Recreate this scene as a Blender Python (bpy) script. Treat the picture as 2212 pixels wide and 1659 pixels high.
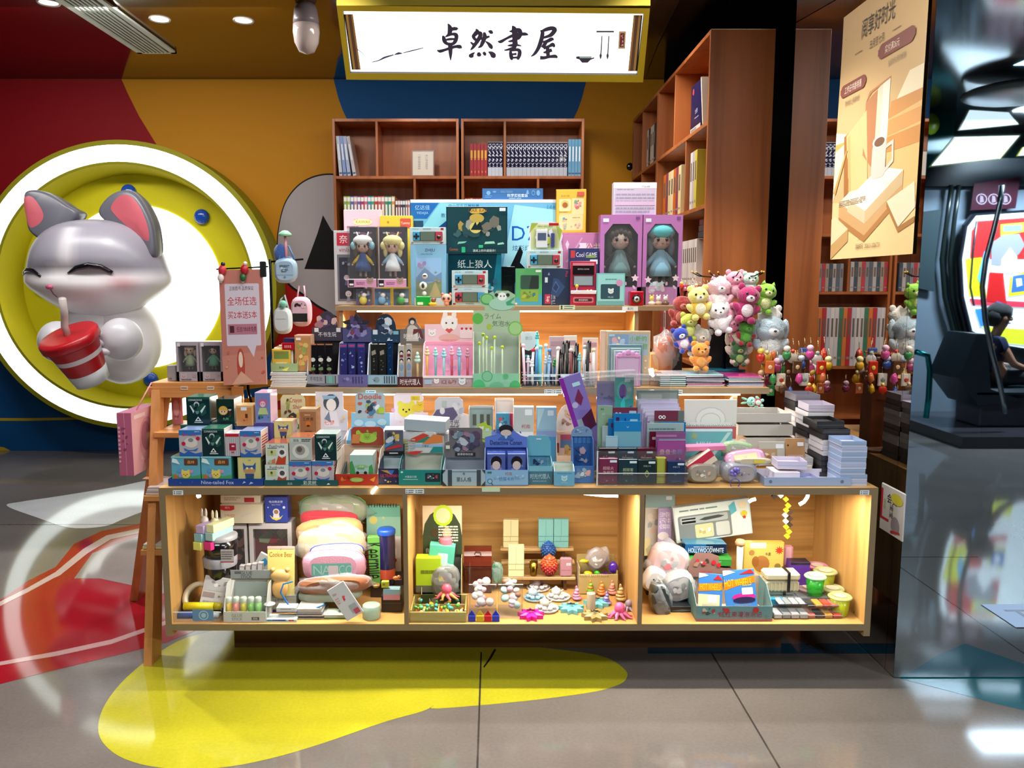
import bpy, bmesh, math, random
from mathutils import Vector, Matrix, Euler
SC = bpy.context.scene
COL = SC.collection
for _o in list(bpy.data.objects): bpy.data.objects.remove(_o)
pi = math.pi
# ---------------------------------------------------------------- camera, world, exposure
F, U0, V0, H, TH = 1750.0, 1066.0, 829.5, 1.40, math.radians(7.07)
cd = bpy.data.cameras.new('camera'); cam = bpy.data.objects.new('camera', cd); COL.objects.link(cam)
cam.location = (0, 0, H); cam.rotation_euler = (math.radians(90) - TH, 0, 0)
cd.sensor_fit = 'HORIZONTAL'; cd.sensor_width = 36; cd.lens = F / 2212 * 36; cd.shift_x = (1106 - U0) / 2212
cd.clip_start = .02; cd.clip_end = 60
SC.camera = cam
SC.view_settings.view_transform = 'Standard'; SC.view_settings.look = 'None'
SC.view_settings.exposure = 0.35; SC.view_settings.gamma = 1; SC.view_settings.use_curve_mapping = False
SC.cycles.max_bounces = 9; SC.cycles.diffuse_bounces = 3; SC.cycles.glossy_bounces = 5
SC.cycles.transparent_max_bounces = 24; SC.cycles.transmission_bounces = 5
SC.cycles.sample_clamp_indirect = 4; SC.cycles.caustics_reflective = False; SC.cycles.caustics_refractive = False
SC.cycles.use_denoising = True
w_ = bpy.data.worlds.new('world'); SC.world = w_; w_.use_nodes = True
w_.node_tree.nodes['Background'].inputs[0].default_value = (.55, .62, .75, 1)
w_.node_tree.nodes['Background'].inputs[1].default_value = .25
def area(name, loc, rot, sx, sy, e, col):
    l = bpy.data.lights.new(name, 'AREA'); l.shape = 'RECTANGLE'; l.size = sx; l.size_y = sy; l.energy = e; l.color = col
    o = bpy.data.objects.new(name, l); COL.objects.link(o); o.location = loc; o.rotation_euler = rot
    return o
def spot(name, loc, to, e, col, ang, blend=.4, size=.05):
    l = bpy.data.lights.new(name, 'SPOT'); l.energy = e; l.color = col; l.spot_size = math.radians(ang); l.spot_blend = blend; l.shadow_soft_size = size
    o = bpy.data.objects.new(name, l); COL.objects.link(o); o.location = loc
    o.rotation_euler = (Vector(to) - Vector(loc)).to_track_quat('-Z', 'Y').to_euler()
    return o
WARM = (1, .91, .76); COOL = (.90, .96, 1); NEUT = (1, .97, .93)
# the mall's own lamps: panels in the concourse ceiling in front of the stand, downlights over it; added fills as marked
area('concourse_light', (-1.4, .3, 2.97), (0, 0, 0), 1.6, .5, 46, NEUT)
area('concourse_light', (1.2, .3, 2.97), (0, 0, 0), 1.6, .5, 46, NEUT)
area('concourse_light', (0, 2.2, 2.97), (0, 0, 0), 1.8, .3, 30, NEUT)
spot('downlight_beam', (-.7, 3.5, 2.95), (-.7, 3.3, 0), 100, NEUT, 95)
spot('downlight_beam', (.7, 3.5, 2.95), (.7, 3.3, 0), 100, NEUT, 95)
spot('downlight_beam', (-2.4, 3.9, 2.95), (-2.15, 2.9, 0), 200, NEUT, 50, .1)
area('shop_wall_fill', (-2.6, 4.9, 2.98), (math.radians(18), 0, 0), 2.6, .25, 40, NEUT)  # added washers, this and the next, brighten the back wall
area('shop_wall_fill', (.4, 4.6, 2.98), (math.radians(18), 0, 0), 2.2, .25, 22, NEUT)
area('lounge_fill', (5.0, -1.7, 2.9), (0, 0, 0), .9, .3, 210, COOL)  # added fills, this and the next, brighten the mirrored lounge
area('lounge_fill', (3.9, -.2, 2.9), (0, 0, 0), .6, .3, 9, (.5, .9, 1))
spot('downlight_beam', (.45, 5.5, 2.95), (.45, 6.5, 1.8), 22, NEUT, 70)  # added spots, this and the next, lift the back wall bookcases
spot('downlight_beam', (-.6, 5.5, 2.95), (-.5, 6.4, 2.2), 18, NEUT, 60)
spot('downlight_beam', (.3, 5.0, 2.95), (1.5, 4.8, 1.2), 60, NEUT, 80)
spot('downlight_beam', (-2.45, 5.05, 2.98), (-2.95, 6.0, 1.4), 38, NEUT, 60, .6)
spot('downlight_beam', (.95, 2.9, 2.95), (1.2, 3.35, 1.0), 55, NEUT, 36, .7)
# LED tape under the shelf fronts of the stand
def led(x, y, z, wx, e, tilt=-25): area('led_light', (x, y, z), (math.radians(tilt), 0, 0), wx, .02, e, WARM)
led(-.02, 3.60, 1.262, 1.25, 6)
led(.05, 3.22, .945, 2.1, 7)
led(.12, 2.76, .672, .7, 7, -12); led(-.58, 2.79, .672, .5, 5, -12); led(.88, 2.76, .672, .7, 7.5, -12)
# ---------------------------------------------------------------- photo geometry helpers
def ray(u, v):
    x = (u - U0) / F; w = (V0 - v) / F; s, c = math.sin(TH), math.cos(TH)
    return Vector((x, c + w * s, -s + w * c))
def at(u, v, y):
    r = ray(u, v); return Vector((r.x * y / r.y, y, H + r.z * y / r.y))
def onz(u, v, z):
    r = ray(u, v); k = (z - H) / r.z; return Vector((r.x * k, r.y * k, z))
def onx(u, v, x):
    r = ray(u, v); k = x / r.x; return Vector((x, r.y * k, H + r.z * k))
def lin(h):
    if not isinstance(h, str): return (h[0], h[1], h[2], 1)
    h = h.lstrip('#')
    if len(h) == 3: h = ''.join(c * 2 for c in h)
    o = []
    for i in (0, 2, 4):
        c = int(h[i:i + 2], 16) / 255
        o.append(c / 12.92 if c <= .04045 else ((c + .055) / 1.055) ** 2.4)
    return (o[0], o[1], o[2], 1)
# ---------------------------------------------------------------- materials
MATS = {}
def mk(key, name, rough=.5, metal=0, coat=0, spec=.5, sheen=0, bump=0, bscale=200, wood=None, alpha=None, emit=None, noise=0):
    m = bpy.data.materials.new(name); m.use_nodes = True; nt = m.node_tree; N = nt.nodes; L = nt.links
    b = N['Principled BSDF']; a = N.new('ShaderNodeAttribute'); a.attribute_name = 'Col'; src = a.outputs['Color']
    b.inputs['Roughness'].default_value = rough; b.inputs['Metallic'].default_value = metal
    b.inputs['Coat Weight'].default_value = coat; b.inputs['Specular IOR Level'].default_value = spec
    b.inputs['Sheen Weight'].default_value = sheen
    tc = N.new('ShaderNodeTexCoord')
    if wood:
        mp = N.new('ShaderNodeMapping'); mp.inputs['Scale'].default_value = wood; L.new(tc.outputs['Object'], mp.inputs[0])
        n1 = N.new('ShaderNodeTexNoise'); n1.inputs['Scale'].default_value = 1; n1.inputs['Detail'].default_value = 6; n1.inputs['Distortion'].default_value = .9
        L.new(mp.outputs[0], n1.inputs['Vector'])
        r = N.new('ShaderNodeValToRGB'); r.color_ramp.elements[0].position = .28; r.color_ramp.elements[0].color = (.62, .53, .44, 1)
        r.color_ramp.elements[1].position = .68; r.color_ramp.elements[1].color = (1.12, 1.1, 1.05, 1)
        e = r.color_ramp.elements.new(.47); e.color = (.9, .86, .8, 1)
        L.new(n1.outputs[0], r.inputs[0])
        mx = N.new('ShaderNodeMix'); mx.data_type = 'RGBA'; mx.blend_type = 'MULTIPLY'; mx.inputs[0].default_value = 1
        L.new(src, mx.inputs[6]); L.new(r.outputs[0], mx.inputs[7]); src = mx.outputs[2]
    if noise:
        n1 = N.new('ShaderNodeTexNoise'); n1.inputs['Scale'].default_value = 3.5; n1.inputs['Detail'].default_value = 8; L.new(tc.outputs['Object'], n1.inputs['Vector'])
        n2 = N.new('ShaderNodeTexNoise'); n2.inputs['Scale'].default_value = 90; n2.inputs['Detail'].default_value = 2; L.new(tc.outputs['Object'], n2.inputs['Vector'])
        mr = N.new('ShaderNodeMapRange'); mr.inputs[1].default_value = .3; mr.inputs[2].default_value = .7; mr.inputs[3].default_value = 1 - noise; mr.inputs[4].default_value = 1 + noise * .4
        L.new(n1.outputs[0], mr.inputs[0])
        m2 = N.new('ShaderNodeMapRange'); m2.inputs[1].default_value = .3; m2.inputs[2].default_value = .7; m2.inputs[3].default_value = .93; m2.inputs[4].default_value = 1.05
        L.new(n2.outputs[0], m2.inputs[0])
        mu = N.new('ShaderNodeMath'); mu.operation = 'MULTIPLY'; L.new(mr.outputs[0], mu.inputs[0]); L.new(m2.outputs[0], mu.inputs[1])
        vm = N.new('ShaderNodeVectorMath'); vm.operation = 'SCALE'; L.new(src, vm.inputs[0]); L.new(mu.outputs[0], vm.inputs['Scale']); src = vm.outputs[0]
    if key in 'CQ': b.inputs['Base Color'].default_value = (.2, .21, .22, 1) if key == 'C' else (.6, .62, .64, 1)
    else: L.new(src, b.inputs['Base Color'])
    if bump:
        n = N.new('ShaderNodeTexNoise'); n.inputs['Scale'].default_value = bscale; n.inputs['Detail'].default_value = 3
        bp = N.new('ShaderNodeBump'); bp.inputs['Strength'].default_value = bump; bp.inputs['Distance'].default_value = .004
        L.new(tc.outputs['Object'], n.inputs['Vector']); L.new(n.outputs[0], bp.inputs['Height']); L.new(bp.outputs[0], b.inputs['Normal'])
    if emit:
        L.new(src, b.inputs['Emission Color']); b.inputs['Emission Strength'].default_value = emit
    if alpha is not None:
        out = N['Material Output']; t = N.new('ShaderNodeBsdfTransparent'); x = N.new('ShaderNodeMixShader')
        x.inputs[0].default_value = alpha; L.new(t.outputs[0], x.inputs[1]); L.new(b.outputs[0], x.inputs[2]); L.new(x.outputs[0], out.inputs['Surface'])
    MATS[key] = m; return m
mk('P', 'printed card', .45)
mk('G', 'glossy print', .16, coat=.5)
mk('S', 'satin plastic', .32)
mk('K', 'matte cloth', .85, sheen=.2, bump=.3, bscale=350)
mk('F', 'plush fur', .95, sheen=.5, bump=1, bscale=160)
mk('X', 'metal', .25, metal=1)
mk('W', 'oak veneer along', .35, wood=(1.2, 1.2, 26))
mk('V', 'oak veneer upright', .35, wood=(14, 14, .8))
mk('Y', 'cherry veneer upright', .38, wood=(9, 9, .7))
mk('A', 'painted wall', .6, spec=.2)
mk('U', 'glossy painted ceiling', .12, spec=.6)
mk('B', 'polished concrete', .07, spec=.55, noise=.12)
mk('C', 'clear plastic', .08, alpha=.13, spec=.9)
mk('Q', 'cloudy film', .22, alpha=.24, spec=1, bump=1, bscale=45)
mk('J', 'coloured translucent plastic', .2, alpha=.72)
mk('E', 'lamp glow', .5, emit=14)
mk('L', 'lightbox glow', .5, emit=1.5)
mk('D', 'soft lightbox glow', .4, emit=1.0)
m = mk('M', 'mirror cladding', .015, metal=1, bump=.012, bscale=2.2)
# ---------------------------------------------------------------- mesh builder
TXT = {}
def glyphs(s):
    if s not in TXT:
        c = bpy.data.curves.new('t', 'FONT'); c.body = s; c.resolution_u = 2; c.size = 1
        o = bpy.data.objects.new('t', c); COL.objects.link(o)
        me = o.evaluated_get(bpy.context.evaluated_depsgraph_get()).to_mesh()
        vs = [(v.co.x, v.co.y) for v in me.vertices]; fs = [tuple(p.vertices) for p in me.polygons]
        o.to_mesh_clear() if hasattr(o, 'to_mesh_clear') else None
        bpy.data.objects.remove(o); bpy.data.curves.remove(c)
        xs = [v[0] for v in vs] or [0]; ys = [v[1] for v in vs] or [0]
        TXT[s] = (vs, fs, min(xs), max(xs), min(ys), max(ys))
    return TXT[s]
class MB:
    def __init__(s): s.v = []; s.f = []; s.c = []; s.m = []; s.s = []; s.M = Matrix()
    def add(s, vs, fs, col, mat='P', smooth=False, cols=None):
        b = len(s.v)
        for q in vs: s.v.append(tuple(s.M @ Vector(q)))
        col = lin(col) if col is not None else None
        for f in fs:
            s.f.append(tuple(b + i for i in f)); s.m.append(mat); s.s.append(smooth)
            s.c.append([cols[i] for i in f] if cols else [col] * len(f))
        return s
    def box(s, x0, y0, z0, x1, y1, z1, col, mat='P', bev=0.0):
        if x1 < x0: x0, x1 = x1, x0
        if y1 < y0: y0, y1 = y1, y0
        if z1 < z0: z0, z1 = z1, z0
        b = min(bev, (x1 - x0) * .45, (y1 - y0) * .45, (z1 - z0) * .45)
        if b <= 0:
            vs = [(x, y, z) for x in (x0, x1) for y in (y0, y1) for z in (z0, z1)]
            return s.add(vs, [(0, 1, 3, 2), (4, 6, 7, 5), (0, 4, 5, 1), (2, 3, 7, 6), (0, 2, 6, 4), (1, 5, 7, 3)], col, mat)
        vs = []; ix = {}
        X = (x0, x1); Y = (y0, y1); Z = (z0, z1); sg = (1, -1)
        for i in (0, 1):
            for j in (0, 1):
                for k in (0, 1):
                    p = (X[i], Y[j], Z[k]); d = (sg[i] * b, sg[j] * b, sg[k] * b)
                    for ax in range(3):
                        q = [p[t] + (d[t] if t != ax else 0) for t in range(3)]
                        ix[(i, j, k, ax)] = len(vs); vs.append(tuple(q))
        fs = []
        cyc = ((0, 0), (1, 0), (1, 1), (0, 1))
        for ax in range(3):
            for side in (0, 1):
                f = []
                for a, c in cyc:
                    key = [0, 0, 0]; o = [t for t in range(3) if t != ax]; key[ax] = side; key[o[0]] = a; key[o[1]] = c
                    f.append(ix[(*key, ax)])
                fs.append(tuple(f))
        for ax in range(3):
            o = [t for t in range(3) if t != ax]
            for a in (0, 1):
                for c in (0, 1):
                    k0 = [0, 0, 0]; k1 = [0, 0, 0]; k0[o[0]] = k1[o[0]] = a; k0[o[1]] = k1[o[1]] = c; k1[ax] = 1
                    fs.append((ix[(*k0, o[0])], ix[(*k1, o[0])], ix[(*k1, o[1])], ix[(*k0, o[1])]))
        for i in (0, 1):
            for j in (0, 1):
                for k in (0, 1): fs.append((ix[(i, j, k, 0)], ix[(i, j, k, 1)], ix[(i, j, k, 2)]))
        return s.add(vs, fs, col, mat)
    def prism(s, pts, y0, y1, col, mat='P', smooth=False):
        n = len(pts); vs = [(x, y0, z) for x, z in pts] + [(x, y1, z) for x, z in pts]
        fs = [tuple(range(n)), tuple(range(2 * n - 1, n - 1, -1))] + [(i, i + n, (i + 1) % n + n, (i + 1) % n) for i in range(n)]
        return s.add(vs, fs, col, mat, smooth)
    def slab(s, pts, z0, z1, col, mat='P'):
        n = len(pts); vs = [(x, y, z0) for x, y in pts] + [(x, y, z1) for x, y in pts]
        return s.add(vs, [tuple(range(n - 1, -1, -1)), tuple(range(n, 2 * n))] + [(i, (i + 1) % n, (i + 1) % n + n, i + n) for i in range(n)], col, mat)
    def lathe(s, prof, col, mat='P', n=20, cx=0, cy=0, cz=0, sx=1, sy=1, cap=True, colf=None):
        vs = []; fs = []
        for r, z in prof:
            for i in range(n):
                a = 2 * pi * i / n; vs.append((cx + r * sx * math.cos(a), cy + r * sy * math.sin(a), cz + z))
        for k in range(len(prof) - 1):
            for i in range(n):
                j = (i + 1) % n; fs.append((k * n + i, k * n + j, (k + 1) * n + j, (k + 1) * n + i))
        if cap:
            if prof[0][0] > 1e-5: fs.append(tuple(range(n - 1, -1, -1)))
            if prof[-1][0] > 1e-5: fs.append(tuple(range((len(prof) - 1) * n, len(prof) * n)))
        cols = [lin(colf(v)) for v in vs] if colf else None
        return s.add(vs, fs, col, mat, True, cols)
    def tube(s, path, r, col, mat='P', n=8, cap=True):
        P = [Vector(p) for p in path]; m_ = len(P); R = r if isinstance(r, (list, tuple)) else [r] * m_
        vs = []; up = None
        for i, p in enumerate(P):
            d = (P[min(i + 1, m_ - 1)] - P[max(i - 1, 0)]).normalized()
            if up is None:
                up = Vector((0, 0, 1)) if abs(d.z) < .9 else Vector((1, 0, 0))
            a = d.cross(up); a = a.normalized() if a.length > 1e-6 else Vector((1, 0, 0)); b = a.cross(d).normalized(); up = b
            for k in range(n):
                t = 2 * pi * k / n; vs.append(tuple(p + a * (R[i] * math.cos(t)) + b * (R[i] * math.sin(t))))
        fs = [(i * n + k, i * n + (k + 1) % n, (i + 1) * n + (k + 1) % n, (i + 1) * n + k) for i in range(m_ - 1) for k in range(n)]
        if cap: fs += [tuple(range(n - 1, -1, -1)), tuple(range((m_ - 1) * n, m_ * n))]
        return s.add(vs, fs, col, mat, True)
    def ell(s, c, r, col, mat='F', n=16, colf=None, rot=None, lump=0, seed=0, k=10):
        if not isinstance(r, (tuple, list)): r = (r, r, r)
        R = rot.to_matrix() if rot else None
        rnd = random.Random(seed); ph = [(rnd.uniform(2, 6), rnd.uniform(2, 6), rnd.uniform(0, 6)) for _ in range(4)]
        vs = []; un = []
        for i in range(n // 2 + 1):
            th = pi * i / (n // 2)
            for j in range(n):
                a = 2 * pi * j / n; d = Vector((math.sin(th) * math.cos(a), math.sin(th) * math.sin(a), math.cos(th)))
                q = 1
                if lump: q += lump * sum(math.sin(f * d.x * 2 + g * d.z * 2 + h + 3 * d.y) for f, g, h in ph) / 2
                p = Vector((d.x * r[0] * q, d.y * r[1] * q, d.z * r[2] * q)); un.append(d)
                if R: p = R @ p
                vs.append(tuple(p + Vector(c)))
        fs = [(i * n + j, (i + 1) * n + j, (i + 1) * n + (j + 1) % n, i * n + (j + 1) % n) for i in range(n // 2) for j in range(n)]
        cols = [lin(colf(d)) for d in un] if colf else None
        return s.add(vs, fs, col, mat, True, cols)
    def build(s, name, parent=None, loc=None, rot=None):
        me = bpy.data.meshes.new(name); me.from_pydata(s.v, [], s.f)
        keys = []
        for k in s.m:
            if k not in keys: keys.append(k)
        for k in keys: me.materials.append(MATS[k])
        me.polygons.foreach_set('material_index', [keys.index(k) for k in s.m])
        me.polygons.foreach_set('use_smooth', s.s)
        ca = me.color_attributes.new('Col', 'FLOAT_COLOR', 'CORNER')
        flat = []
        for c in s.c:
            for q in c: flat.extend(q)
        ca.data.foreach_set('color', flat); me.update()
        o = bpy.data.objects.new(name, me); COL.objects.link(o)
        if parent: o.parent = parent
        if loc is not None: o.location = loc
        if rot is not None: o.rotation_euler = rot
        return o
USED = {}
def tag(o, label, cat, group=None, kind=None):
    if label:
        if label in USED and not group: print('DUPLABEL', label)
        USED[label] = 1; o['label'] = label
    if cat: o['category'] = cat
    if group: o['group'] = group
    if kind: o['kind'] = kind
    return o
def structure(o): o['kind'] = 'structure'; return o
def empty(name, loc=(0, 0, 0), rot=(0, 0, 0)):
    o = bpy.data.objects.new(name, None); o.empty_display_size = .02; COL.objects.link(o); o.location = loc; o.rotation_euler = rot; return o
def smooth_closed(pts, n=6):
    out = []; m_ = len(pts)
    for i in range(m_):
        p0, p1, p2, p3 = pts[i - 1], pts[i], pts[(i + 1) % m_], pts[(i + 2) % m_]
        for k in range(n):
            t = k / n; t2 = t * t; t3 = t2 * t
            out.append(tuple(.5 * (2 * p1[d] + (-p0[d] + p2[d]) * t + (2 * p0[d] - 5 * p1[d] + 4 * p2[d] - p3[d]) * t2 + (-p0[d] + 3 * p1[d] - 3 * p2[d] + p3[d]) * t3) for d in (0, 1)))
    return out
def brush(pts):
    """outline of a brush stroke: points (x, y, width)"""
    L_, R_ = [], []
    P = []
    for i in range(len(pts) - 1):
        p0 = pts[max(i - 1, 0)]; p1 = pts[i]; p2 = pts[i + 1]; p3 = pts[min(i + 2, len(pts) - 1)]
        for k in range(5):
            t = k / 5; t2 = t * t; t3 = t2 * t
            P.append([.5 * (2 * p1[d] + (-p0[d] + p2[d]) * t + (2 * p0[d] - 5 * p1[d] + 4 * p2[d] - p3[d]) * t2 + (-p0[d] + 3 * p1[d] - 3 * p2[d] + p3[d]) * t3) for d in (0, 1, 2)])
    P.append(list(pts[-1]))
    qs = []
    for i, p in enumerate(P):
        a = P[max(i - 1, 0)]; b = P[min(i + 1, len(P) - 1)]; dx, dy = b[0] - a[0], b[1] - a[1]; l = math.hypot(dx, dy) or 1
        w = max(p[2], .3) / 2; L_.append((p[0] - dy / l * w, p[1] + dx / l * w)); R_.append((p[0] + dy / l * w, p[1] - dx / l * w))
    return L_, R_
# ---------------------------------------------------------------- printed artwork: small shapes laid on a face
def art(mb, O, Uv, Vv, spec, mat='P', lift=.0004, Nv=None):
    O, Uv, Vv = Vector(O), Vector(Uv), Vector(Vv); W, Hh = Uv.length, Vv.length
    N_ = (Nv if Nv is not None else Uv.cross(Vv)).normalized(); k = [0]
    def pt(a, b, e=0): return tuple(O + Uv * a + Vv * b + N_ * (lift + k[0] * .00011 + e))
    def poly(pts, col): k[0] += 1; mb.add([pt(a, b) for a, b in pts], [tuple(range(len(pts)))], col, mat)
    def disc(cx, cy, rx, ry, col, n=14, a0=0, a1=2 * pi): poly([(cx + rx * math.cos(a0 + (a1 - a0) * i / n), cy + ry * math.sin(a0 + (a1 - a0) * i / n)) for i in range(n + (a1 - a0 < 6))], col)
    as_ = W / Hh
    def text(cx, cy, h, col, s, ang=0, wmax=None):
        vs, fs, x0, x1, y0, y1 = glyphs(s); sc = h * Hh / max(y1 - y0, .3)
        if wmax:
            full = (x1 - x0) * sc; lim = wmax * (Hh if ang else W); sx = sc * min(1, lim / full) if full > 0 else sc
        else: sx = sc
        k[0] += 1; q = []
        for x, y in vs:
            X = (x - (x0 + x1) / 2) * sx; Y = (y - (y0 + y1) / 2) * sc
            if ang: X, Y = (X * math.cos(ang) - Y * math.sin(ang), X * math.sin(ang) + Y * math.cos(ang))
            q.append(pt(cx + X / W, cy + Y / Hh))
        mb.add(q, fs, col, mat)
    for st in spec.split(';'):
        w = st.split()
        if not w: continue
        c = w[0]
        if c in 'rgeosplbckTtw':
            f = []
            for x in w[1:]:
                try: f.append(float(x))
                except ValueError: f.append(x)
        if c == 'r': poly([(f[0], f[1]), (f[2], f[1]), (f[2], f[3]), (f[0], f[3])], w[5])
        elif c == 'g':
            r = .12 * min((f[2] - f[0]) * W, (f[3] - f[1]) * Hh) if len(w) < 7 else f[5] * W; q = []
            for (x, y, a) in ((f[2], f[3], 0), (f[0], f[3], 1), (f[0], f[1], 2), (f[2], f[1], 3)):
                sx = -1 if a in (0, 3) else 1; sy = -1 if a in (0, 1) else 1
                for i in range(4):
                    t = pi / 2 * (a + i / 3); q.append((x + (sx * r + r * math.cos(t)) / W, y + (sy * r + r * math.sin(t)) / Hh))
            poly(q, w[5])
        elif c == 'e': disc(f[0], f[1], f[2], f[3], w[5])
        elif c == 'o': disc(f[0], f[1], f[2], f[2] * as_, w[4])
        elif c == 's':
            n = int(f[3]); poly([(f[0] + f[2] * (1 if i % 2 == 0 else .5) * math.sin(pi * i / n), f[1] + f[2] * as_ * (1 if i % 2 == 0 else .5) * math.cos(pi * i / n)) for i in range(2 * n)], w[-1])
        elif c == 'p': poly([(float(w[i]), float(w[i + 1])) for i in range(2, len(w) - 1, 2)], w[1])
        elif c == 'l':
            rn = random.Random(int(f[0] * 97 + f[1] * 991 + f[4])); n = int(f[4]); hh = (f[3] - f[1]) / n; col = w[6]
            for i in range(n):
                x = f[0]; y = f[3] - (i + .75) * hh; end = f[2] - rn.uniform(0, .3) * (f[2] - f[0]) * (i == n - 1)
                k[0] += 1; qs = []; fs = []
                while x < end - .01:
                    x2 = min(x + rn.uniform(.04, .16), end); b = len(qs)
                    qs += [pt(x, y), pt(x2, y), pt(x2, y + hh * .5), pt(x, y + hh * .5)]; fs.append((b, b + 1, b + 2, b + 3)); x = x2 + .014
                mb.add(qs, fs, col, mat)
        elif c == 'b':
            rn = random.Random(int(f[5])); cs = w[7].split(','); w0, h0 = f[2] - f[0], f[3] - f[1]
            for i in range(int(f[4])):
                rr = rn.uniform(.10, .29) * min(w0, h0 / as_) ; cx = rn.uniform(f[0] + rr, f[2] - rr); cy = rn.uniform(f[1] + rr * as_, f[3] - rr * as_)
                n = rn.choice((5, 6, 7, 9)); ph = rn.uniform(0, 6); st_ = rn.uniform(.5, 1); an = rn.uniform(0, pi)
                q = []
                for j in range(n):
                    t = 2 * pi * j / n + ph; rj = rr * rn.uniform(.6, 1); x, y = rj * math.cos(t), rj * st_ * math.sin(t)
                    x, y = x * math.cos(an) - y * math.sin(an), x * math.sin(an) + y * math.cos(an); q.append((cx + x, cy + y * as_))
                poly(q, cs[i % len(cs)])
        elif c == 'c':   # little figure: cx cy(chin) size hair skin dress
            cx, cy, z = f[0], f[1], f[2]; y = z * as_
            poly([(cx - z * .55, cy - y * 1.5), (cx + z * .55, cy - y * 1.5), (cx + z * .25, cy), (cx - z * .25, cy)], w[6])
            disc(cx, cy + y * .55, z * .78, y * .78, w[4]); disc(cx, cy + y * .42, z * .58, y * .52, w[5])
            poly([(cx - z * .6, cy + y * .55), (cx + z * .6, cy + y * .55), (cx + z * .45, cy + y * 1.05), (cx - z * .45, cy + y * 1.05)], w[4])
            for sg in (-1, 1): disc(cx + sg * z * .24, cy + y * .36, z * .09, y * .13, '#2a2030')
        elif c == 'k':   # round animal face: cx cy r col
            cx, cy, z = f[0], f[1], f[2]; y = z * as_
            for sg in (-1, 1): disc(cx + sg * z * .7, cy + y * .75, z * .35, y * .35, w[4])
            disc(cx, cy, z, y * .86, w[4])
            for sg in (-1, 1): disc(cx + sg * z * .35, cy + y * .05, z * .1, y * .12, '#231a1a')
            disc(cx, cy - y * .2, z * .14, y * .09, '#3a2420')
        elif c == 't': text(f[0], f[1], f[2], w[4], ' '.join(w[6:]), 0, float(w[5]) or None)
        elif c == 'T': text(f[0], f[1], f[2], w[4], ' '.join(w[6:]), -pi / 2, float(w[5]) or None)
        elif c == 'w':
            poly([(f[0] - .09, f[1] - .09 / max(1, 1 / as_) * .4 * as_), (f[0] + .09, f[1] - .036 * as_), (f[0] + .09, f[1] + .036 * as_), (f[0] - .09, f[1] + .036 * as_)], '#f4f8fa')
            poly([(f[0] - .06, f[1] - .008 * as_), (f[0] + .06, f[1] - .008 * as_), (f[0] + .06, f[1] + .012 * as_), (f[0] - .06, f[1] + .012 * as_)], '#8a9aa8')
def front(mb, w, h, spec, y=0, z0=0, x0=None, mat='P', lift=.0004):
    x0 = -w / 2 if x0 is None else x0
    art(mb, (x0, y, z0), (w, 0, 0), (0, 0, h), spec, mat, lift, Vector((0, -1, 0)))
def rpx(u0, v0, u1, v1, y, z=None):
    """front rectangle (photo pixels) on the plane y -> centre x, base z, width, height"""
    a = at(u0, (v0 + v1) / 2, y); b = at(u1, (v0 + v1) / 2, y); um = (u0 + u1) / 2
    zt = at(um, v0, y).z; zb = at(um, v1, y).z if z is None else z
    return (a.x + b.x) / 2, zb, b.x - a.x, zt - zb
def BX(px, y, t, col, spec, name, label, cat, z=None, rz=0, rx=0, mat='P', side=None, top=None, group=None, ry=0, bev=.0012, cs=None, ct=None):
    x, zb, w, h = rpx(*px, y, z); b = MB()
    if rz: w = w * math.cos(math.radians(rz)) - 0
    b.box(-w / 2, 0, 0, w / 2, t, h, col, mat, bev)
    if cs: b.add([(-w / 2 - .0003, .001, .001), (-w / 2 - .0003, t - .001, .001), (-w / 2 - .0003, t - .001, h - .001), (-w / 2 - .0003, .001, h - .001)], [(0, 1, 2, 3)], cs, mat); b.add([(w / 2 + .0003, .001, .001), (w / 2 + .0003, t - .001, .001), (w / 2 + .0003, t - .001, h - .001), (w / 2 + .0003, .001, h - .001)], [(0, 1, 2, 3)], cs, mat)
    if ct: b.add([(-w / 2 + .001, .001, h + .0003), (w / 2 - .001, .001, h + .0003), (w / 2 - .001, t - .001, h + .0003), (-w / 2 + .001, t - .001, h + .0003)], [(0, 1, 2, 3)], ct, mat)
    if spec: front(b, w, h, spec, mat=mat)
    if side: art(b, (w / 2, 0, 0), (0, t, 0), (0, 0, h), side, mat)
    if side: art(b, (-w / 2, t, 0), (0, -t, 0), (0, 0, h), side, mat)
    if top: art(b, (-w / 2, 0, h), (w, 0, 0), (0, t, 0), top, mat)
    o = b.build(name, None, (x, y, zb), (math.radians(rx), math.radians(ry), math.radians(rz)))
    HT[o.name] = zb + h
    return tag(o, label, cat, group)
HT = {}
def top(o): return HT[o.name] + .0008
ORD = ['first', 'second', 'third', 'fourth', 'fifth', 'sixth', 'seventh', 'eighth', 'ninth', 'tenth', 'eleventh', 'twelfth', 'thirteenth', 'fourteenth', 'fifteenth', 'sixteenth', 'seventeenth', 'eighteenth', 'nineteenth', 'twentieth', 'twenty-first', 'twenty-second', 'twenty-third', 'twenty-fourth', 'twenty-fifth', 'twenty-sixth', 'twenty-seventh', 'twenty-eighth', 'twenty-ninth', 'thirtieth']
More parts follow.
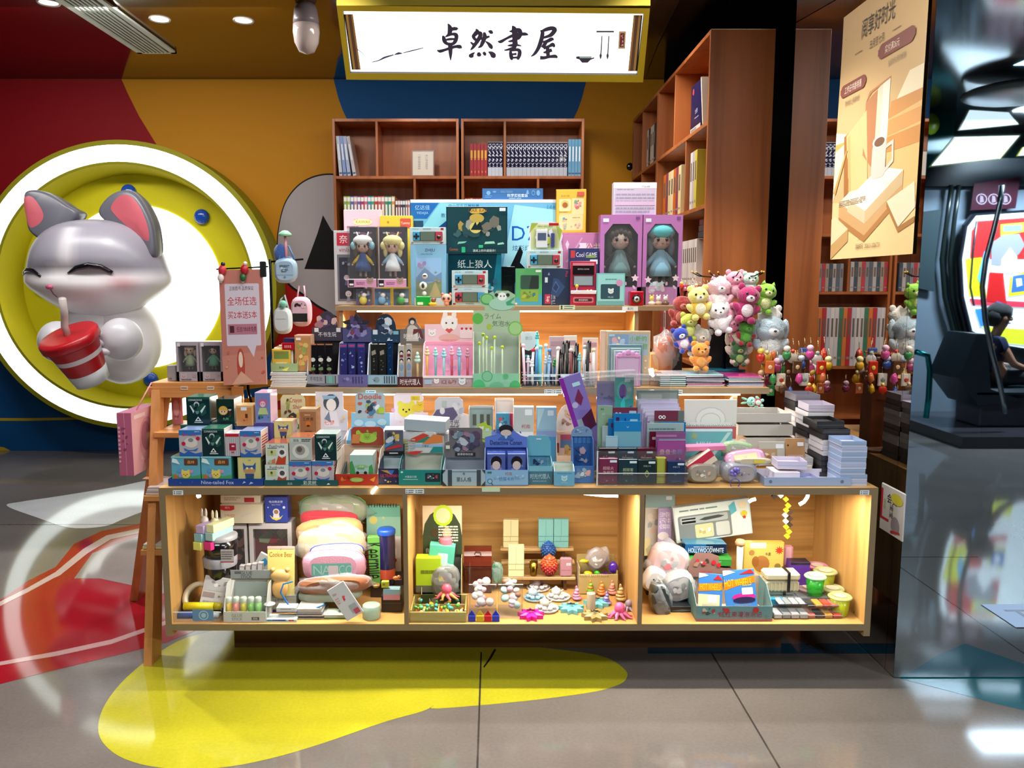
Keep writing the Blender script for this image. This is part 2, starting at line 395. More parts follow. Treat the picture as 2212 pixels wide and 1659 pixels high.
# ================================================================ the setting
ZC = 3.02
def circ(cx, cy, r, n=64, a0=0, a1=2 * pi, ry=None): return [(cx + r * math.cos(a0 + (a1 - a0) * i / n), cy + (ry or r) * math.sin(a0 + (a1 - a0) * i / n)) for i in range(n)]
YW = 6.72
RED, YEL, BLU = '#860512', '#b87c08', '#08497f'
wb = MB(); wb.box(-5, YW, 0, 2.6, YW + .12, ZC, YEL, 'A')
def wpoly(pts, col, k, mat='A'):
    q = [at(u, v, YW) for u, v in pts]; wb.add([(p.x, YW - .002 * k, min(max(p.z, .001), ZC - .001)) for p in q], [tuple(range(len(q)))], col, mat)
wpoly([(-140, 160), (262, 160), (275, 200), (300, 250), (352, 335), (420, 430), (420, 700), (-140, 700)], RED, 1)
wpoly([(-140, 690), (420, 690), (600, 760), (600, 985), (-140, 985)], BLU, 2)
wpoly([(-140, 908), (60, 909), (180, 906), (280, 900), (280, 896), (180, 901), (60, 903), (-140, 902)], '#b59a20', 3)
wpoly([(-140, 962), (-20, 962), (10, 966), (24, 978), (-140, 985)], '#b59a20', 3)
wpoly(circ(994, 132, 275), BLU, 1)
wpoly([(560, 560), (760, 560), (900, 1000), (560, 1000)], '#a81010', 1)
wpoly([(596, 900), (560, 1000), (900, 1000), (900, 880)], '#d8a31c', 4)
for i in range(3): wpoly([(500, 830 + 34 * i), (640, 812 + 34 * i), (640, 826 + 34 * i), (500, 846 + 34 * i)], '#c07a14', 5)
wpoly([(1436, 100), (1900, 100), (1900, 1000), (1436, 1000)], '#0c0b0c', 2)  # shade of the gap past the right bookcase, painted on the wall
oc = smooth_closed([(722, 375), (660, 388), (618, 432), (600, 500), (601, 560), (620, 612), (655, 640), (700, 672), (760, 690), (800, 560), (800, 400)], 8)
wpoly(oc, '#120c0c', 2)
wpoly([(x + (700 - x) * .022, y + (540 - y) * .022 - (3 if y > 600 else 0)) for x, y in oc], '#a39c9c', 3)
wpoly([(698, 465), (686, 505), (658, 581), (760, 583), (760, 530), (716, 497)], '#0a0808', 4)
wbo = structure(wb.build('wall_back'))
b = MB(); b.box(-5.12, -3.6, 0, -5, YW, ZC, '#7c7a76', 'A'); structure(b.build('wall_left'))
b = MB(); b.box(2.6, 2.95, 0, 2.72, YW + .12, ZC, '#0f2a3c', 'A'); b.box(2.6, 2.9, 0, 6.42, 2.95, ZC, '#17282c', 'A'); b.box(6.3, -3.6, 0, 6.42, 2.95, ZC, '#17282c', 'A'); structure(b.build('wall_right'))
b = MB(); b.box(-5, -3.72, 0, 6.4, -3.6, ZC, '#17383c', 'A'); structure(b.build('wall_front'))
# ceiling: dark red and ochre paint, with the wall's reflection painted in
b = MB(); b.box(-5.1, -3.7, ZC, 6.4, YW + .1, ZC + .1, '#2a2622', 'U')
def cpoly(pts, col, k): 
    q = [onz(u, v, ZC) for u, v in pts]; b.add([(p.x, min(p.y, YW), ZC - .0015 * k) for p in q], [tuple(range(len(q)))], col, 'U')
cpoly([(-400, 165), (262, 165), (283, 105), (262, 60), (255, -60), (-400, -60)], '#4d0408', 1)
cpoly([(262, 165), (283, 105), (262, 60), (255, -60), (1400, -60), (1400, 165)], '#6a4810', 2)
cpoly([(724, 165), (728, 128), (742, 112), (760, 108), (760, 165)], '#0f4f86', 3)  # blue of the wall mirrored in the gloss, painted as a patch
cpoly([(1395, 165), (1420, 100), (1500, -60), (2600, -60), (2600, 165)], '#0a0a0c', 4)
structure(b.build('ceiling'))
# floor
b = MB(); b.box(-5.1, -3.7, -.1, 6.4, YW + .1, 0, '#6a6460', 'B')
def fpoly(pts, col, k, sm=0):
    if sm: pts = smooth_closed(pts, sm)
    q = [onz(u, v, 0) for u, v in pts]; b.add([(p.x, min(p.y, YW), .0006 * k) for p in q], [tuple(range(len(q)))], col, 'B')
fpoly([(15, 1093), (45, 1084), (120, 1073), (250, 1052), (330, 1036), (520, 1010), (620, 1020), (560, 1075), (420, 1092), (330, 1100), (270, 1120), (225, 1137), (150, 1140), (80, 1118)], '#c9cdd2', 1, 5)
rib = [(-60, 1330), (0, 1297), (60, 1255), (120, 1225), (160, 1175), (220, 1147), (310, 1130), (420, 1120), (620, 1110), (640, 1240), (500, 1330), (360, 1388), (250, 1416), (100, 1452), (0, 1478), (-80, 1500)]
fpoly(rib, '#8a1420', 1)
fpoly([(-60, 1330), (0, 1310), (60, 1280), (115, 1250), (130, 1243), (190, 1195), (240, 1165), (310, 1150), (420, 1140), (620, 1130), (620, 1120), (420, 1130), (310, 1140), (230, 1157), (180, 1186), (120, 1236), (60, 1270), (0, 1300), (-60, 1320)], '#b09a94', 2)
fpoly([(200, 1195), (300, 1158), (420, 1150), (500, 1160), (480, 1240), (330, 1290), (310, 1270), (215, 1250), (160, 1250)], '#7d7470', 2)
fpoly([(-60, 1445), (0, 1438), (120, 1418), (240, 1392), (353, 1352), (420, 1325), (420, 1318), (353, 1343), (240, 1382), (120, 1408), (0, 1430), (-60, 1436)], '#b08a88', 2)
yb = [(212, 1570), (228, 1520), (275, 1462), (350, 1405), (430, 1370), (600, 1345), (900, 1350), (1120, 1392), (1290, 1415), (1348, 1445), (1353, 1466), (1330, 1482), (1270, 1497), (1130, 1515), (945, 1531), (938, 1524), (912, 1537), (830, 1560), (700, 1605), (580, 1640), (470, 1659), (350, 1659), (270, 1640), (225, 1608)]
fpoly(yb, '#aaa426', 1, 4)
fpoly([(1068, 1402), (1072, 1404), (1062, 1422), (1046, 1443), (1044, 1441), (1058, 1420)], '#1a1a18', 2)
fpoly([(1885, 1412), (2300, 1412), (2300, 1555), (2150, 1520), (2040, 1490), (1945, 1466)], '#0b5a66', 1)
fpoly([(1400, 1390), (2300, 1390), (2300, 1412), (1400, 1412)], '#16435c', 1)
for k_, xs in enumerate((-2.35, -.05, .83, 2.02)):   # saw-cut joints
    b.box(xs, -3.6, .0004, xs + .006, 2.95, .0008, '#3a3634', 'B')
for ys in (-.6, 1.45, 4.6): b.box(-5, ys, .0004, 2.5, ys + .006, .0009, '#3a3634', 'B')
b.build('floor')['kind'] = 'structure'
# ring lamp porthole on the back wall
def W0(u, v, y): return at(u, v, y)
RC = at(270, 621, YW - .28); SX = 1.055; px = 1.0 / F * (YW - .28) * 1.0
def ringp(mb, r0, y0, r1, y1, col, mat, n=96, sm=True):
    vs = []; 
    for r, y in ((r0, y0), (r1, y1)):
        for i in range(n):
            a = 2 * pi * i / n; vs.append((r * SX * math.cos(a), y, r * math.sin(a)))
    mb.add(vs, [(i, (i + 1) % n, n + (i + 1) % n, n + i) for i in range(n)], col, mat, sm)
R = lambda q: q * px
root = empty('porthole_lamp', RC); tag(root, 'huge round yellow porthole with a glowing white ring on the back wall', 'wall lamp')
m1 = MB(); ringp(m1, R(308), .28, R(308), 0, '#8f8a18', 'A'); ringp(m1, R(308), 0, R(298), -.005, '#8f8a18', 'A'); ringp(m1, R(263), -.003, R(258), 0, '#8f8a18', 'A')
ringp(m1, R(258), 0, R(246), .27, '#b8ac10', 'A'); ringp(m1, R(246), .27, R(170), .27, '#d2c81a', 'A'); m1.build('frame', root)
m1 = MB(); ringp(m1, R(298), -.004, R(263), -.004, '#f4fff6', 'E2' if 'E2' in MATS else 'L'); m1.build('light_ring', root)
m1 = MB(); n = 64; m1.add([(R(176) * SX * math.cos(2 * pi * i / n), .262, R(181) * math.sin(2 * pi * i / n)) for i in range(n)], [tuple(range(n))], '#fbfffb', 'L'); m1.build('backlit_disc', root)
for k_, a in enumerate((93, 48, 0, -86, 180, -45, -135, 135)):
    m1 = MB(); a = math.radians(a); m1.ell((R(208) * SX * math.cos(a), .255, R(208) * math.sin(a)), (R(17), .045, R(17)), '#0e49b4', 'G', 24); m1.build('stud', root)
# cat sculpture in the porthole
Y0 = YW - .62
def cpos(u, v, y=Y0): return at(u, v, y)
hc = cpos(212, 578); cp = 1 / F * Y0
root = empty('cat_sculpture', (hc.x, Y0, hc.z)); tag(root, 'giant grey and white cat sculpture sipping from a cup in the yellow porthole', 'sculpture')
GR, WH = (.30, .29, .35), (.9, .88, .91)
def mixc(a, b_, t): t = max(0, min(1, t)); return tuple(a[i] + (b_[i] - a[i]) * t for i in range(3))
def headcol(d):
    x, z = d.x, d.z
    face = mixc(GR, WH, (-.12 - z + .12 * math.exp(-((x + .3) ** 2) / .02)) * 4 + .35)
    bl = math.exp(-((x + .12) ** 2) / .015) * (1 if z < .75 else 0) * (z > -.1) * .55
    face = mixc(face, WH, bl) if d.y < .2 else face
    for bx_, bz, s_ in ((.56, -.34, .028), (-.93, -.28, .02)):
        face = mixc(face, (.62, .25, .28), .75 * math.exp(-((x - bx_) ** 2 + (z - bz) ** 2) / s_))
    return face
m1 = MB(); N_ = 64
vs = []; un = []
for i in range(N_ // 2 + 1):
    th = pi * i / (N_ // 2)
    for j in range(N_):
        a = 2 * pi * j / N_; d = Vector((math.sin(th) * math.cos(a), math.sin(th) * math.sin(a), math.cos(th)))
        w = 1 + .14 * math.exp(-((d.z + .32) ** 2) / .07) * abs(d.x); un.append(d)
        zz = d.z * (.40 if d.z > 0 else .37); fl = 1 - .10 * math.exp(-((d.z + .1) ** 2) / .02) * (d.y < 0)
        vs.append((d.x * .49 * w, d.y * .36 * fl, zz * (1 - .12 * max(0, d.z) ** 3)))
fs = [(i * N_ + j, (i + 1) * N_ + j, (i + 1) * N_ + (j + 1) % N_, i * N_ + (j + 1) % N_) for i in range(N_ // 2) for j in range(N_)]
m1.add(vs, fs, None, 'S', True, [(*headcol(d), 1) for d in un]); m1.build('head', root)
def surf(x, z):   # front of the head at local x,z
    zz = z / (.40 if z > 0 else .37); w = 1 + .14 * math.exp(-((zz + .32) ** 2) / .07) * abs(x / .49)
    q = 1 - (x / (.49 * w)) ** 2 - zz ** 2; return -.36 * math.sqrt(max(q, .02)) * (1 - .10 * math.exp(-((zz + .1) ** 2) / .02))
def L_(u, v): return ((u - 212) * cp, (578 - v) * cp)
def LD(u, v, dy): p = at(u, v, Y0 + dy); return p.x - hc.x, p.z - hc.z
def ear(pts, inner, name, tilt):
    e = MB(); c = [L_(u, v) for u, v in smooth_closed(pts, 6)]; ci = [L_(u, v) for u, v in smooth_closed(inner, 6)]
    cx = sum(p[0] for p in c) / len(c); cz = sum(p[1] for p in c) / len(c); n = len(c)
    lay = [(1, .02), (1.0, -.05), (.96, -.09), (.86, -.10)]
    vs = []
    for s_, y in lay + [(.9, .10)]: vs += [(cx + (p[0] - cx) * s_, y + tilt * (p[0] - cx), cz + (p[1] - cz) * s_) for p in c]
    fs = [(k * n + i, k * n + (i + 1) % n, (k + 1) * n + (i + 1) % n, (k + 1) * n + i) for k in range(3) for i in range(n)]
    fs += [(4 * n + i, 4 * n + (i + 1) % n, (i + 1) % n, i) for i in range(n)] + [tuple(range(4 * n, 5 * n)), tuple(range(3 * n, 4 * n))]
    e.add(vs, fs, (.12, .12, .15), 'S', True); o = e.build(name, root)
    e2 = MB(); cx2 = sum(p[0] for p in ci) / len(ci); cz2 = sum(p[1] for p in ci) / len(ci); m_ = len(ci)
    vs = [(p[0], -.101 + tilt * (p[0] - cx), p[1]) for p in ci] + [(cx2 + (p[0] - cx2) * .5, -.112 + tilt * (p[0] - cx), cz2 + (p[1] - cz2) * .5) for p in ci]
    e2.add(vs, [(i, (i + 1) % m_, (i + 1) % m_ + m_, i + m_) for i in range(m_)] + [tuple(range(m_, 2 * m_))], (.48, .10, .13), 'S', True); e2.build('ear_lining', o)
ear([(82, 430), (95, 418), (125, 424), (160, 448), (180, 470), (120, 520), (88, 505), (83, 465)], [(84, 436), (96, 430), (108, 444), (118, 468), (112, 485), (92, 498), (85, 470)], 'ear', .2)
ear([(225, 462), (250, 430), (285, 417), (310, 425), (332, 455), (348, 500), (346, 560), (300, 530), (250, 490)], [(258, 452), (280, 430), (305, 433), (326, 458), (341, 500), (338, 528), (300, 500), (266, 470)], 'ear', -.15)
for pts in ([(67, 594, 2), (80, 586, 5), (95, 583, 7), (112, 586, 6), (132, 597, 3)], [(195, 591, 3), (215, 580, 7), (240, 575, 8), (262, 578, 7), (280, 590, 6)]):
    q = [L_(u, v) for u, v, w in pts]; P = []
    for i in range(len(q) - 1):
        for t in (0, .33, .66): x = q[i][0] + (q[i + 1][0] - q[i][0]) * t; z = q[i][1] + (q[i + 1][1] - q[i][1]) * t; P.append((x, z, pts[i][2] * (1 - t) + pts[i + 1][2] * t))
    P.append((*q[-1], pts[-1][2])); m1 = MB(); m1.tube([(x, surf(x, z) - .004, z) for x, z, w in P], [w * cp * .72 for x, z, w in P], '#0b0a14', 'G', 8); m1.build('eyelid', root)
m1 = MB(); x, z = L_(153, 619); m1.ell((x, surf(x, z) - .01, z), (.027, .02, .018), (.45, .08, .16), 'G', 14)
m1.tube([(x, surf(x, z - .02) - .004, z - .015), (x + .008, surf(x, z - .05) - .003, z - .05), (x + .03, surf(x + .03, z - .07) - .002, z - .072)], .004, (.3, .1, .15), 'G', 6); m1.build('nose', root)
m1 = MB(); x, z = LD(262, 735, .1); m1.ell((x, .12, z), (.29, .26, .34), WH, 'S', 32); x, z = LD(200, 715, 0); m1.ell((x, .05, z), (.24, .22, .22), WH, 'S', 32); m1.build('body', root)
for (u, v, rx_, rz_, dy) in ((124, 738, .13, .15, -.2), (262, 733, .15, .155, -.3)):
    m1 = MB(); x, z = LD(u, v, dy); m1.ell((x, dy, z), (rx_, .14, rz_), (.6, .6, .65), 'S', 28)
    sg = 1 if u < 200 else -1
    for k_ in range(3): m1.ell((x + sg * rx_ * .62, dy - .10 + .02 * k_, z - .08 + .06 * k_), (.07, .045, .03), (.62, .62, .67), 'S', 14)
    m1.build('paw', root)
cup = empty('drink_cup'); x, z = LD(200, 822, -.42)
cup.parent = root; cup.location = (x, -.42, z); cup.rotation_euler = (math.radians(24), math.radians(-13), 0)
m1 = MB(); m1.lathe([(.118, 0), (.135, .10)], '#c9ccd0', 'S', 40); m1.lathe([(.135, .10), (.155, .2)], '#a80d18', 'S', 40, cap=False); m1.lathe([(.155, .2), (.161, .235)], '#d3cdd0', 'S', 40, cap=False); m1.lathe([(.161, .235), (.18, .31)], '#a80d18', 'S', 40, cap=False); m1.build('cup_body', cup)
m1 = MB(); m1.lathe([(.185, .305), (.2, .315), (.2, .36), (.19, .375), (.14, .372), (.0, .372)], '#b4121f', 'S', 40); m1.build('cup_lid', cup)
m1 = MB(); m1.tube([(.0, 0, .36), (.0, .02, .43), (.03, .03, .50), (.075, .03, .62)], .024, '#c3b9b6', 'S', 14); m1.build('straw', cup)
# ================================================================ mirror pillar, sign, bookcases, stand
XM, YM = 1.43, 2.745
def onplane(u, v, P0, N):
    r = ray(u, v); o = Vector((0, 0, H)); k = (P0 - o).dot(N) / r.dot(N); return o + r * k
pil = empty('pillar', (XM, YM, 0)); tag(pil, 'tall square pillar clad in mirror-polished panels at the right', 'pillar')
b = MB(); b.box(.004, .004, 0, 1.16, 1.26, ZC, '#20262a', 'A'); b.build('core', pil)
b = MB(); b.box(0, 0, .004, 1.164, .004, ZC - .002, (.37, .47, .55), 'M'); b.build('front_panel', pil)
b = MB(); b.box(0, .004, .004, .004, .062, ZC - .002, (.8, .8, .8), 'M'); b.build('edge_panel', pil)
b = MB(); b.box(0, .064, .004, .004, 1.264, ZC - .002, (.8, .78, .75), 'M'); b.build('side_panel', pil)
# promotion poster on the side panel
py0, py1, pz0, pz1 = 2.785, 3.46, 1.50, 2.475
def po(a, c, k=0): return (XM - .006 - .0003 * k - .006 * math.sin(c * 5) * (1 - a) * .6, py1 + (py0 - py1) * a, pz0 + (pz1 - pz0) * c)
b = MB(); n = 14
vs = [po(i / n, j / n) for j in range(n + 1) for i in range(n + 1)] + [(p[0] + .001, p[1], p[2]) for p in [po(i / n, j / n) for j in range(n + 1) for i in range(n + 1)]]
b.add(vs, [(j * (n + 1) + i, j * (n + 1) + i + 1, (j + 1) * (n + 1) + i + 1, (j + 1) * (n + 1) + i) for j in range(n) for i in range(n)], '#d3b07c', 'P')
q = MB()
art(q, (0, 0, 0), (1, 0, 0), (0, 0, 1), '''r 0 0 1 .48 #d9a95c;p #e8c98f 0 0 1 0 1 .18 0 .24;p #e9dcc0 0 .24 .2 .5 0 .53;p #e0b878 .62 .5 1 .56 1 .2 .7 .24;
p #efe0bd .74 .56 .86 .64 1 .64 1 .56;p #cf9455 .66 .50 1 .52 1 .56 .68 .56;p #d69c5e .66 .44 1 .45 1 .5 .66 .495;p #cb8f50 .66 .38 1 .38 1 .44 .66 .435;
p #b98055 .38 .60 .52 .63 .52 .33 .38 .40;p #ead2b4 .52 .63 .58 .645 .58 .34 .52 .33;p #f0e3cf .58 .645 .66 .65 .66 .36 .58 .34;p #b98055 .38 .6 .42 .635 .66 .655 .66 .648 .45 .628;
p #a86f3c .12 .50 .18 .51 .22 .27 .16 .25;p #e5be84 .15 .50 .40 .57 .46 .29 .22 .24;p #d9ab6c .17 .49 .2 .5 .26 .25 .22 .24;
p #caa06c .10 .235 .45 .14 .86 .27 .86 .22 .45 .08 .10 .17;p #b07c48 .10 .175 .45 .085 .86 .225 .86 .2 .45 .06 .10 .15;p #eee0c4 .10 .235 .24 .27 .86 .27 .45 .14;
p #f2e8d6 .22 .24 .45 .18 .86 .30 .60 .335;p #d8c19a .22 .24 .45 .18 .45 .13 .22 .19;p #cbb084 .45 .18 .86 .30 .86 .25 .45 .13;
p #c39a62 .0 .06 .24 .12 .24 .07 .0 0;p #e6cfa2 0 .17 .05 .18 .24 .12 0 .06;p #e8d9b8 .7 .2 .98 .25 1 .16 .84 .1;p #a97942 .7 .2 .84 .1 1 .13 1 .11 .84 .08 .7 .18;
g .50 .295 .66 .43 #cfc8b9 .03;e .58 .43 .08 .025 #e4ddcf;e .58 .428 .06 .017 #7b5a44;p #cfc8b9 .66 .41 .74 .42 .75 .34 .66 .31 .66 .325 .73 .35 .72 .405 .66 .395;
p #c9a15b .01 .28 .16 .44 .18 .44 .04 .27;l .1 .215 .45 .24 4 #a89878;
t .47 .895 .075 #473d3a .72 阅享好时光;t .06 .90 .01 #473d3a 0 -;t .47 .815 .032 #6d5b4d .27 五月至七月;r .2 .813 .29 .816 #8c7762;r .65 .813 .74 .816 #8c7762;
g .03 .665 .37 .715 #8a5145 .035;t .20 .69 .03 #f3e5cf .30 工作日书香特惠;t .20 .635 .024 #7c6a52 .27 购书折上再享9折;
g .50 .735 .90 .79 #8a5145 .04;t .66 .762 .03 #f3e5cf .28 实付满26元;t .72 .705 .022 #a08d70 .30 抽奖好礼带你解锁;t .50 .045 .022 #5e5040 .60 活动时间：2026.5.1-2026.7.31''', 'P', 0)
vs = []
for (x, y, z) in q.v: p = po(min(max(x, 0), 1), min(max(z, 0), 1)); vs.append((p[0] - .0006 - abs(y) * .6, p[1], p[2]))
for f, c in zip(q.f, q.c): b.add([vs[i] for i in f], [tuple(range(len(f)))], None, 'P', False, c)
tag(b.build('promotion_poster'), 'long cream poster with books and a mug pasted on the mirror pillar', 'poster')
# ---- hanging sign
SA, SB = at(1066, 172, 3.95), at(1066, 0, 3.745)
up = (SB - SA).normalized(); NS = Vector((1, 0, 0)).cross(up).normalized()
sg = empty('hanging_sign', (0, 3.95, 2.35)); tag(sg, 'glowing shop sign with four brushed characters in a yellow frame above the stand', 'sign')
O_ = Vector((0, 3.95, 2.35))
def sp(u, v, k=0): return onplane(u, v, SA, NS) + NS * k - O_
b = MB()
oc_ = [sp(727, 12), sp(1404, 18), sp(1389, 178), sp(748, 172)]; ic = [sp(741, 24), sp(1391, 30), sp(1376, 162), sp(757, 158)]
for i in range(4): j = (i + 1) % 4; b.add([oc_[i], oc_[j], ic[j], ic[i]], [(0, 1, 2, 3)], '#b39a20', 'A')
for i in range(4): j = (i + 1) % 4; b.add([ic[i], ic[j], ic[j] - NS * .03, ic[i] - NS * .03], [(0, 1, 2, 3)], '#191414', 'S')
bk = [p - NS * .12 for p in oc_]
for i in range(1, 4): j = (i + 1) % 4; b.add([oc_[i], oc_[j], bk[j], bk[i]], [(0, 1, 2, 3)], '#9a8418', 'A')
x0, x1 = oc_[0].x, oc_[1].x; yf, zf = oc_[0].y, oc_[0].z
b.box(x0, yf, zf - .0, x1, yf + .3, ZC - 2.35, '#8b7a1c', 'A'); b.add([bk[0], bk[1], bk[2], bk[3]], [(0, 1, 2, 3)], '#8b7a1c', 'A'); b.build('frame', sg)
b = MB()
def sq(pts, col, k, mat='D'): b.add([sp(u, v, -.02 + .0008 * k) for u, v in pts], [tuple(range(len(pts)))], col, mat)
sq([(741, 24), (1391, 30), (1376, 162), (757, 158)], '#ffffff', 0)
for side in (0, 1):
    for k_, (a0, a1, cc) in enumerate(((0, 3, '#1c0c0c'), (3, 8, '#c9a052'), (8, 15, '#6b4a32'), (15, 19, '#b88d4e'))):
        if side == 0: sq([(742 + a0, 34), (742 + a1, 34), (760 + a1 - 1, 154), (760 + a0 - 1, 154)], cc, 1, 'P')
        else: sq([(1389 - a0, 36), (1389 - a1, 36), (1374 - a1 + 3, 157), (1374 - a0 + 3, 157)], cc, 1, 'P')
b.build('light_panel', sg)
b = MB(); INK = (.035, .028, .075)
STR = '''215,110,5 245,165,40 252,230,48 225,300,30 170,335,6|265,205,30 330,195,35 375,200,25 383,205,8|125,315,10 142,350,35 158,410,38 200,450,30 260,462,30|190,320,20 290,288,25 350,300,40 360,350,38 340,410,38 300,452,30 230,462,26|170,388,15 240,375,22 325,372,18|30,560,4 80,580,30 170,555,25 260,525,28 350,500,28 420,505,38 452,528,6|255,455,44 258,540,44 260,640,30 262,738,3
695,198,5 715,245,45 670,300,38 650,330,30 680,375,28 720,412,10|715,265,30 770,275,40 765,330,42 730,390,40 690,450,36 640,520,25 600,560,5|600,425,8 640,455,22 665,490,18|835,255,20 846,320,42 835,370,42 810,430,40 780,490,28 730,520,5|770,370,16 850,350,28 930,325,14|860,410,6 910,450,28 950,500,40 972,540,12|908,235,8 950,250,38 980,278,12|675,600,4 640,625,25 612,665,52 605,692,14|735,598,20 748,640,45 750,670,22|822,592,18 845,625,32 858,655,10|908,590,5 960,615,40 995,655,55 1018,690,16
1315,145,4 1345,190,48 1362,280,58 1362,400,52 1355,500,42 1330,555,20|1265,240,4 1330,235,32 1400,215,38 1442,230,46 1450,290,44 1420,350,38 1380,362,16|1070,408,5 1120,415,30 1220,360,22 1330,310,30 1450,290,30 1540,285,30 1590,300,6|1245,410,4 1300,405,22 1400,375,25|1370,440,16 1410,428,24|1235,482,4 1300,478,24 1380,470,24 1475,488,4|1180,560,8 1240,552,18 1340,520,30|1285,560,14 1290,620,34 1308,700,36 1330,708,8|1300,568,15 1400,553,30 1442,580,36 1436,650,38 1408,722,20|1310,632,14 1390,624,22|1320,690,16 1405,684,18
1798,222,8 1832,255,36 1826,330,40 1800,430,42 1760,530,36 1700,620,26 1638,668,4|1815,242,20 1900,205,36 1990,185,40 2045,212,44 1990,290,40 1930,322,28 1845,348,20|1840,425,20 1920,405,32 1990,372,36 2028,385,8|1905,410,30 1862,475,36 1838,520,36|1850,530,24 1950,490,26 2010,465,40 2038,508,14|1920,500,34 1925,590,38 1932,668,34|1848,598,8 1900,592,26 1995,555,34|1793,688,36 1860,690,32 1950,672,26 2050,665,34 2088,690,12'''
kk = 0
for line in STR.split('\n'):
    for st in line.split('|'):
        P = [(lambda a: (a[0], a[1], a[2] * 1.55 + 8))([float(x) for x in w.split(',')]) for w in st.split()]; Lh, Rh = brush(P); kk += 1
        f = lambda q, e=0: sp(940 + q[0] / 7.9, 40 + q[1] / 7.9, -.016 + .00006 * kk)
        n = len(Lh); b.add([f(q) for q in Lh] + [f(q) for q in Rh], [(i, i + 1, n + i + 1, n + i) for i in range(n - 1)], INK, 'P')
b.build('lettering', sg); b = MB()
def sgp(pts, col, k=2): b.add([sp(u, v, -.016 + .0008 * k) for u, v in pts], [tuple(range(len(pts)))], col, 'P')
def sgb(pts, col): Lh, Rh = brush(pts); n = len(Lh); b.add([sp(*q, -.015) for q in Lh] + [sp(*q, -.015) for q in Rh], [(i, i + 1, n + i + 1, n + i) for i in range(n - 1)], col, 'P')
sgb([(803, 137, 1.5), (818, 133, 2.2), (830, 127, 4), (850, 121, 2.2)], '#55547a'); sgb([(851, 121, 1), (860, 118, 5), (869, 118, 1)], '#55547a'); sgb([(870, 117, 1.6), (890, 112, 2.4), (914, 106, 1.6)], '#55547a'); sgb([(768, 107, 1.5), (780, 116, 1), (790, 126, .7)], '#6b6a80')
b.build('branch_drawing', sg); b = MB()
sgp([(1245, 125), (1251, 124), (1279, 128), (1284, 126), (1284, 129), (1276, 132), (1270, 138), (1258, 138), (1252, 131), (1245, 129)], '#34324c'); sgp([(1252, 124), (1279, 124), (1278, 128), (1253, 128)], '#bfe6e0', 3)
b.build('bowl_drawing', sg); b = MB()
sgp([(1289, 69), (1327, 69), (1327, 72.4), (1289, 72.4)], '#2a2828'); 
for x in (1300, 1315): sgp([(x, 80), (x + 2, 80), (x, 118), (x - 2.4, 118)], '#3a3850'); sgb([(x - 1.5, 117, 1), (x - 1.8, 123, 5), (x - 2.2, 131, .6)], '#3a3850')
b.build('brushes_drawing', sg); b = MB()
sgp([(1338, 70), (1353, 70), (1351, 108), (1336, 108)], '#ead3a8'); sgp([(1341, 74), (1350, 74), (1348, 104), (1339, 104)], '#8c1c22', 3)
for q in ([(1347, 77, 1), (1343, 80, 1.6), (1346, 83, 1.2), (1344, 86, .6)], [(1345, 89, 1), (1346, 92, 2.4), (1344, 94, 1)], [(1344, 97, 1), (1346, 100, 2.5), (1342, 101, 1)]):
    Lh, Rh = brush(q); n = len(Lh); b.add([sp(*p, -.0128) for p in Lh] + [sp(*p, -.0128) for p in Rh], [(i, i + 1, n + i + 1, n + i) for i in range(n - 1)], '#f8f0f0', 'P')
b.build('seal', sg)
area('sign_glow', tuple(O_ + sp(1066, 100, .03)), (math.radians(90 - 33), 0, 0), 1.2, .2, 9, (1, .98, .92)).rotation_euler = NS.to_track_quat('-Z', 'Y').to_euler()
# ---- ceiling fittings
def ceil_thing(name, pts, label, cat): pass
q = [onz(u, v, ZC) for u, v in ((298, 108), (388, 107), (255, 0), (148, 0))]
vent = empty('ceiling_vent', (q[0].x, q[0].y, ZC - .012)); tag(vent, 'long pale slatted air vent in the dark red ceiling', 'vent')
vx0, vx1, vy0, vy1 = 0, .27, -2.1, 0
b = MB(); b.box(vx0, vy0, 0, vx1, vy1, .01, '#1c211e', 'S')
for (a0, a1, c0, c1) in ((vx0, vx0 + .035, vy0, vy1), (vx1 - .035, vx1, vy0, vy1), (vx0, vx1, vy1 - .03, vy1), (vx0, vx1, vy0, vy0 + .03)): b.box(a0, c0, -.014, a1, c1, -.001, '#c3ccc0', 'S')
b.build('frame', vent)
for i in range(7):
    b = MB(); b.box(vx0 + .043 + i * .0272, vy0 + .03, -.02, vx0 + .043 + i * .0272 + .016, vy1 - .03, -.004, '#aab5a8', 'S'); b.build('slat', vent)
for u, v, lab, em in ((345, 40, 'lit round downlight in the ceiling beside the pale vent', 'E'), (526, 43, 'smaller round downlight in the ceiling left of the security camera', 'D'), (105, 4, 'small dim round downlight at the top left of the ceiling', 'D')):
    p = onz(u, v, ZC); e = empty('downlight', (p.x, p.y, ZC)); tag(e, lab, 'ceiling light')
    b = MB(); b.lathe([(.05, -.004), (.062, -.010), (.066, 0)], '#d8d4cc', 'S', 28, cap=False); b.build('trim_ring', e)
    b = MB(); b.lathe([(0, -.005), (.052, -.005)], '#fff6ea', em, 28, cap=False); b.build('lens', e)
p = onz(660, 8, ZC); e = empty('security_camera', (p.x, p.y, ZC)); tag(e, 'white dome security camera hanging from the ceiling', 'security camera')
b = MB(); b.lathe([(.05, 0), (.066, -.03), (.074, -.09), (.074, -.12)], '#8b8087', 'S', 28); b.build('housing', e)
b = MB(); b.lathe([(.076, -.12), (.078, -.16), (.07, -.22), (.045, -.27), (0, -.285)], '#cfc0bb', 'G', 28); b.build('dome', e)
e = empty('ceiling_grille', (.95, 3.2, ZC)); tag(e, 'dark open-cell grille in the black ceiling right of the sign', 'vent')
b = MB()
for i in range(9): b.box(.04 + i * .06, 0, -.05, .05 + i * .06, 1.5, -.005, '#40363a', 'S')
b.build('lengthwise_blades', e); b = MB()
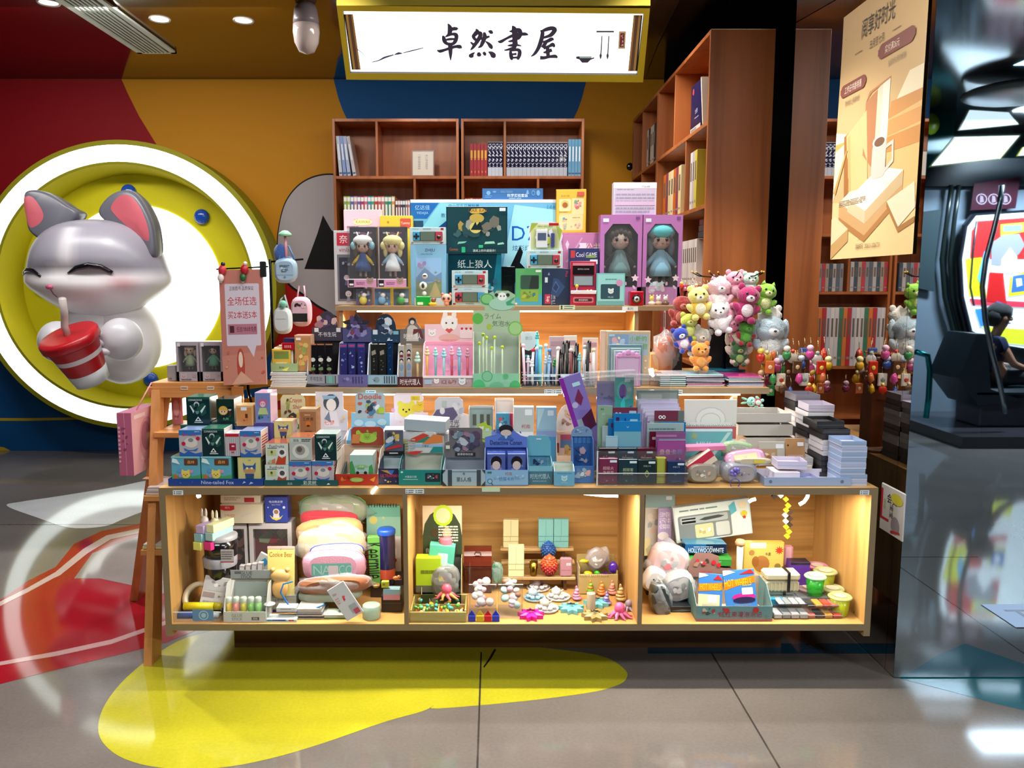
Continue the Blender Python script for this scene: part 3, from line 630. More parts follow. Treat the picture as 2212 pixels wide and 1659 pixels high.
for i in range(24): b.box(.04, .02 + i * .063, -.045, .55, .028 + i * .063, -.006, '#40363a', 'S')
b.build('cross_blades', e)
# ---- bookcases
CH = (.42, .13, .036)
def bookcase(name, loc, rz, W, D, Hh, rows, divs, label, t=.02, col=CH):
    e = empty(name, loc, (0, 0, rz)); tag(e, label, 'bookcase', )
    for x in (0, W - t): b = MB(); b.box(x, 0, 0, x + t, D, Hh, col, 'Y', .0015); b.build('side_panel', e)
    b = MB(); b.box(t, D - .012, 0, W - t, D, Hh, col, 'Y'); b.build('back_panel', e)
    b = MB(); b.box(t, 0, Hh - .022, W - t, D - .012, Hh, col, 'Y', .001); b.build('top_board', e)
    for z in rows: b = MB(); b.box(t, 0, z - .022, W - t, D - .012, z, col, 'Y', .001); b.build('shelf', e)
    zs = [0] + list(rows) + [Hh - .022]
    for k, dl in enumerate(divs):
        for x in dl: z0 = zs[len(zs) - 2 - k]; z1 = zs[len(zs) - 1 - k] - (.022 if k else 0); b = MB(); b.box(x, .003, z0, x + .018, D - .012, z1, col, 'Y', .001); b.build('divider', e)
    return e
YB = 6.38
zt_ = at(854, 256, YB).z; ZR = [at(854, 380, YB).z, at(854, 505, YB).z, at(854, 630, YB).z, .75, .35, .08]
XA = [at(u, 300, YB).x for u in (718, 991, 996, 1262)]
d1 = at(811, 300, YB).x - XA[0]; d2 = at(893, 400, YB).x - XA[0]; d3 = at(1088, 300, YB).x - XA[2]; d4 = at(1160, 400, YB).x - XA[2]
rr = sorted(ZR)
bookcase('bookcase', (XA[0], YB, 0), 0, XA[1] - XA[0], .30, zt_, rr, [[d1], [d2], [d1], [d2]], 'red-brown bookcase on the back wall, left of the pair, with a framed card')
bookcase('bookcase', (XA[2], YB, 0), 0, XA[3] - XA[2], .30, zt_, rr, [[d3], [d4], [d3], [d4]], 'red-brown bookcase on the back wall, right of the pair, with red and navy books')
XS = 1.119; zr = [2.246, 1.818, 1.39, .96, .53, .1]
bookcase('bookcase', (XS, 5.70, 0), -pi / 2, 5.70 - 4.36, .335, 2.70, sorted(zr), [[.50], [.83], [.5], [.83]], 'tall cherry bookcase at the right standing with its broad end panel to the camera')
bookcase('bookcase', (XS, 6.70, 0), -pi / 2, 6.70 - 5.71, .335, 2.70, sorted(zr), [[.4], [.4], [.4], [.4]], 'far tall cherry bookcase in the right row, next to the back wall')
BK = {}
def bookmesh(t, h, d, col, style):
    b = MB(); b.box(0, 0, 0, t, d, h, col, 'G' if style in 'ns' else 'P', .0012); b.box(.0016, .006, -.0002 + .001, t - .0016, d + .0004, h - .003 + .0035, '#e9e2d2', 'P')
    S = {'n': 'r 0 0 1 .26 #b8bcc8;b .0 .28 1 .98 14 %d #c9cbd8,#171640,#dadbe6;p #c8cad8 .0 .9 .5 .84 1 .9 1 .86 .5 .8 0 .86;p #d0d2e0 .1 .76 .6 .72 .9 .64 .5 .67;p #c8cad8 0 .6 .5 .64 1 .57 .5 .58;p #d8dae4 .2 .52 .8 .5 .6 .44;p #c0c2d4 0 .4 .4 .36 1 .4 .5 .32;r .3 .28 .7 .3 #d0d0dc;r 0 .99 1 1 #d0d0d8', 'r': 'r .2 .55 .8 .8 #d8a32c;r .3 .5 .7 .54 #d8a32c;r .4 .1 .6 .16 #d8a32c',
         's': 'r .1 .05 .9 .09 #30507a;r .3 .4 .7 .8 #e8ecf2', 'm': 'r .05 .86 .95 .97 #f4f0ea;r .2 .35 .8 .78 #f6efe4;r .15 .08 .85 .2 #e8e0d0', 'w': 'r .25 .5 .75 .82 #6a5a50;r .2 .12 .8 .16 #9a8a80', 'd': 'r .2 .5 .8 .85 #c9b88a;r .2 .1 .8 .16 #c9b88a', 'p': ''}[style]
    if style == 'n': S = S % random.Random(t * 1e5 + h * 100).randint(1, 99)
    front(b, t, h, S, x0=0, mat='P'); return b
def place_book(loc, t, h, d, col, style, label, group, rz=0, lean=0, key=None, rx=0):
    key = key or (round(t, 4), round(h, 3), col, style)
    if key in BK: o = BK[key].copy(); COL.objects.link(o)
    else: o = bookmesh(t, h, d, col, style).build('book'); BK[key] = o
    o.location = (loc[0], loc[1], loc[2] + .001); o.rotation_euler = (rx, math.radians(lean), rz); return tag(o, label, 'book', group)
def row(us, vt, z, y, cols, style, what, where, d=.2, group=None, lean=0, jit=0):
    rn = random.Random(us[0])
    for i in range(len(us) - 1):
        a = at(us[i], vt, y); c = at(us[i + 1], vt, y); h = a.z - z; col = cols[i % len(cols)]
        if isinstance(col, tuple): col, nm = col
        else: nm = ''
        h -= jit * rn.random()
        place_book((a.x, y, z), c.x - a.x - .0012, h, d, col, style, f'{nm + " " if nm else ""}{what}, {ORD[i]} from the left {where}', group, lean=lean)
yb_ = YB + .015
def lsp(a, c, n): return [a + (c - a) * i / n for i in range(n + 1)]
zA, zB = rr[-1], rr[-2]
for i, (u, cc, nm) in enumerate(((731, '#c9cdd6', 'pale grey'), (740, '#8fa5d8', 'pale blue'), (749, '#aebcdc', 'silver blue'), (761, '#c4c0c4', 'off-white'))):
    p = at(u, 300, yb_); place_book((p.x, yb_, zA), .026, .30, .2, cc, 's', f'{nm} book leaning at the left end of the upper shelf', 'leaning books on the upper shelf', lean=[-4, -5, -6, -9][i])
row(lsp(1015, 1053, 5), 311, zA, yb_, ['#9c0c1c'], 'r', 'red book with gold lettering', 'among the five reds', group='red books on the upper shelf')
row(lsp(1054, 1086, 4), 307, zA, yb_, ['#15143c'], 'n', 'navy and white book', 'in the short run beside the reds', group='navy and white books')
row(lsp(1094, 1226, 15), 308, zA, yb_, ['#15143c'], 'n', 'navy and white book', 'in the long run of the upper shelf', group='navy and white books')
row(lsp(1228, 1256, 4), 301, zA, yb_, ['#5f9cc0'], 's', 'light blue book', 'at the right end of the upper shelf', group='light blue books')
mc = [('#8fae4a', 'leaf green'), ('#9db35a', 'olive green'), ('#4f6cae', 'blue'), ('#b9788c', 'rose'), ('#6f5aa8', 'violet'), ('#b02c5a', 'crimson'), ('#c76a86', 'pink'), ('#3a8fa8', 'teal'), ('#48a07a', 'jade'), ('#c23a3a', 'red'), ('#c4565e', 'coral'), ('#d06a70', 'salmon'), ('#35946e', 'green'), ('#2f8c74', 'sea green'), ('#d89a4a', 'orange')]
row(lsp(742, 853, 15), 424, zB, yb_, mc, 'm', 'slim white-topped book', 'on the second shelf', group='colourful books on the second shelf')
row(lsp(854, 886, 6), 432, zB, yb_, [('#5a3a50', 'plum'), ('#9c4a4a', 'brick'), ('#3a3a5c', 'slate'), ('#2f4060', 'ink blue'), ('#8a6a6a', 'dusty'), ('#c08088', 'dusty pink')], 'm', 'slim short book', 'in the short second-shelf run', group='colourful books on the second shelf')
row(lsp(1004, 1045, 7), 428, zB, yb_, [('#b02020', 'red'), ('#a83018', 'rust'), ('#c08020', 'amber'), ('#903030', 'maroon')], 'm', 'book', 'behind the science box', group='small books behind the science box')
zC3, zD = rr[-3], rr[-4]; mm = [('#8c8a90', 'grey'), ('#5c6470', 'slate'), ('#b8b0ac', 'pale'), ('#3c4c5c', 'dark blue'), ('#a89888', 'beige'), ('#c03848', 'red')]
row(lsp(1004, 1085, 10), 566, zC3, yb_, mm[::-1], 'w', 'book', 'in the left bay of the third shelf', group='third shelf books')
row(lsp(1100, 1240, 18), 570, zC3, yb_, mm, 'w', 'book', 'on the right of the third shelf', group='third shelf books')
row(lsp(1004, 1150, 16), 665, zD, yb_, [('#e0d8d4', 'white'), ('#c8c4cc', 'grey'), ('#b82c38', 'red'), ('#d87838', 'orange'), ('#3c7c5c', 'green'), ('#d8d0d0', 'pale')], 'w', 'book', 'on the fourth shelf, right unit', group='fourth shelf books')
row(lsp(1172, 1240, 7), 660, zD, yb_, [('#18181c', 'black'), ('#c8683c', 'orange'), ('#2c5c4c', 'green')], 'd', 'book', 'in the end bay of the fourth shelf', group='fourth shelf books')
row(lsp(900, 980, 10), 568, zC3, yb_, mm, 'w', 'book', 'on the third shelf, left unit', group='third shelf books')
p = at(914, 378, YB + .1); b = MB(); w, hh = .18, .21
b.box(-w / 2, 0, 0, w / 2, .012, hh, '#7a4a34', 'Y', .001); front(b, w, hh, 'r .06 .06 .94 .94 #cfc4b4;T .66 .55 .1 #5a4a44 .55 枕上诗书闲处好;T .34 .55 .1 #5a4a44 .55 门前风景雨来佳', mat='P')
tag(b.build('framed_card', None, (p.x, YB + .08, zA + .003), (math.radians(-8), 0, 0)), 'small framed card of handwritten verse standing on the upper shelf', 'picture frame')
# books in the right-hand bookcases (spines face left)
def rrow(us, v, z, h, cols, style, what, where, group, d=.2, jit=.0):
    rn = random.Random(us[0] + 3)
    for i in range(len(us) - 1):
        ya = onx(us[i], v, XS + .03).y; yb2 = onx(us[i + 1], v, XS + .03).y; t = ya - yb2 - .0015; col = cols[i % len(cols)]; nm = ''
        if isinstance(col, tuple): col, nm = col
        place_book((XS + .025, ya, z), t, h - jit * rn.random(), d, col, style, f'{nm + " " if nm else ""}{what}, {ORD[i]} from the back {where}', group, rz=-pi / 2)
rrow(lsp(1399, 1418, 5), 300, 2.246, .28, [('#c9c0b4', 'pale'), ('#28241e', 'black'), ('#d0c8bc', 'cream')], 'w', 'book', 'on the top right-hand shelf', 'right bookcase books')
rrow(lsp(1434, 1472, 7), 415, 1.818, .30, [('#c8641c', 'orange'), ('#8c3a4a', 'wine'), ('#e0c890', 'cream'), ('#e2cf9c', 'ivory')], 'w', 'tall book', 'on the second right-hand shelf', 'right bookcase books')
rrow(lsp(1492, 1506, 3), 400, 1.818, .33, [('#cfc8c0', 'grey-white'), ('#b9a8a4', 'mauve'), ('#c8b83a', 'mustard')], 'w', 'tall book', 'at the near end of the second shelf', 'right bookcase books')
rrow(lsp(1468, 1506, 9), 560, 1.39, .26, [('#e4d4cc', 'white'), ('#d8c4bc', 'blush'), ('#e8dcd0', 'cream')], 'w', 'thin book', 'on the third right-hand shelf', 'right bookcase books')
rrow(lsp(1427, 1450, 6), 720, .96, .30, [('#c8403a', 'red'), ('#d0504a', 'bright red'), ('#e8e0d8', 'white'), ('#b83030', 'dark red')], 'w', 'book', 'on the shelf behind the soft toys', 'right bookcase books')
q0 = onx(1484, 235, XS + .02)
b = MB(); b.box(0, 0, 0, .23, .03, .27, '#2c2048', 'G', .002); front(b, .23, .27, 'r 0 0 1 .12 #d8d2c8;o .22 .86 .08 #c84a4a;t .55 .42 .1 #e8e2f0 .5 大师;r .4 .28 .8 .3 #a8a0c0;l .1 .02 .6 .1 3 #806050', x0=0, mat='G')
tag(b.build('boxed_book', None, (XS + .02, 4.83, 2.248), (0, 0, -pi / 2 )), 'big dark purple book faced out on the top right shelf', 'book')
b = MB(); b.box(0, 0, 0, .012, .2, .27, '#d8cdb8', 'P', .001); tag(b.build('thin_book', None, (XS + .005, 4.50, 2.246), (math.radians(0), math.radians(-14), -pi / 2)), 'thin cream book leaning in front of the purple boxed book', 'book')
for i in range(3):
    b = MB(); b.box(0, 0, 0, .2, .16, .033, ['#3a3a3c', '#4a3c3c', '#5a2a30'][i], 'P', .002); b.box(.002, .003, .004, .196, .163, .029, '#d8d0c4'); tag(b.build('book', None, (XS + .03, 4.62 - .01 * i, 1.39 + .26 + .002 + .034 * i), (0, 0, -pi / 2 + .05 * i)), ['dark grey book lying lowest', 'brownish book lying in the middle', 'dark red book lying on top'][i] + ' in the flat pile on the right bookcase', 'book')
p = onx(1362, 358, XS); e = empty('round_gadget', (XS + .02, p.y, 1.818 + .43)); tag(e, 'white gadget with a black ball-like eye at the far end of the right shelves', 'gadget')
b = MB(); b.ell((0, 0, .07), (.07, .07, .07), '#d9d4d0', 'S', 20); b.build('body', e); b = MB(); b.ell((-.035, -.03, .09), (.045, .045, .05), '#08080c', 'G', 18); b.build('lens', e)
# ---- the display stand
KX0, KX1, KY, ZT = at(343, 1062, 2.70).x, at(1897, 1062, 2.70).x, 2.70, .708
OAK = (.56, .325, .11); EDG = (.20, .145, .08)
st = empty('display_counter', (0, KY, 0)); tag(st, 'long oak display counter with three open lit compartments along the floor', 'display counter')
def board(x0, y0, z0, x1, y1, z1, name, mat, par=st, col=OAK, o=KY, edge=True):
    b = MB(); b.box(x0, y0 - o, z0, x1, y1 - o, z1, col, mat)
    if edge: b.box(x0, y0 - o - .0012, z0, x1, y0 - o, z1, EDG, 'S')
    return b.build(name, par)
ZB0, ZB1 = .198, .222; t = .022; KD = 3.17
XD = [at(876.5, 1200, KY).x, at(1384.5, 1200, KY).x]
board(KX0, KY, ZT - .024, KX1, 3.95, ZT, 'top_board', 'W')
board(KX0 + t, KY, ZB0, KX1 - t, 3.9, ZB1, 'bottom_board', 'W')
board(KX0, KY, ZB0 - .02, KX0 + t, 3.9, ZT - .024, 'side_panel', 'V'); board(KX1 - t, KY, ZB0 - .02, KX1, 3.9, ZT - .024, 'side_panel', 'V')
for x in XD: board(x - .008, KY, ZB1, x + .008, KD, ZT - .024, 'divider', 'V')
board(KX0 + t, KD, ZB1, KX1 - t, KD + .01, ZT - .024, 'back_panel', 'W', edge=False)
b = MB(); b.box(KX0 + .14, .29, 0, KX1 - .2, .31, ZB0, (.13, .06, .022), 'W'); b.build('plinth', st)
Y2, Z2, Y1, Z1 = 3.18, .99, 3.56, 1.302
X2 = [at(580, 845, Y2).x, at(1662, 845, Y2).x]; X1 = [at(724, 665, Y1).x, at(1471, 665, Y1).x]
r2 = empty('shelf_riser', (0, Y2, ZT)); tag(r2, 'wide lower oak riser shelf standing on the counter, lit underneath', 'shelf')
def rb(x0, y0, z0, x1, y1, z1, name, mat, par, o, oz, edge=True):
    b = MB(); b.box(x0, y0 - o, z0 - oz, x1, y1 - o, z1 - oz, OAK, mat)
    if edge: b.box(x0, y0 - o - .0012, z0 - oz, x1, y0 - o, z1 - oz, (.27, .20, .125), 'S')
    b.build(name, par)
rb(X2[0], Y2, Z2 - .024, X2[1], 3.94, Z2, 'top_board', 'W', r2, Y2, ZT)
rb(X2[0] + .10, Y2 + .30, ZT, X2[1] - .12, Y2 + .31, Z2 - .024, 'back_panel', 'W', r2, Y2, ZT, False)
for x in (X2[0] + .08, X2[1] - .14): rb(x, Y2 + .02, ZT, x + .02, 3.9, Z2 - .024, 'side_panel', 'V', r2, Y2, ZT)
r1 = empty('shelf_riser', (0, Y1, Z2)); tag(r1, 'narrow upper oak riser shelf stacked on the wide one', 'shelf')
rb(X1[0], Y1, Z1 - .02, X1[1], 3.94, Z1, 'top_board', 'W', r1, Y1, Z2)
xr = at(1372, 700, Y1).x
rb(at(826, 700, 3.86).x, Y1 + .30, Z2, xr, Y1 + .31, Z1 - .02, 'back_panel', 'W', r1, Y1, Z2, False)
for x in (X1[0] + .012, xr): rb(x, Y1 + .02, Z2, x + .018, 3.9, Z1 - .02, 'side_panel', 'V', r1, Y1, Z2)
# LED tapes
for (x0, x1, y, z, lab) in ((at(770, 670, Y1).x, at(1352, 670, Y1).x, Y1 + .012, Z1 - .021, 'bright LED strip under the upper riser shelf'), (at(650, 850, Y2).x, at(1205, 850, Y2).x, Y2 + .006, Z2 - .025, 'bright LED strip under the lower riser shelf'), (at(1460, 850, Y2).x, at(1600, 850, Y2).x, Y2 + .006, Z2 - .025, 'short LED strip under the right end of the lower riser shelf')):
    b = MB(); b.box(x0, 0, -.005, x1, .012, 0, '#fff0d0', 'E'); tag(b.build('led_strip', None, (0, y, z)), lab, 'led strip')
def lamp(pts, r, lab, y):
    e = empty('led_strip', at(*pts[0], y)); tag(e, lab, 'led strip'); o = e.location; b = MB(); P = [at(u, v, y) - o for u, v in pts]; b.tube(P, r, '#fff0d0', 'E', 8); b.build('lit_tape', e)
lamp([(1245, 1064), (1275, 1068), (1305, 1071), (1335, 1072)], .0045, 'sagging lit LED strip at the top of the middle compartment', 2.74)
lamp([(1618, 1084), (1624, 1080), (1632, 1078)], .006, 'short bright LED end hanging in the right compartment beside the tin', 2.74)
lamp([(1727, 1090), (1737, 1084), (1744, 1074), (1746, 1064)], .006, 'curled bright LED strip at the top right of the right compartment', 2.74)
lamp([(426, 1072), (432, 1070)], .007, 'bright LED end at the top of the left compartment', 2.74)
lamp([(803, 1066), (808, 1058), (814, 1052)], .005, 'LED strip end curling over the counter edge above the left compartment', 2.694)
for (u0, u1, v, y, lab, tx) in ((374, 396, 1064, KY, 'white price label at the left end of the counter edge', 'x'), (876, 896, 1061, KY, 'left one of the two price labels joined above the middle divider', 'x'), (896, 916, 1061, KY, 'right one of the two price labels joined above the middle divider', 'x'),
    (1041, 1080, 1057, KY, 'pale green blank label on the counter edge', ''), (1857, 1877, 1064, KY, 'price label at the right end of the counter edge', 'x'), (790, 812, 848, Y2, 'price label on the lower riser under the purple pen boxes', 'x'), (1176, 1194, 846, Y2, 'left price label under the pen tray', 'x'), (1195, 1215, 846, Y2, 'right price label under the pen tray', 'x'), (1462, 1474, 847, Y2, 'small price label under the stack of notebooks', 'x'),
    (1208, 1242, 664, Y1, 'green handwritten label on the upper riser edge', 'x'), (1344, 1378, 667, Y1, 'white handwritten label with curling edge on the upper riser', '系列')):
    x, z, w, hh = rpx(u0, v - 5, u1, v + 5, y); b = MB(); b.box(-w / 2, 0, 0, w / 2, .0008, hh, '#b9d0b0' if 'green' in lab else '#d4dfe2')
    front(b, w, hh, ('o .15 .7 .06 #222;r .3 .64 .9 .78 #334;o .15 .3 .06 #222;r .3 .22 .85 .36 #334' if tx == 'x' else '') + (';t .5 .5 .6 #333 .7 ' + tx if tx == '系列' else ''))
    tag(b.build('price_label', None, (x, y - .0022, z)), lab, 'label')
# ================================================================ what the pillar mirrors: a train-carriage lounge across the concourse
def vr(u, v, yv): p = at(u, v, yv); return Vector((p.x, 2 * YM - yv, p.z))
YWV = 8.2; yw = 2 * YM - YWV
def vprism(mb, pts, yv, t, col, mat='S', k=0):
    q = [vr(u, v, yv) for u, v in pts]; y = q[0].y + .002 * k; mb.prism([(p.x, p.z) for p in q], y - t, y, col, mat)
rt = empty('train_lounge', (5.2, yw, 0)); tag(rt, 'grey train-carriage lounge wall seen mirrored in the pillar', 'train lounge')
def put(mb, name, par=rt):
    o = mb.build(name, par); o.location = tuple(-c for c in par.location) if par else (0, 0, 0); return o
b = MB(); b.box(4.1, yw - .05, .1, 6.25, yw - .003, 2.35, '#7c8894', 'S'); put(b, 'side_wall')
b = MB(); b.box(4.1, yw - .05, 2.35, 6.25, yw + .05, 2.62, '#0d1418', 'S'); put(b, 'header')
b = MB(); b.box(4.0, yw - .05, 0, 6.25, yw + 1.4, .1, '#3c3a3e', 'B'); put(b, 'platform')
b = MB(); vprism(b, [(1965, 150), (2070, 200), (2060, 300), (2010, 365), (1965, 365)], 8.0, .02, '#06585c', 'S'); put(b, 'teal_door')
b = MB(); b.ell(vr(1990, 270, 7.9), (.07, .03, .08), '#8fae20', 'S', 12); b.ell(vr(2012, 268, 7.9), (.08, .03, .1), '#9dbb24', 'S', 12); put(b, 'door_knob')
for pts, nm in (([(2073, 280), (2094, 238), (2178, 243), (2198, 268)], 'window_light'), ([(2012, 358), (2063, 298), (2198, 295), (2158, 342)], 'window_light'), ([(2200, 336), (2212, 318), (2300, 310), (2300, 330)], 'window_light')):
    b = MB(); c = (sum(p[0] for p in pts) / 4, sum(p[1] for p in pts) / 4)
    vprism(b, [(c[0] + (x - c[0]) * 1.05, c[1] + (y - c[1]) * 1.08) for x, y in pts], 7.7, .02, '#5a5a18', 'S'); f = put(b, 'window_frame')
    b = MB(); vprism(b, pts, 7.7, .004, '#f4fbff', 'L', 4); b.build(nm, f)
b = MB(); vprism(b, [(1972, 460), (2034, 452), (2020, 560), (2018, 630), (1972, 620)], 8.15, .02, '#39464a', 'S'); put(b, 'door_window')
for xs in ([(2055, 400), (2046, 470), (2034, 560), (2040, 640), (2060, 720), (2078, 800), (2082, 880)], [(2072, 400), (2062, 470), (2052, 560), (2056, 640), (2076, 720), (2092, 800), (2096, 880)]):
    b = MB(); b.tube([vr(u, v, 8.14) for u, v in xs], .022, '#16211f', 'S', 8); put(b, 'door_seal')
b = MB(); vprism(b, [(2104, 397), (2204, 381), (2194, 450), (2097, 454)], 8.1, .01, '#3a1420', 'S')
for u in (2120, 2146, 2172):
    for k in range(12):
        a0, a1 = 2 * pi * k / 12, 2 * pi * (k + 1) / 12; vprism(b, [(u + 12 * math.cos(a0), 430 + 12 * math.sin(a0)), (u + 12 * math.cos(a1), 430 + 12 * math.sin(a1)), (u + 10 * math.cos(a1), 430 + 10 * math.sin(a1)), (u + 10 * math.cos(a0), 430 + 10 * math.sin(a0))], 8.1, .002, '#a08a98', 'S', 2)
    vprism(b, [(u - 3, 422), (u + 3, 424), (u + 5, 436), (u - 4, 438)], 8.1, .002, '#8a7684', 'S', 2)
o = put(b, 'notice_board'); 
e = empty('advert_lightbox', (5.2, yw, 1)); tag(e, 'bright colourful lightbox picture mirrored at the far right of the pillar', 'lightbox')
def lput(mb, nm): o = mb.build(nm, e); o.location = (-5.2, -yw, -1); return o
LB = [(2108, 466), (2320, 452), (2320, 770), (2150, 742), (2100, 715), (2082, 640), (2078, 560), (2090, 490)]
b = MB(); c_ = (2200, 600); vprism(b, [(c_[0] + (x - c_[0]) * 1.05, c_[1] + (y - c_[1]) * 1.04) for x, y in LB], 8.05, .05, '#0a0c1a', 'S'); lput(b, 'frame')
b = MB(); vprism(b, LB, 8.05, .004, '#f2f6f4', 'D', 3)
def lp(pts, col, k): vprism(b, pts, 8.05, .001, col, 'D', 3 + k)
lp([(2112, 478), (2215, 470), (2215, 560), (2094, 560), (2098, 500)], '#b82828', 1); lp([(2084, 560), (2120, 556), (2130, 640), (2092, 640)], '#e0e020', 2); lp([(2160, 485), (2215, 480), (2215, 500), (2160, 510)], '#efe83c', 3)
lp([(2166, 488), (2205, 486), (2205, 498), (2166, 500)], '#7ec0d8', 4); lp([(2140, 525), (2165, 508), (2200, 505), (2212, 530), (2200, 548), (2170, 575), (2140, 570)], '#8f8f96', 4); lp([(2162, 560), (2180, 535), (2195, 555), (2190, 590), (2160, 590)], '#f4f4f4', 5)
lp([(2135, 588), (2165, 590), (2172, 655), (2128, 650)], '#c42020', 6); lp([(2110, 600), (2124, 545), (2134, 530), (2136, 560), (2118, 620)], '#64b4e0', 5); lp([(2180, 600), (2215, 585), (2215, 635), (2176, 640)], '#e8e020', 4); lp([(2186, 596), (2215, 592), (2215, 628), (2182, 632)], '#3a68b8', 5)
lp([(2192, 602), (2204, 601), (2206, 616), (2194, 620)], '#f0f4f8', 6); lp([(2092, 645), (2215, 652), (2215, 664), (2098, 658)], '#d43a50', 4); lp([(2104, 668), (2140, 664), (2148, 700), (2116, 705)], '#3c86c8', 5); lp([(2150, 650), (2166, 655), (2176, 700), (2160, 704)], '#3a68b8', 7); lp([(2120, 705), (2215, 712), (2215, 745), (2150, 738)], '#e0e030', 4)
lput(b, 'picture')
def rail(pts, yv, r, col, label, col2=None):
    P = [vr(u, v, yv) for u, v in pts]; b = MB(); b.tube(P, r, col, 'X', 10); tag(b.build('grab_pole'), label, 'grab pole')
rail([(2164, 400), (2160, 440), (2146, 500), (2130, 560), (2122, 620), (2128, 690), (2142, 760), (2158, 820), (2168, 870), (2171, 893)], 7.05, .022, '#9aa2a8', 'curved grey grab pole mirrored in front of the seated person')
rail([(2110, 478), (2102, 540), (2096, 620), (2104, 660)], 7.8, .010, '#9aa2a8', 'thin grab pole mirrored against the colourful lightbox')
rail([(1978, 760), (2004, 768), (2009, 800), (2006, 860), (2000, 903)], 6.9, .024, '#1c8a90', 'short teal handrail mirrored near the pillar edge')
b = MB(); b.ell((0, 0, 0), (.42, .42, .07), '#7a7c7c', 'S', 28); tag(b.build('ceiling_saucer', None, (4.25, -1.3, 2.93)), 'grey saucer-shaped ceiling fitting mirrored at the top right', 'ceiling fitting')
# bench and seated person
hp = vr(2150, 852, 7.5); e = empty('bench_seat', (hp.x, hp.y, .102)); tag(e, 'dark moulded bench seat mirrored beside the lightbox', 'seat')
b = MB(); b.box(-.35, -.25, .27, .9, .25, .35, '#20262c', 'S', .03); b.build('cushion', e)
b = MB(); b.prism([(-.5, .45), (-.36, .85), (-.28, .85), (-.2, .35), (.1, .25), (-.3, .2)], -.25, .25, '#272e34', 'S'); b.build('end_panel', e)
b = MB(); b.box(-.25, -.2, 0, .85, .2, .28, '#4a4650', 'S', .01); b.build('bench_base', e)
def skinmesh(name, chains, col, mat, parent, sub=2):
    vs = []; es = []; rs = []; idx = {}
    for ch in chains:
        prev = None
        for (x, y, z, r) in ch:
            k = (round(x, 4), round(y, 4), round(z, 4))
            if k not in idx: idx[k] = len(vs); vs.append((x, y, z)); rs.append(r)
            if prev is not None and prev != idx[k]: es.append((prev, idx[k]))
            prev = idx[k]
    me = bpy.data.meshes.new(name); me.from_pydata(vs, es, [])
    bm = bmesh.new(); bm.from_mesh(me); sk = bm.verts.layers.skin.verify(); bm.verts.ensure_lookup_table()
    for i, r in enumerate(rs): bm.verts[i][sk].radius = (r, r); bm.verts[i][sk].use_root = i == 0
    bm.to_mesh(me); bm.free()
    m_ = bpy.data.materials.get('fix ' + col + mat)
    if not m_:
        m_ = bpy.data.materials.new('fix ' + col + mat); m_.use_nodes = True; m_.node_tree.nodes['Principled BSDF'].inputs['Base Color'].default_value = lin(col); m_.node_tree.nodes['Principled BSDF'].inputs['Roughness'].default_value = .6 if mat == 'K' else .45
    me.materials.append(m_); o = bpy.data.objects.new(name, me); COL.objects.link(o); o.parent = parent
    s = o.modifiers.new('skin', 'SKIN'); s.use_smooth_shade = True; s2 = o.modifiers.new('sub', 'SUBSURF'); s2.levels = sub; s2.render_levels = sub
    me2 = bpy.data.meshes.new_from_object(o.evaluated_get(bpy.context.evaluated_depsgraph_get())); o.modifiers.clear(); o.data = me2
    me2.materials.clear(); me2.materials.append(m_)
    return o
pr = empty('person', (hp.x - .05, hp.y, .54)); tag(pr, 'dark-haired seated person in navy shirt looking down, mirrored in the pillar', 'person')
SK = '#a8745a'
neck = (.0, 0, .40); 
body = [[(0, 0, .03, .10), (-.03, 0, .16, .095), (-.02, 0, .30, .10), (0, 0, .37, .055), (.03, 0, .43, .04), (.05, 0, .50, .075), (.045, 0, .57, .085), (.04, 0, .62, .06)]]
hands = []
for s in (-1, 1):
    sh = (-.02, s * .13, .33, .045); el = (.06 + .03 * s, s * .17, .13, .034); wr = (.26, s * .10, .08, .024)
    body.append([(-.02, 0, .30, .10), sh, el, wr, (.30, s * .10, .07, .028), (.33, s * .10, .065, .024)])
    for f in range(4): body.append([(.33, s * .10, .065, .024), (.355, s * (.10) + (f - 1.5) * .018, .06, .009), (.385 + .004 * (f in (1, 2)), s * .10 + (f - 1.5) * .02, .045, .008), (.395, s * .10 + (f - 1.5) * .02, .02, .007)])
    body.append([(.30, s * .10, .07, .028), (.315, s * .06, .07, .010), (.335, s * .045, .06, .008)])
    body.append([(0, 0, .03, .10), (.08, s * .08, .0, .075), (.38, s * .10, .02, .055), (.40, s * .10, -.18, .042), (.39, s * .10, -.37, .032), (.47, s * .10, -.40, .028)])
skinmesh('body', body, SK, 'S', pr)
skinmesh('shirt', [[(0, 0, .03, .115), (-.03, 0, .16, .11), (-.02, 0, .30, .115), (0, 0, .365, .07)], [(-.02, 0, .30, .115), (-.02, -.13, .33, .06), (.02, -.155, .23, .055)], [(-.02, 0, .30, .115), (-.02, .13, .33, .06), (.02, .155, .23, .055)]], '#101638', 'K', pr)
skinmesh('trousers', [[(0, 0, .04, .118), (.08, -.08, .0, .088), (.38, -.10, .02, .068), (.40, -.10, -.18, .056), (.39, -.10, -.35, .05)], [(0, 0, .04, .118), (.08, .08, .0, .088), (.38, .10, .02, .068), (.40, .10, -.18, .056), (.39, .10, -.35, .05)]], '#14161c', 'K', pr)
for s in (-1, 1): b = MB(); b.ell((.45, s * .10, -.40), (.11, .045, .03), '#2a2a30', 'S', 14); b.build('shoe', pr)
b = MB(); b.ell((.025, 0, .60), (.115, .105, .085), '#0c0a0c', 'K', 20, lump=.05, seed=2); b.ell((-.03, 0, .555), (.075, .1, .09), '#0c0a0c', 'K', 16); b.build('hair', pr)
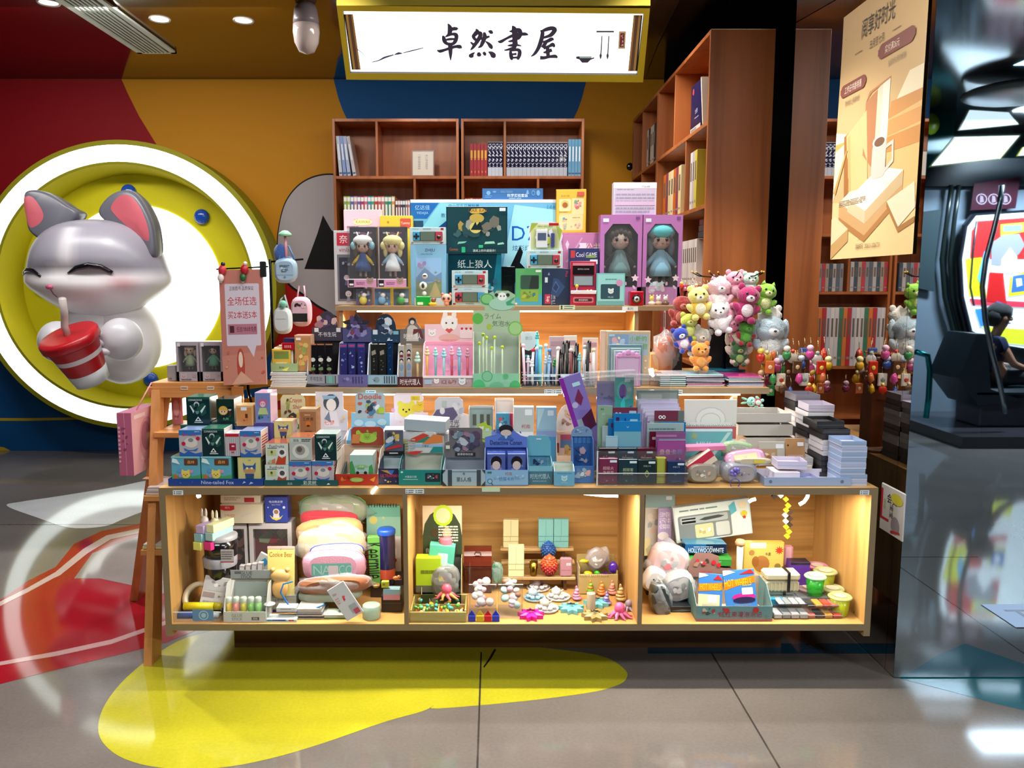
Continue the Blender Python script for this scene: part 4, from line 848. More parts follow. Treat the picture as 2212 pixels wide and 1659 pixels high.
for nm, c, r, col in (('nose', (.142, 0, .535), (.02, .014, .018), SK), ('mouth', (.128, 0, .497), (.012, .025, .006), '#7a3a38'), ('ear', (.03, -.092, .54), (.022, .012, .03), SK), ('ear', (.03, .092, .54), (.022, .012, .03), SK), ('eye', (.122, -.034, .552), (.01, .014, .007), '#181210'), ('eye', (.122, .034, .552), (.01, .014, .007), '#181210')):
    b = MB(); b.ell(c, r, col, 'S', 12); b.build(nm, pr)
# floor graphic lying in front of the pillar, out of the direct view
b = MB(); b.box(-.22, -.12, .001, .45, .12, .003, '#b9c4ee', 'P'); art(b, (.45, .12, .003), (-.67, 0, 0), (0, -.24, 0), 't .5 .5 .5 #6a6a74 .9 STREET', 'P', .0004, Vector((0, 0, 1)))
tag(b.build('floor_sign', None, (2.36, 2.2, 0)), 'pale blue street sign sticker on the floor mirrored low in the pillar', 'floor sticker')
# ================================================================ goods on the upper riser
z1=Z1+.001;z2=Z2+.001;z0=ZT+.001
def sc(px,y):return (at(px,600,y).x-at(px-1,600,y).x)
def doll(parent,x,y,z,h,hair,dress,skin='#d8b8a8',hat=None,hatcol2=None,sleeves=None):
    """chibi doll: head, hair, dress; total height h"""
    r=h*.21;b=MB();zc=z+h-r*1.05
    b.ell((x,y,zc),(r*.82,r*.7,r*.85),skin,'S',16)
    b.lathe([(r*.95,z+h*.16),(r*.85,z+h*.3),(r*.45,z+h*.55),(r*.25,z+h*.6)],dress,'K',14,x,y)
    for s in (-1,1):
        b.tube([(x+s*r*.3,y-.002,z+h*.54),(x+s*r*.8,y-.004,z+h*.42),(x+s*r*1.15,y-.006,z+h*.34)],[r*.2,r*.22,r*.14],sleeves or dress,'K',8)
        b.ell((x+s*r*1.2,y-.006,z+h*.32),r*.12,skin,'S',8)
        b.tube([(x+s*r*.3,y,z+h*.18),(x+s*r*.3,y,z)],r*.15,skin,'S',8);b.ell((x+s*r*.3,y-r*.1,z+r*.08),(r*.18,r*.28,r*.12),'#3a2a2a','S',8)
        b.ell((x+s*r*.33,y-r*.66,zc-r*.08),(r*.13,r*.05,r*.17),'#241a20','G',8)
        b.ell((x+s*r*.45,y-r*.6,zc-r*.32),(r*.12,r*.05,r*.07),'#d88878','S',8)
    b.ell((x,y-r*.68,zc-r*.38),(r*.09,r*.04,r*.04),'#b04a4a','S',8)
    d=b.build('doll',parent)
    b=MB();b.ell((x,y+r*.15,zc+r*.12),(r*.98,r*.78,r*.98),hair,'K',16,colf=None)
    for s in (-1,1):b.ell((x+s*r*.85,y+r*.1,zc-r*.6),(r*.3,r*.35,r*.75),hair,'K',10)
    for k in range(5):b.ell((x+(k-2)*r*.33,y-r*.5,zc+r*.5-abs(k-2)*r*.1),(r*.22,r*.22,r*.34),hair,'K',8)
    b.build('hair',d)
    if hat:
        b=MB();b.ell((x,y,zc+r*.55),(r*1.15,r*.95,r*.7),hat,'K',16)
        if hatcol2:
            for s in (-1,1):b.ell((x+s*r*1.05,y-r*.1,zc-r*.0),(r*.38,r*.4,r*.5),hatcol2,'K',10);b.tube([(x+s*r*.5,y,zc+r*1.0),(x+s*r*.7,y,zc+r*1.6)],[r*.14,r*.06],hat,'K',6)
        b.build('hat',d)
    return d
def window_box(px,y,t,col,back,label,cat,dolls,z=None,low='',strip=.14,art_='',clear=False,rz=0,arch=0,name='doll_box'):
    x,zb,w,h=rpx(*px,y,z);e=empty(name,(x,y,zb),(0,0,math.radians(rz)));tag(e,label,cat);HT[e.name]=zb+h
    b=MB();m='C' if clear else 'G';f=.003 if clear else w*.1
    b.box(-w/2,t-.003,0,w/2,t,h,back,'P');b.box(-w/2,0,0,w/2,t-.003,.002,col,'G');b.box(-w/2,0,h-.002,w/2,t-.003,h,col,m)
    for s in (-1,1):b.box(s*w/2,0,.002,s*(w/2-.002),t-.003,h-.002,col,m)
    if low:art(b,(-w/2+.003,t-.0035,h*strip),(w-.006,0,0),(0,0,h*(.98-strip)),low,'P',.0004,Vector((0,-1,0)))
    b.build('carton',e)
    b=MB()
    if not clear:
        top_=h*.10
        b.box(-w/2,-.001,0,-w/2+f,0,h,col,'G');b.box(w/2-f,-.001,0,w/2,0,h,col,'G');b.box(-w/2+f,-.001,h-top_,w/2-f,0,h,col,'G')
        if arch:
            for s in (-1,1):b.prism([(s*(w/2-f),h-top_),(s*(w/2-f-w*.2),h-top_),(s*(w/2-f),h-top_-w*.25)],-.001,0,col,'G')
    b.box(-w/2,-.001,0,w/2,0,h*strip,col,'P')
    if art_:front(b,w,h,art_,y=-.001)
    b.build('front_frame',e)
    b=MB();b.box(-w/2+f,-.0004,h*strip,w/2-f,0,h*(.9 if not clear else .995),'#ffffff','C');b.build('window',e)
    for kw in dolls:doll(e,kw.pop('x',0)*w,t*.5,h*strip+.004,h*kw.pop('hh',.78-strip+.04),**kw)
    return e
B1=BX((722,498,788,658),3.74,.06,'#c4c2c6','r .1 .80 .55 .97 #c01c3c;t .32 .885 .11 #f0e8ea 0 奈;t .34 .745 .055 #a83040 .5 vinla;r .1 .05 .95 .68 #6a6a74;r .16 .08 .95 .64 #2c2c3c;c .45 .12 .13 #c8c4cc #d8ccd0 #8a88a0;c .4 .34 .12 #b0a0b0 #d8ccd0 #5a587a;b .2 .5 .9 .62 7 3 #50506a,#9a98b0','boxed_print','pale grey box with a red square logo at the left end of the upper riser','box',z=z1)
B2=BX((744,453,826,640),3.84,.05,'#ecc8d4','t .5 .88 .05 #d8b830 .5 Kawaii;e .5 .87 .26 .035 #f4e9a8;t .5 .873 .03 #b09020 .4 KAWAII;l .08 .8 .4 .84 1 #c08898','toy_box','pale pink toy box standing behind the left clear doll box','box',z=z1)
B3=BX((822,466,892,640),3.82,.05,'#f0d03c','g .62 .86 .95 .97 #d8563c;t .78 .915 .04 #fbe8d0 .28 Yummy;t .35 .85 .03 #a08030 .3 玩法介绍;s .25 .93 .05 4 0 #c89040','toy_box','yellow toy box standing behind the right clear doll box','box',z=z1)
for i,(u0,u1,a_) in enumerate(((762,802,'r 0 0 1 1 #5a6a9a;r 0 0 1 .3 #6a5a8a;s .22 .6 .13 5 0 #c8d860;s .85 .3 .09 5 0 #ecd860;b .2 .5 .95 .95 9 5 #34507a,#8aa0c0,#c8d0e0'),(803,843,'r 0 0 1 1 #5a86b8;r 0 0 1 .4 #4a90c8;b .1 .4 .9 .9 9 8 #8ab0d8,#b0c8e8,#7a9ac0;o .8 .45 .06 #d8d880;g .55 .02 .85 .16 #e8eef2'),(844,884,'r 0 0 1 1 #5a7088;o .35 .35 .2 #38a848;b .1 .4 .9 .9 9 9 #30485a,#90a8b8,#d0e0e4;g .62 .18 .95 .42 #e8ecec'))):
    x,zb,w,h=rpx(u0,621,u1,658,3.63,z1);e=empty('display_case',(x,3.63,zb));HT[e.name]=zb+h
    tag(e,['small clear case with stars, under the left clear doll box','small clear case with a blue cloud toy, middle of the three','small clear case with a green ball, rightmost of the three'][i],'case')
    b=MB();b.box(-w/2+.002,.002,.001,w/2-.002,.10,h-.003,'#ffffff','C');b.build('cover',e)
    b=MB();b.box(-w/2+.006,.05,.001,w/2-.006,.053,h-.006,'#6a7a9a');front(b,w-.012,h-.008,a_,y=.05);b.build('backing',e)
    b=MB();b.ell((.0,.03,.022),(.018,.014,.02),['#e8e060','#7ab8e8','#48b058'][i],'S',12);b.ell((.005,.028,.045),(.012,.011,.011),'#f0f0f0','S',10);b.build('toy_figure',e)
zc_=z1+rpx(762,621,802,658,3.63,z1)[3]+.001
BKG='b .05 .02 .95 .98 12 4 #55405c,#6e4a68,#3c2c48;l .12 .88 .45 .94 1 #b8b0c0;t .72 .91 .05 #c070a0 .35 jugo;s .2 .75 .03 4 0 #ddd;s .85 .7 .03 4 0 #ddd'
CARD='r 0 .005 1 .125 #c890b4;r .03 .01 .22 .12 #16141a;r .06 .03 .2 .06 #e8e8ee;k .78 .10 .12 #9a8478;l .3 .04 .6 .09 2 #8a4a7a'
window_box((750,488,812,619),3.63,.075,'#dcd8e4','#2c2434','clear doll box with a yellow-sleeved doll in a white and blue hat','doll box',[dict(hair='#5a4034',dress='#2a4a86',sleeves='#d8b81c',hat='#e8ecec',hatcol2='#8cc4d4')],z=zc_,low=BKG,art_=CARD,clear=True)
window_box((815,488,877,619),3.63,.075,'#dcd8e4','#2c2434','clear doll box with a doll in a pale yellow hooded hat','doll box',[dict(hair='#d8cc84',dress='#d8e0e4',sleeves='#8cb4d0',hat='#e4dc98',hatcol2='#e0d890')],z=zc_,low=BKG,art_=CARD,clear=True)
def handheld(px,y,z,label,flip=0,t=.05):
    x,zb,w,h=rpx(*px,y,z);e=empty('game_console_box',(x,y,zb));tag(e,label,'game box');HT[e.name]=zb+h
    b=MB();b.box(-w/2,0,0,w/2,t,h,'#b4d2d6','G',.001)
    front(b,w,h,'t .48 .90 .09 #6a5a70 .5 迷你游戏机;r .86 .84 .94 .96 #a8222c;l .08 .87 .26 .93 1 #60a0b0;t .45 .07 .06 #8aa0a8 .4 MINI GAME;r .04 .04 .1 .12 #b06a4a;p #a02838 .82 .04 .9 .04 .94 .12 .86 .12;g .05 .14 .95 .8 #d0dcdc .04' if not flip else 't .5 .1 .09 #5a5a70 .6 怀旧游戏机;r .03 .04 .1 .14 #a8222c;t .45 .92 .06 #8aa0a8 .4 MINI GAME;p #a02838 .06 .88 .14 .88 .18 .96 .1 .96;g .05 .16 .95 .84 #cfdada .04',mat='G');b.build('carton',e)
    b=MB();b.box(-w*.41,-.008,h*.2,w*.41,-.0012,h*.76,'#223038','S',.003)
    L_c,R_c=('#3c9cc8','#a83848') if not flip else ('#a83848','#3c8cb8')
    b.box(-w*.40,-.011,h*.21,-w*.22,-.008,h*.75,L_c,'S',.001);b.box(w*.22,-.011,h*.21,w*.40,-.008,h*.75,R_c,'S',.001)
    b.box(-w*.2,-.0095,h*.22,w*.2,-.008,h*.74,'#5c6e62','G')
    for dx,dz in ((0,1),(0,-1),(1,0),(-1,0),(0,0)):b.box(-w*.31+dx*.009-.004,-.0135,h*.46+dz*.009-.004,-w*.31+dx*.009+.004,-.011,h*.46+dz*.009+.004,'#15181c','S')
    b.lathe([(w*.055,0),(w*.055,.003)],'#1c1418','S',14,0,0,0)
    n=len(b.v)-28
    for i in range(28):vx=b.v[n+i];b.v[n+i]=(vx[0]+w*.31,-.011-vx[2],vx[1]+h*.42)
    b.build('handheld_console',e);return e
zh=BX((887,528,963,658),3.68,.06,'#7cb4d4','t .55 .9 .06 #1c3050 .5 ZHIJU;l .3 .83 .75 .855 1 #5a90b0;r .15 .13 .88 .78 #7fa8d0;r .15 .42 .88 .78 #88b4dc;p #6a8ab0 .15 .45 .4 .62 .7 .48 .88 .55 .88 .4 .15 .38;p #7a8a60 .15 .13 .88 .13 .88 .42 .5 .36 .15 .40;p #a89c70 .5 .13 .88 .13 .7 .40;b .15 .55 .5 .77 6 3 #9a8aa8,#b0a0c0,#8a80b0;b .6 .35 .87 .6 6 8 #9888a8,#708a70;p #c0ccd4 .1 0 1 0 1 .12 .1 .12','puzzle_box','tall light blue box marked with four capitals and a landscape picture','box',z=z1)
handheld((885,491,963,527),3.68,top(zh),'boxed handheld game standing on the tall light blue box')
BIG=BX((888,431,1206,658),3.86,.07,'#6fb4d8','r 0 .97 1 1 #e8f0f4;p #2a6cb4 0 .82 .11 .82 .19 .97 0 .97;t .08 .925 .045 #a8d0ec .13 亿达佳;t .08 .87 .03 #a8d0ec .13 YIDAJIA;r .02 .70 .085 .80 #30506a;p #234a86 .10 .62 .2 .80 .4 .80 .4 .5;p #8cd4e0 .02 .62 .08 .62 .26 .82 .4 .95 .2 .97;t .36 .94 .035 #1c5a9c .33 中小学生益智玩具;t .22 .85 .04 #30609c .08 教;p #a0dcec .6 .2 1 .4 1 .9 .7 .95;t .80 .68 .14 #1a5cb4 .27 D78;t .77 .54 .055 #2a5a98 .2 炫彩灯光;t .95 .93 .04 #4a90b8 0 14+;p #14181c .56 .28 .66 .32 .72 .5 .74 .56 .76 .5 .74 .4 .78 .34 .76 .22 .6 .2','toy_gun_box','large sky-blue boxed toy with big angular capitals at the back of the upper riser','box',z=z1,mat='G')
BX((1042,407,1173,438),3.88,.05,'#2e5f94','t .58 .38 .30 #e8f0f8 .34 科学实验套装;o .1 .6 .035 #6a9cc4;e .2 .7 .03 .1 #5a8cb8;l .3 .6 .52 .8 2 #6090bc;p #6a9cc4 .72 .5 .77 .5 .755 .85 .735 .85;e .84 .6 .03 .25 #5a8cb8;e .84 .6 .02 .15 #2e5f94;e .92 .6 .03 .25 #6a9cc4;l .04 .15 .16 .4 2 #5a8cb8;l .44 .08 .7 .18 1 #a8c8e0','science_kit_box','dark blue science kit box lying on top of the sky-blue toy box','box',z=top(BIG),top='r 0 0 1 1 #3a6fa4')
WB=BX((968,548,1083,658),3.76,.05,'#0f3a46','t .5 .80 .16 #c8d4d4 .72 纸上狼人;l .25 .66 .7 .69 1 #7a9898;p #1a6a80 .8 .0 1 0 1 1 .92 1;b .6 .05 .98 .55 12 7 #1f7a90,#2a5a78,#88a8b8,#143848','board_game_box','dark teal board game box with four white characters','board game',z=z1,mat='G')
BX((964,446,1096,547),3.75,.05,'#14333a','r .02 .02 .98 .98 #1e3f46;b .04 .3 .96 .9 26 11 #2e4a4e,#6a6a60,#a08a4a,#3a5a5c,#8a9088,#243c40;e .5 .75 .12 .1 #b09c50;e .48 .55 .1 .12 #c8b868;p #1c2c30 .4 .5 .48 .68 .5 .6 .55 .68 .6 .5;p #c8a850 .38 .88 .42 .95 .6 .96 .66 .9 .6 .86 .42 .85;t .52 .915 .07 #6a4a30 .9 LIAR BAR;p #7ab8a0 .18 .2 .3 .22 .34 .26 .2 .25;p #8ac8b0 .62 .2 .8 .21 .78 .26 .64 .25;p #8ac8b0 .84 .18 .95 .2 .93 .24 .84 .22;t .62 .06 .055 #d0dcd8 .6 酒桌上的尔虞我诈！;g .25 .02 .31 .14 #30a878;g .53 .12 .6 .18 #38b080;t .12 .09 .06 #b0603c .14 Games;g .87 .90 .97 .97 #c8dce0','board_game_box','dark boxed board game with animal gamblers scene, stacked on the teal one','board game',z=top(WB),mat='G')
a_=handheld((976,622,1054,659),3.62,z1,'lower one of the two stacked handheld games, printed upside down',1)
handheld((976,584,1054,621),3.62,top(a_),'upper one of the two stacked handheld games before the teal box')
BX((1083,576,1112,658),3.77,.05,'#0b0d10','r .2 .75 .8 .76 #1c2226;r .15 .1 .85 .5 #14181c','black_box','narrow plain black box between the teal game box and the green box','box',z=z1,mat='G')
x,zb,w,h=rpx(898,574,929,656,3.61,z1);e=empty('capsule_toy',(x,3.61,z1));tag(e,'tall clear capsule with panda prints on a bright green base','capsule toy')
b=MB();b.box(-w/2,0,0,w/2,.03,h*.23,'#0e9a34','S',.003);front(b,w,h*.23,'g .1 .08 .5 .38 #c8e0d0');b.build('base',e)
b=MB();b.box(-w/2+.001,.001,h*.23,w/2-.001,.029,h,'#e4f4ec','C',.006);b.build('clear_cover',e)
b=MB();b.ell((.004,.015,h*.30),(.011,.010,.011),'#f4f4f0','S',10);b.ell((.0,.012,h*.50),(.018,.01,.018),'#e8ece8','S',12);b.ell((0,.005,h*.5),(.008,.006,.012),'#2a3a24','S',8);b.ell((.008,.015,h*.74),(.012,.01,.013),'#f4f4f0','S',10);b.ell((.008,.007,h*.75),(.009,.004,.004),'#1a1a1a','S',8);b.build('panda_figure',e)
x,zb,w,h=rpx(951,634,978,658,3.6,z1);e=empty('toy_pig',(x,3.6,z1));tag(e,'tiny pinkish big-eyed animal figure on the upper riser','figurine')
b=MB();b.ell((0,0,h*.62),(w*.42,w*.34,h*.38),'#d89a84','S',14);b.ell((0,0,h*.2),(w*.22,w*.2,h*.22),'#d89a84','S',12)
for s in (-1,1):b.ell((s*w*.32,0,h*.95),(w*.12,w*.07,h*.12),'#c87a6a','S',8);b.ell((s*w*.18,-w*.3,h*.58),(w*.11,w*.05,h*.13),'#20242c','G',8)
b.build('body',e)
x=at(935,655,3.6).x;b=MB();b.ell((0,0,.008),(.02,.012,.008),'#d8b41c','S',12);b.ell((.003,0,.024),(.011,.010,.012),'#7a5430','S',12);b.ell((.011,-.002,.03),(.005,.005,.005),'#7a5430','S',8)
tag(b.build('tiny_figure',None,(x,3.6,z1)),'tiny brown bear figure sitting on a yellow banana at the riser edge','figurine')
x=at(1110,655,3.6).x;b=MB();b.lathe([(.013,0),(.016,.010),(.014,.012)],'#dcc0c0','S',14);b.ell((0,0,.022),(.008,.008,.014),'#5a4034','S',10);tag(b.build('tiny_cupcake',None,(x,3.6,z1)),'tiny brown-topped cupcake figure left of the green game box','figurine')
GB=BX((1114,580,1171,659),3.66,.05,'#3c9ca8','r 0 .3 1 1 #4a9a5c;p #46a060 0 .0 0 .4 1 .6 1 .3;p #3a98b8 0 0 1 0 1 .3 0 .2;g .18 .44 .88 .82 #26483c .06;p #10241e .5 .45 .86 .45 .86 .8 .6 .8;g .18 .1 .86 .42 #7a9c3c .05;b .2 .12 .84 .4 10 3 #4a8a3c,#9aac40,#2a6a7a,#607a30;g .75 .9 .96 .96 #d8e8e4','game_box','green box with a handheld game screen printed on it','game box',z=z1)
SB_=BX((1172,580,1233,659),3.66,.05,'#132a4c','r .08 .04 .28 .3 #a83050;T .19 .17 .1 #ece8f0 .26 Sup;T .34 .17 .05 #a8b8d0 .3 Game Box;T .42 .17 .06 #c8d0e0 .25 400 in 1;T .85 .85 .07 #b83a58 .2 Plus;p #24406c .3 .3 .55 .22 .8 .5 .55 .72 .38 .74;p #4a6494 .34 .45 .48 .34 .6 .5 .46 .66;p #16305a .36 .46 .48 .37 .57 .5 .46 .62;r .08 .62 .18 .76 #c8dce4;p #8a98b8 .18 .82 .26 .82 .22 .9','game_box','navy box with a diagonal handheld console drawing','game box',z=z1)
hh_=handheld((1138,541,1216,579),3.66,top(GB),'boxed handheld game lying across the green and navy boxes')
x,zb,w,h=rpx(1140,479,1216,540,3.68,top(hh_));e=empty('blister_pack',(x,3.68,zb+.001));tag(e,'white and lime blister pack with a mini console and stripes','blister pack')
b=MB();b.prism([(-w/2,0),(w/2,0),(w*.46,h*.3),(w/2,h*.5),(w*.42,h*.92),(w*.2,h),(-w*.3,h),(-w*.48,h*.8),(-w*.44,h*.4)],.004,.006,'#d8dce0','G')
front(b,w,h,'r .1 .04 .9 .9 #c4cc90;p #98ac4c .05 .6 .3 .95 .1 .95;p #98ac4c .9 .3 .98 .7 .8 .9;g .6 .86 .88 .95 #a82430;t .5 .83 .06 #606870 .5 MINI ARCADE;b .15 .08 .88 .8 16 6 #e8ecf0,#30407a,#c0cc58,#e8ecf0',y=.004,mat='G');b.build('card',e)
b=MB();b.box(-w*.33,-.012,h*.06,w*.36,.003,h*.76,'#ffffff','C',.004);b.build('blister',e)
b=MB();b.box(-w*.26,-.008,h*.08,w*.06,.002,h*.72,'#e0e6ea','S',.003);b.box(-w*.22,-.0085,h*.34,w*.02,-.008,h*.6,'#49597a','G');b.box(w*.16,-.008,h*.1,w*.26,.002,h*.6,'#28357c','S',.002);b.build('toy_console',e)
PB=BX((1214,503,1298,658),3.83,.06,'#bc6a9c','r .03 .02 .97 .98 #c47aa6;t .78 .80 .12 #f4e8c8 .35 公主;p #f0dcec .42 .78 .62 .78 .62 .86 .42 .86 .46 .82;p #e8c8dc .08 .84 .13 .90 .18 .84 .13 .76;s .3 .72 .03 4 0 #f8e8c8;p #d8a0c4 .1 .6 .5 .94 .52 .92 .12 .58;p #ecd0e0 .35 .62 .9 .7 .9 .66 .35 .58;p #e8b8d4 .35 .56 .9 .64 .9 .6 .35 .52','toy_box','pink princess toy box behind the small arcade machine','box',z=z1)
BX((1201,409,1266,498),3.84,.06,'#e0ac34','r .03 .02 .97 .98 #e4b83c;g .1 .5 .5 .78 #ecdcA8;g .1 .06 .9 .45 #ecd49c;g .52 .42 .92 .8 #ecd49c;o .3 .66 .13 #d8c060;o .3 .64 .09 #a86030;b .56 .46 .9 .78 8 3 #c86a6a,#78a080,#e09090;b .14 .08 .88 .24 9 5 #d08a80,#a0b0a0,#e0b0a0;b .14 .28 .4 .42 4 8 #b86060,#70a0b0;g .7 .84 .94 .94 #c8503c;t .3 .85 .045 #8a6a30 .35 玩法介绍;l .1 .47 .46 .49 1 #907040;l .55 .34 .85 .36 1 #907040','toy_box','yellow toy food box standing on the pink princess box','box',z=top(PB),side='r 0 0 1 1 #e8b040;l .2 .7 .8 .85 2 #b08030',rz=-6)
BX((1229,536,1293,658),3.75,.05,'#1c2450','r .02 .5 .98 .98 #222a60;r .05 .83 .2 .96 #b83038;t .58 .885 .08 #e8ecf0 .7 Cool GAME;p #7a9a40 .55 .83 .9 .83 .88 .87 .6 .87;e .35 .7 .25 .06 #7aa070;o .25 .71 .05 #dce8dc;o .25 .71 .025 #1c2030;g .7 .72 .96 .80 #d8dce8;r .02 .02 .98 .5 #8ab8c8','game_box','dark blue game box with a frog, behind the small red arcade machine','game box',z=z1)
x,zb,w,h=rpx(1233,564,1288,659,3.62,z1);e=empty('mini_arcade',(x,3.62,z1));tag(e,'small red toy arcade machine with a yellow joystick, in clear wrap','arcade toy')
b=MB();C_='#a83048';b.box(-w/2,0,0,w/2,.06,h*.26,C_,'G',.002);b.box(-w/2,.012,h*.26,w/2,.06,h,C_,'G',.002);b.box(-w/2,-.012,h*.26,w/2,.012,h*.34,'#d8d4dc','G',.002)
front(b,w,h,'g .1 .06 .9 .19 #c86878 .05;g .15 .09 .85 .16 #35202c .05;t .5 .125 .04 #ecdce0 .6 单机游戏机',y=0);b.box(-w*.42,.009,h*.70,w*.42,.012,h*.9,'#1a1418','G');front(b,w,h,'t .5 .82 .03 #c8b0b8 .5 RETRO GAME;r .08 .90 .92 .96 #c87484;r .08 .44 .92 .68 #4a2430;r .14 .46 .86 .66 #82949c',y=.009);b.build('cabinet',e)
b=MB();b.tube([(-w*.26,-.002,h*.33),(-w*.26,-.002,h*.42)],.0025,'#d8d0d0','S',8);b.ell((-w*.26,-.002,h*.44),.008,'#c8b81c','G',12);b.build('joystick',e)
for i in range(3):b=MB();b.ell((w*(.02+.14*i),-.004,h*.345),(.005,.005,.003),['#b82c40','#d8c81c','#e8e8e8'][i],'G',10);b.build('button',e)
BX((1289,590,1350,660),3.61,.045,'#74b8bc','r .04 .14 .96 .96 #8ccccc;g .14 .2 .82 .66 #1f4454 .04;k .5 .44 .1 #c8dce0;t .5 .26 .05 #a8c8d0 .2 MUSE;o .8 .7 .12 #b88ab0;l .3 .78 .72 .84 1 #508a90;r .04 .02 .96 .12 #64a0a8','speaker_box','mint green box with a bear outline on a dark square','box',z=z1,top='r 0 0 1 1 #d8ecec')
CARDP='b .04 .04 .96 .30 10 4 #e0c8dc,#c8d8e4,#d8b0d0,#b8c8d8;s .15 .28 .1 5 0 #e4d0e4;s .5 .24 .08 5 0 #c0dce4;s .85 .3 .1 5 0 #e8d0dc;g .06 .92 .2 .96 #d8e4ec;g .84 .95 .94 .98 #7a4a8a'
window_box((1296,464,1386,658),3.74,.08,'#b87ab8','#2a2c34','left one of two tall lilac doll boxes, doll in dark dress','doll box',[dict(hair='#3a3430',dress='#5c7a7c',sleeves='#1a1a20',skin='#c8b4a8',hh=.68)],z=z1,low='b .1 .1 .9 .9 10 4 #33363c,#454048,#2c4a4c',strip=.2,art_=CARDP,arch=1)
window_box((1388,464,1473,658),3.74,.08,'#b87ab8','#3c4048','right one of two tall lilac doll boxes, doll in pale blue dress with bow','doll box',[dict(hair='#6a6a74',dress='#7aa8c0',hat='#58b0b8',skin='#d0b8ac',hh=.68)],z=z1,low='b .1 .1 .9 .9 10 6 #4a4c54,#5c6470,#3c6a70',strip=.2,art_=CARDP,arch=1)
zz=rpx(1296,464,1386,658,3.74,z1)[3]+z1+.001
BX((1325,394,1418,464),3.76,.05,'#d8d0e0','r 0 .82 1 1 #f4f0f4;r .03 .03 .97 .80 #cbbcd8;t .75 .87 .06 #7a90a8 .35 产品详解;l .08 .76 .5 .8 1 #7a8aa0;l .06 .05 .95 .68 6 #a098b0;r .04 .3 .96 .42 #d8b8dc','white_box','white printed box standing on top of the lilac doll boxes','box',z=zz)
x,zb,w,h=rpx(1361,629,1391,659,3.61,z1);e=empty('toy_camera',(x,3.61,z1));tag(e,'small red cube toy camera with a round black lens','toy camera')
b=MB();b.box(-w/2,0,0,w/2,w,h,'#a81428','G',.004);b.build('body',e);b=MB();b.tube([(-.002,.001,h*.45),(-.002,-.006,h*.45)],[w*.33,w*.3],'#14141a','G',20);b.tube([(-.002,-.006,h*.45),(-.002,-.007,h*.45)],[w*.2,w*.2],'#b8bcc4','G',16);b.tube([(-.002,-.007,h*.45),(-.002,-.008,h*.45)],[w*.1,w*.1],'#08080a','G',16);b.build('lens',e)
x,zb,w,h=rpx(1393,618,1458,659,3.60,z1);e=empty('clear_figure_box',(x,3.60,z1));tag(e,'clear box of small white and yellow figures at the right end of the riser','figure box')
b=MB();b.box(-w/2,0,0,w/2,.07,h,'#ffffff','C');b.build('cover',e)
for i,(dx,c1,c2) in enumerate(((-.03,'#e8d860','#f4f0e8'),(.0,'#f0ecec','#c8b090'),(.032,'#e4e0e0','#6a5040'))):b=MB();b.lathe([(.014,.002),(.018,.012),(.006,.02)],c2,'S',12,dx,.03);b.ell((dx,.03,.03),(.011,.010,.012),c1,'S',12);b.ell((dx-.007,.03,.042),(.004,.003,.006),c1,'S',8);b.ell((dx+.007,.03,.042),(.004,.003,.006),c1,'S',8);b.build('figure',e)
# ================================================================ goods on the lower riser
def stand(px,y,d,lip,hb,col,hart,fart,label,cat='display box',z=None,hpoly=None,inner=None,name='counter_display',iart='',scol=None,ly=None,lean=0,hcol=None,rz=0):
    """open-fronted counter display: tray with sloping sides and a printed header; lip/hb are fractions of the height"""
    x,zb,w,h=rpx(*px,y,z);e=empty(name,(x,y,zb),(0,0,math.radians(rz)));tag(e,label,cat);HT[e.name]=zb+h
    inner=inner or col;b=MB();T=.0016;sc_=scol or col
    if hart.startswith('r 0 0 1 1 #'):hcol=hart[10:17];hart=hart[18:]
    b.box(-w/2,0,0,w/2,d,T,inner);b.box(-w/2,d-T,T,w/2,d,h*hb,inner)
    if iart:art(b,(-w/2,d-T,T),(w,0,0),(0,0,h*hb),iart,'P',.0005,Vector((0,-1,0)))
    for s in (-1,1):
        n=len(b.v);pts=[(0,0),(d,0),(d,h*hb),(d*.45,h*hb*.98),(0,h*lip)] if hb>lip*1.2 else [(0,0),(d,0),(d,h*hb),(0,h*lip)]
        vs=[(s*w/2,p,q) for p,q in pts]+[(s*(w/2-T),p,q) for p,q in pts];m=len(pts)
        b.add(vs,[tuple(range(m)),tuple(range(2*m-1,m-1,-1))]+[(i,(i+1)%m,(i+1)%m+m,i+m) for i in range(m)],sc_)
    b.build('tray',e)
    b=MB();b.box(-w/2,-T,0,w/2,0,h*lip,col,'P');
    if fart:front(b,w,h*lip,fart,y=-T)
    b.build('front_lip',e)
    hp=hpoly or [(0,0),(1,0),(1,.6),(.85,.6),(.85,.9),(.7,1),(.3,1),(.15,.9),(.15,.6),(0,.6)]
    y_=d*.9 if ly is None else ly;b=MB();hh=h*(1-hb)
    b.prism([((p-.5)*w,h*hb+q*hh) for p,q in hp],y_,y_+T,hcol or col)
    if hart:art(b,(-w/2,y_,h*hb),(w,0,0),(0,0,hh),hart,'P',.0005,Vector((0,-1,0)))
    if hb<.999:b.build('header',e)
    return e
YT=3.20
def dome(n=10,base=.45,x0=.15,x1=.85):return [(0,0),(1,0),(1,base)]+[((x0+x1)/2+(x1-x0)/2*math.cos(pi*i/n),base+(1-base)*math.sin(pi*i/n)) for i in range(n+1)]+[(0,base)]
HB=.59
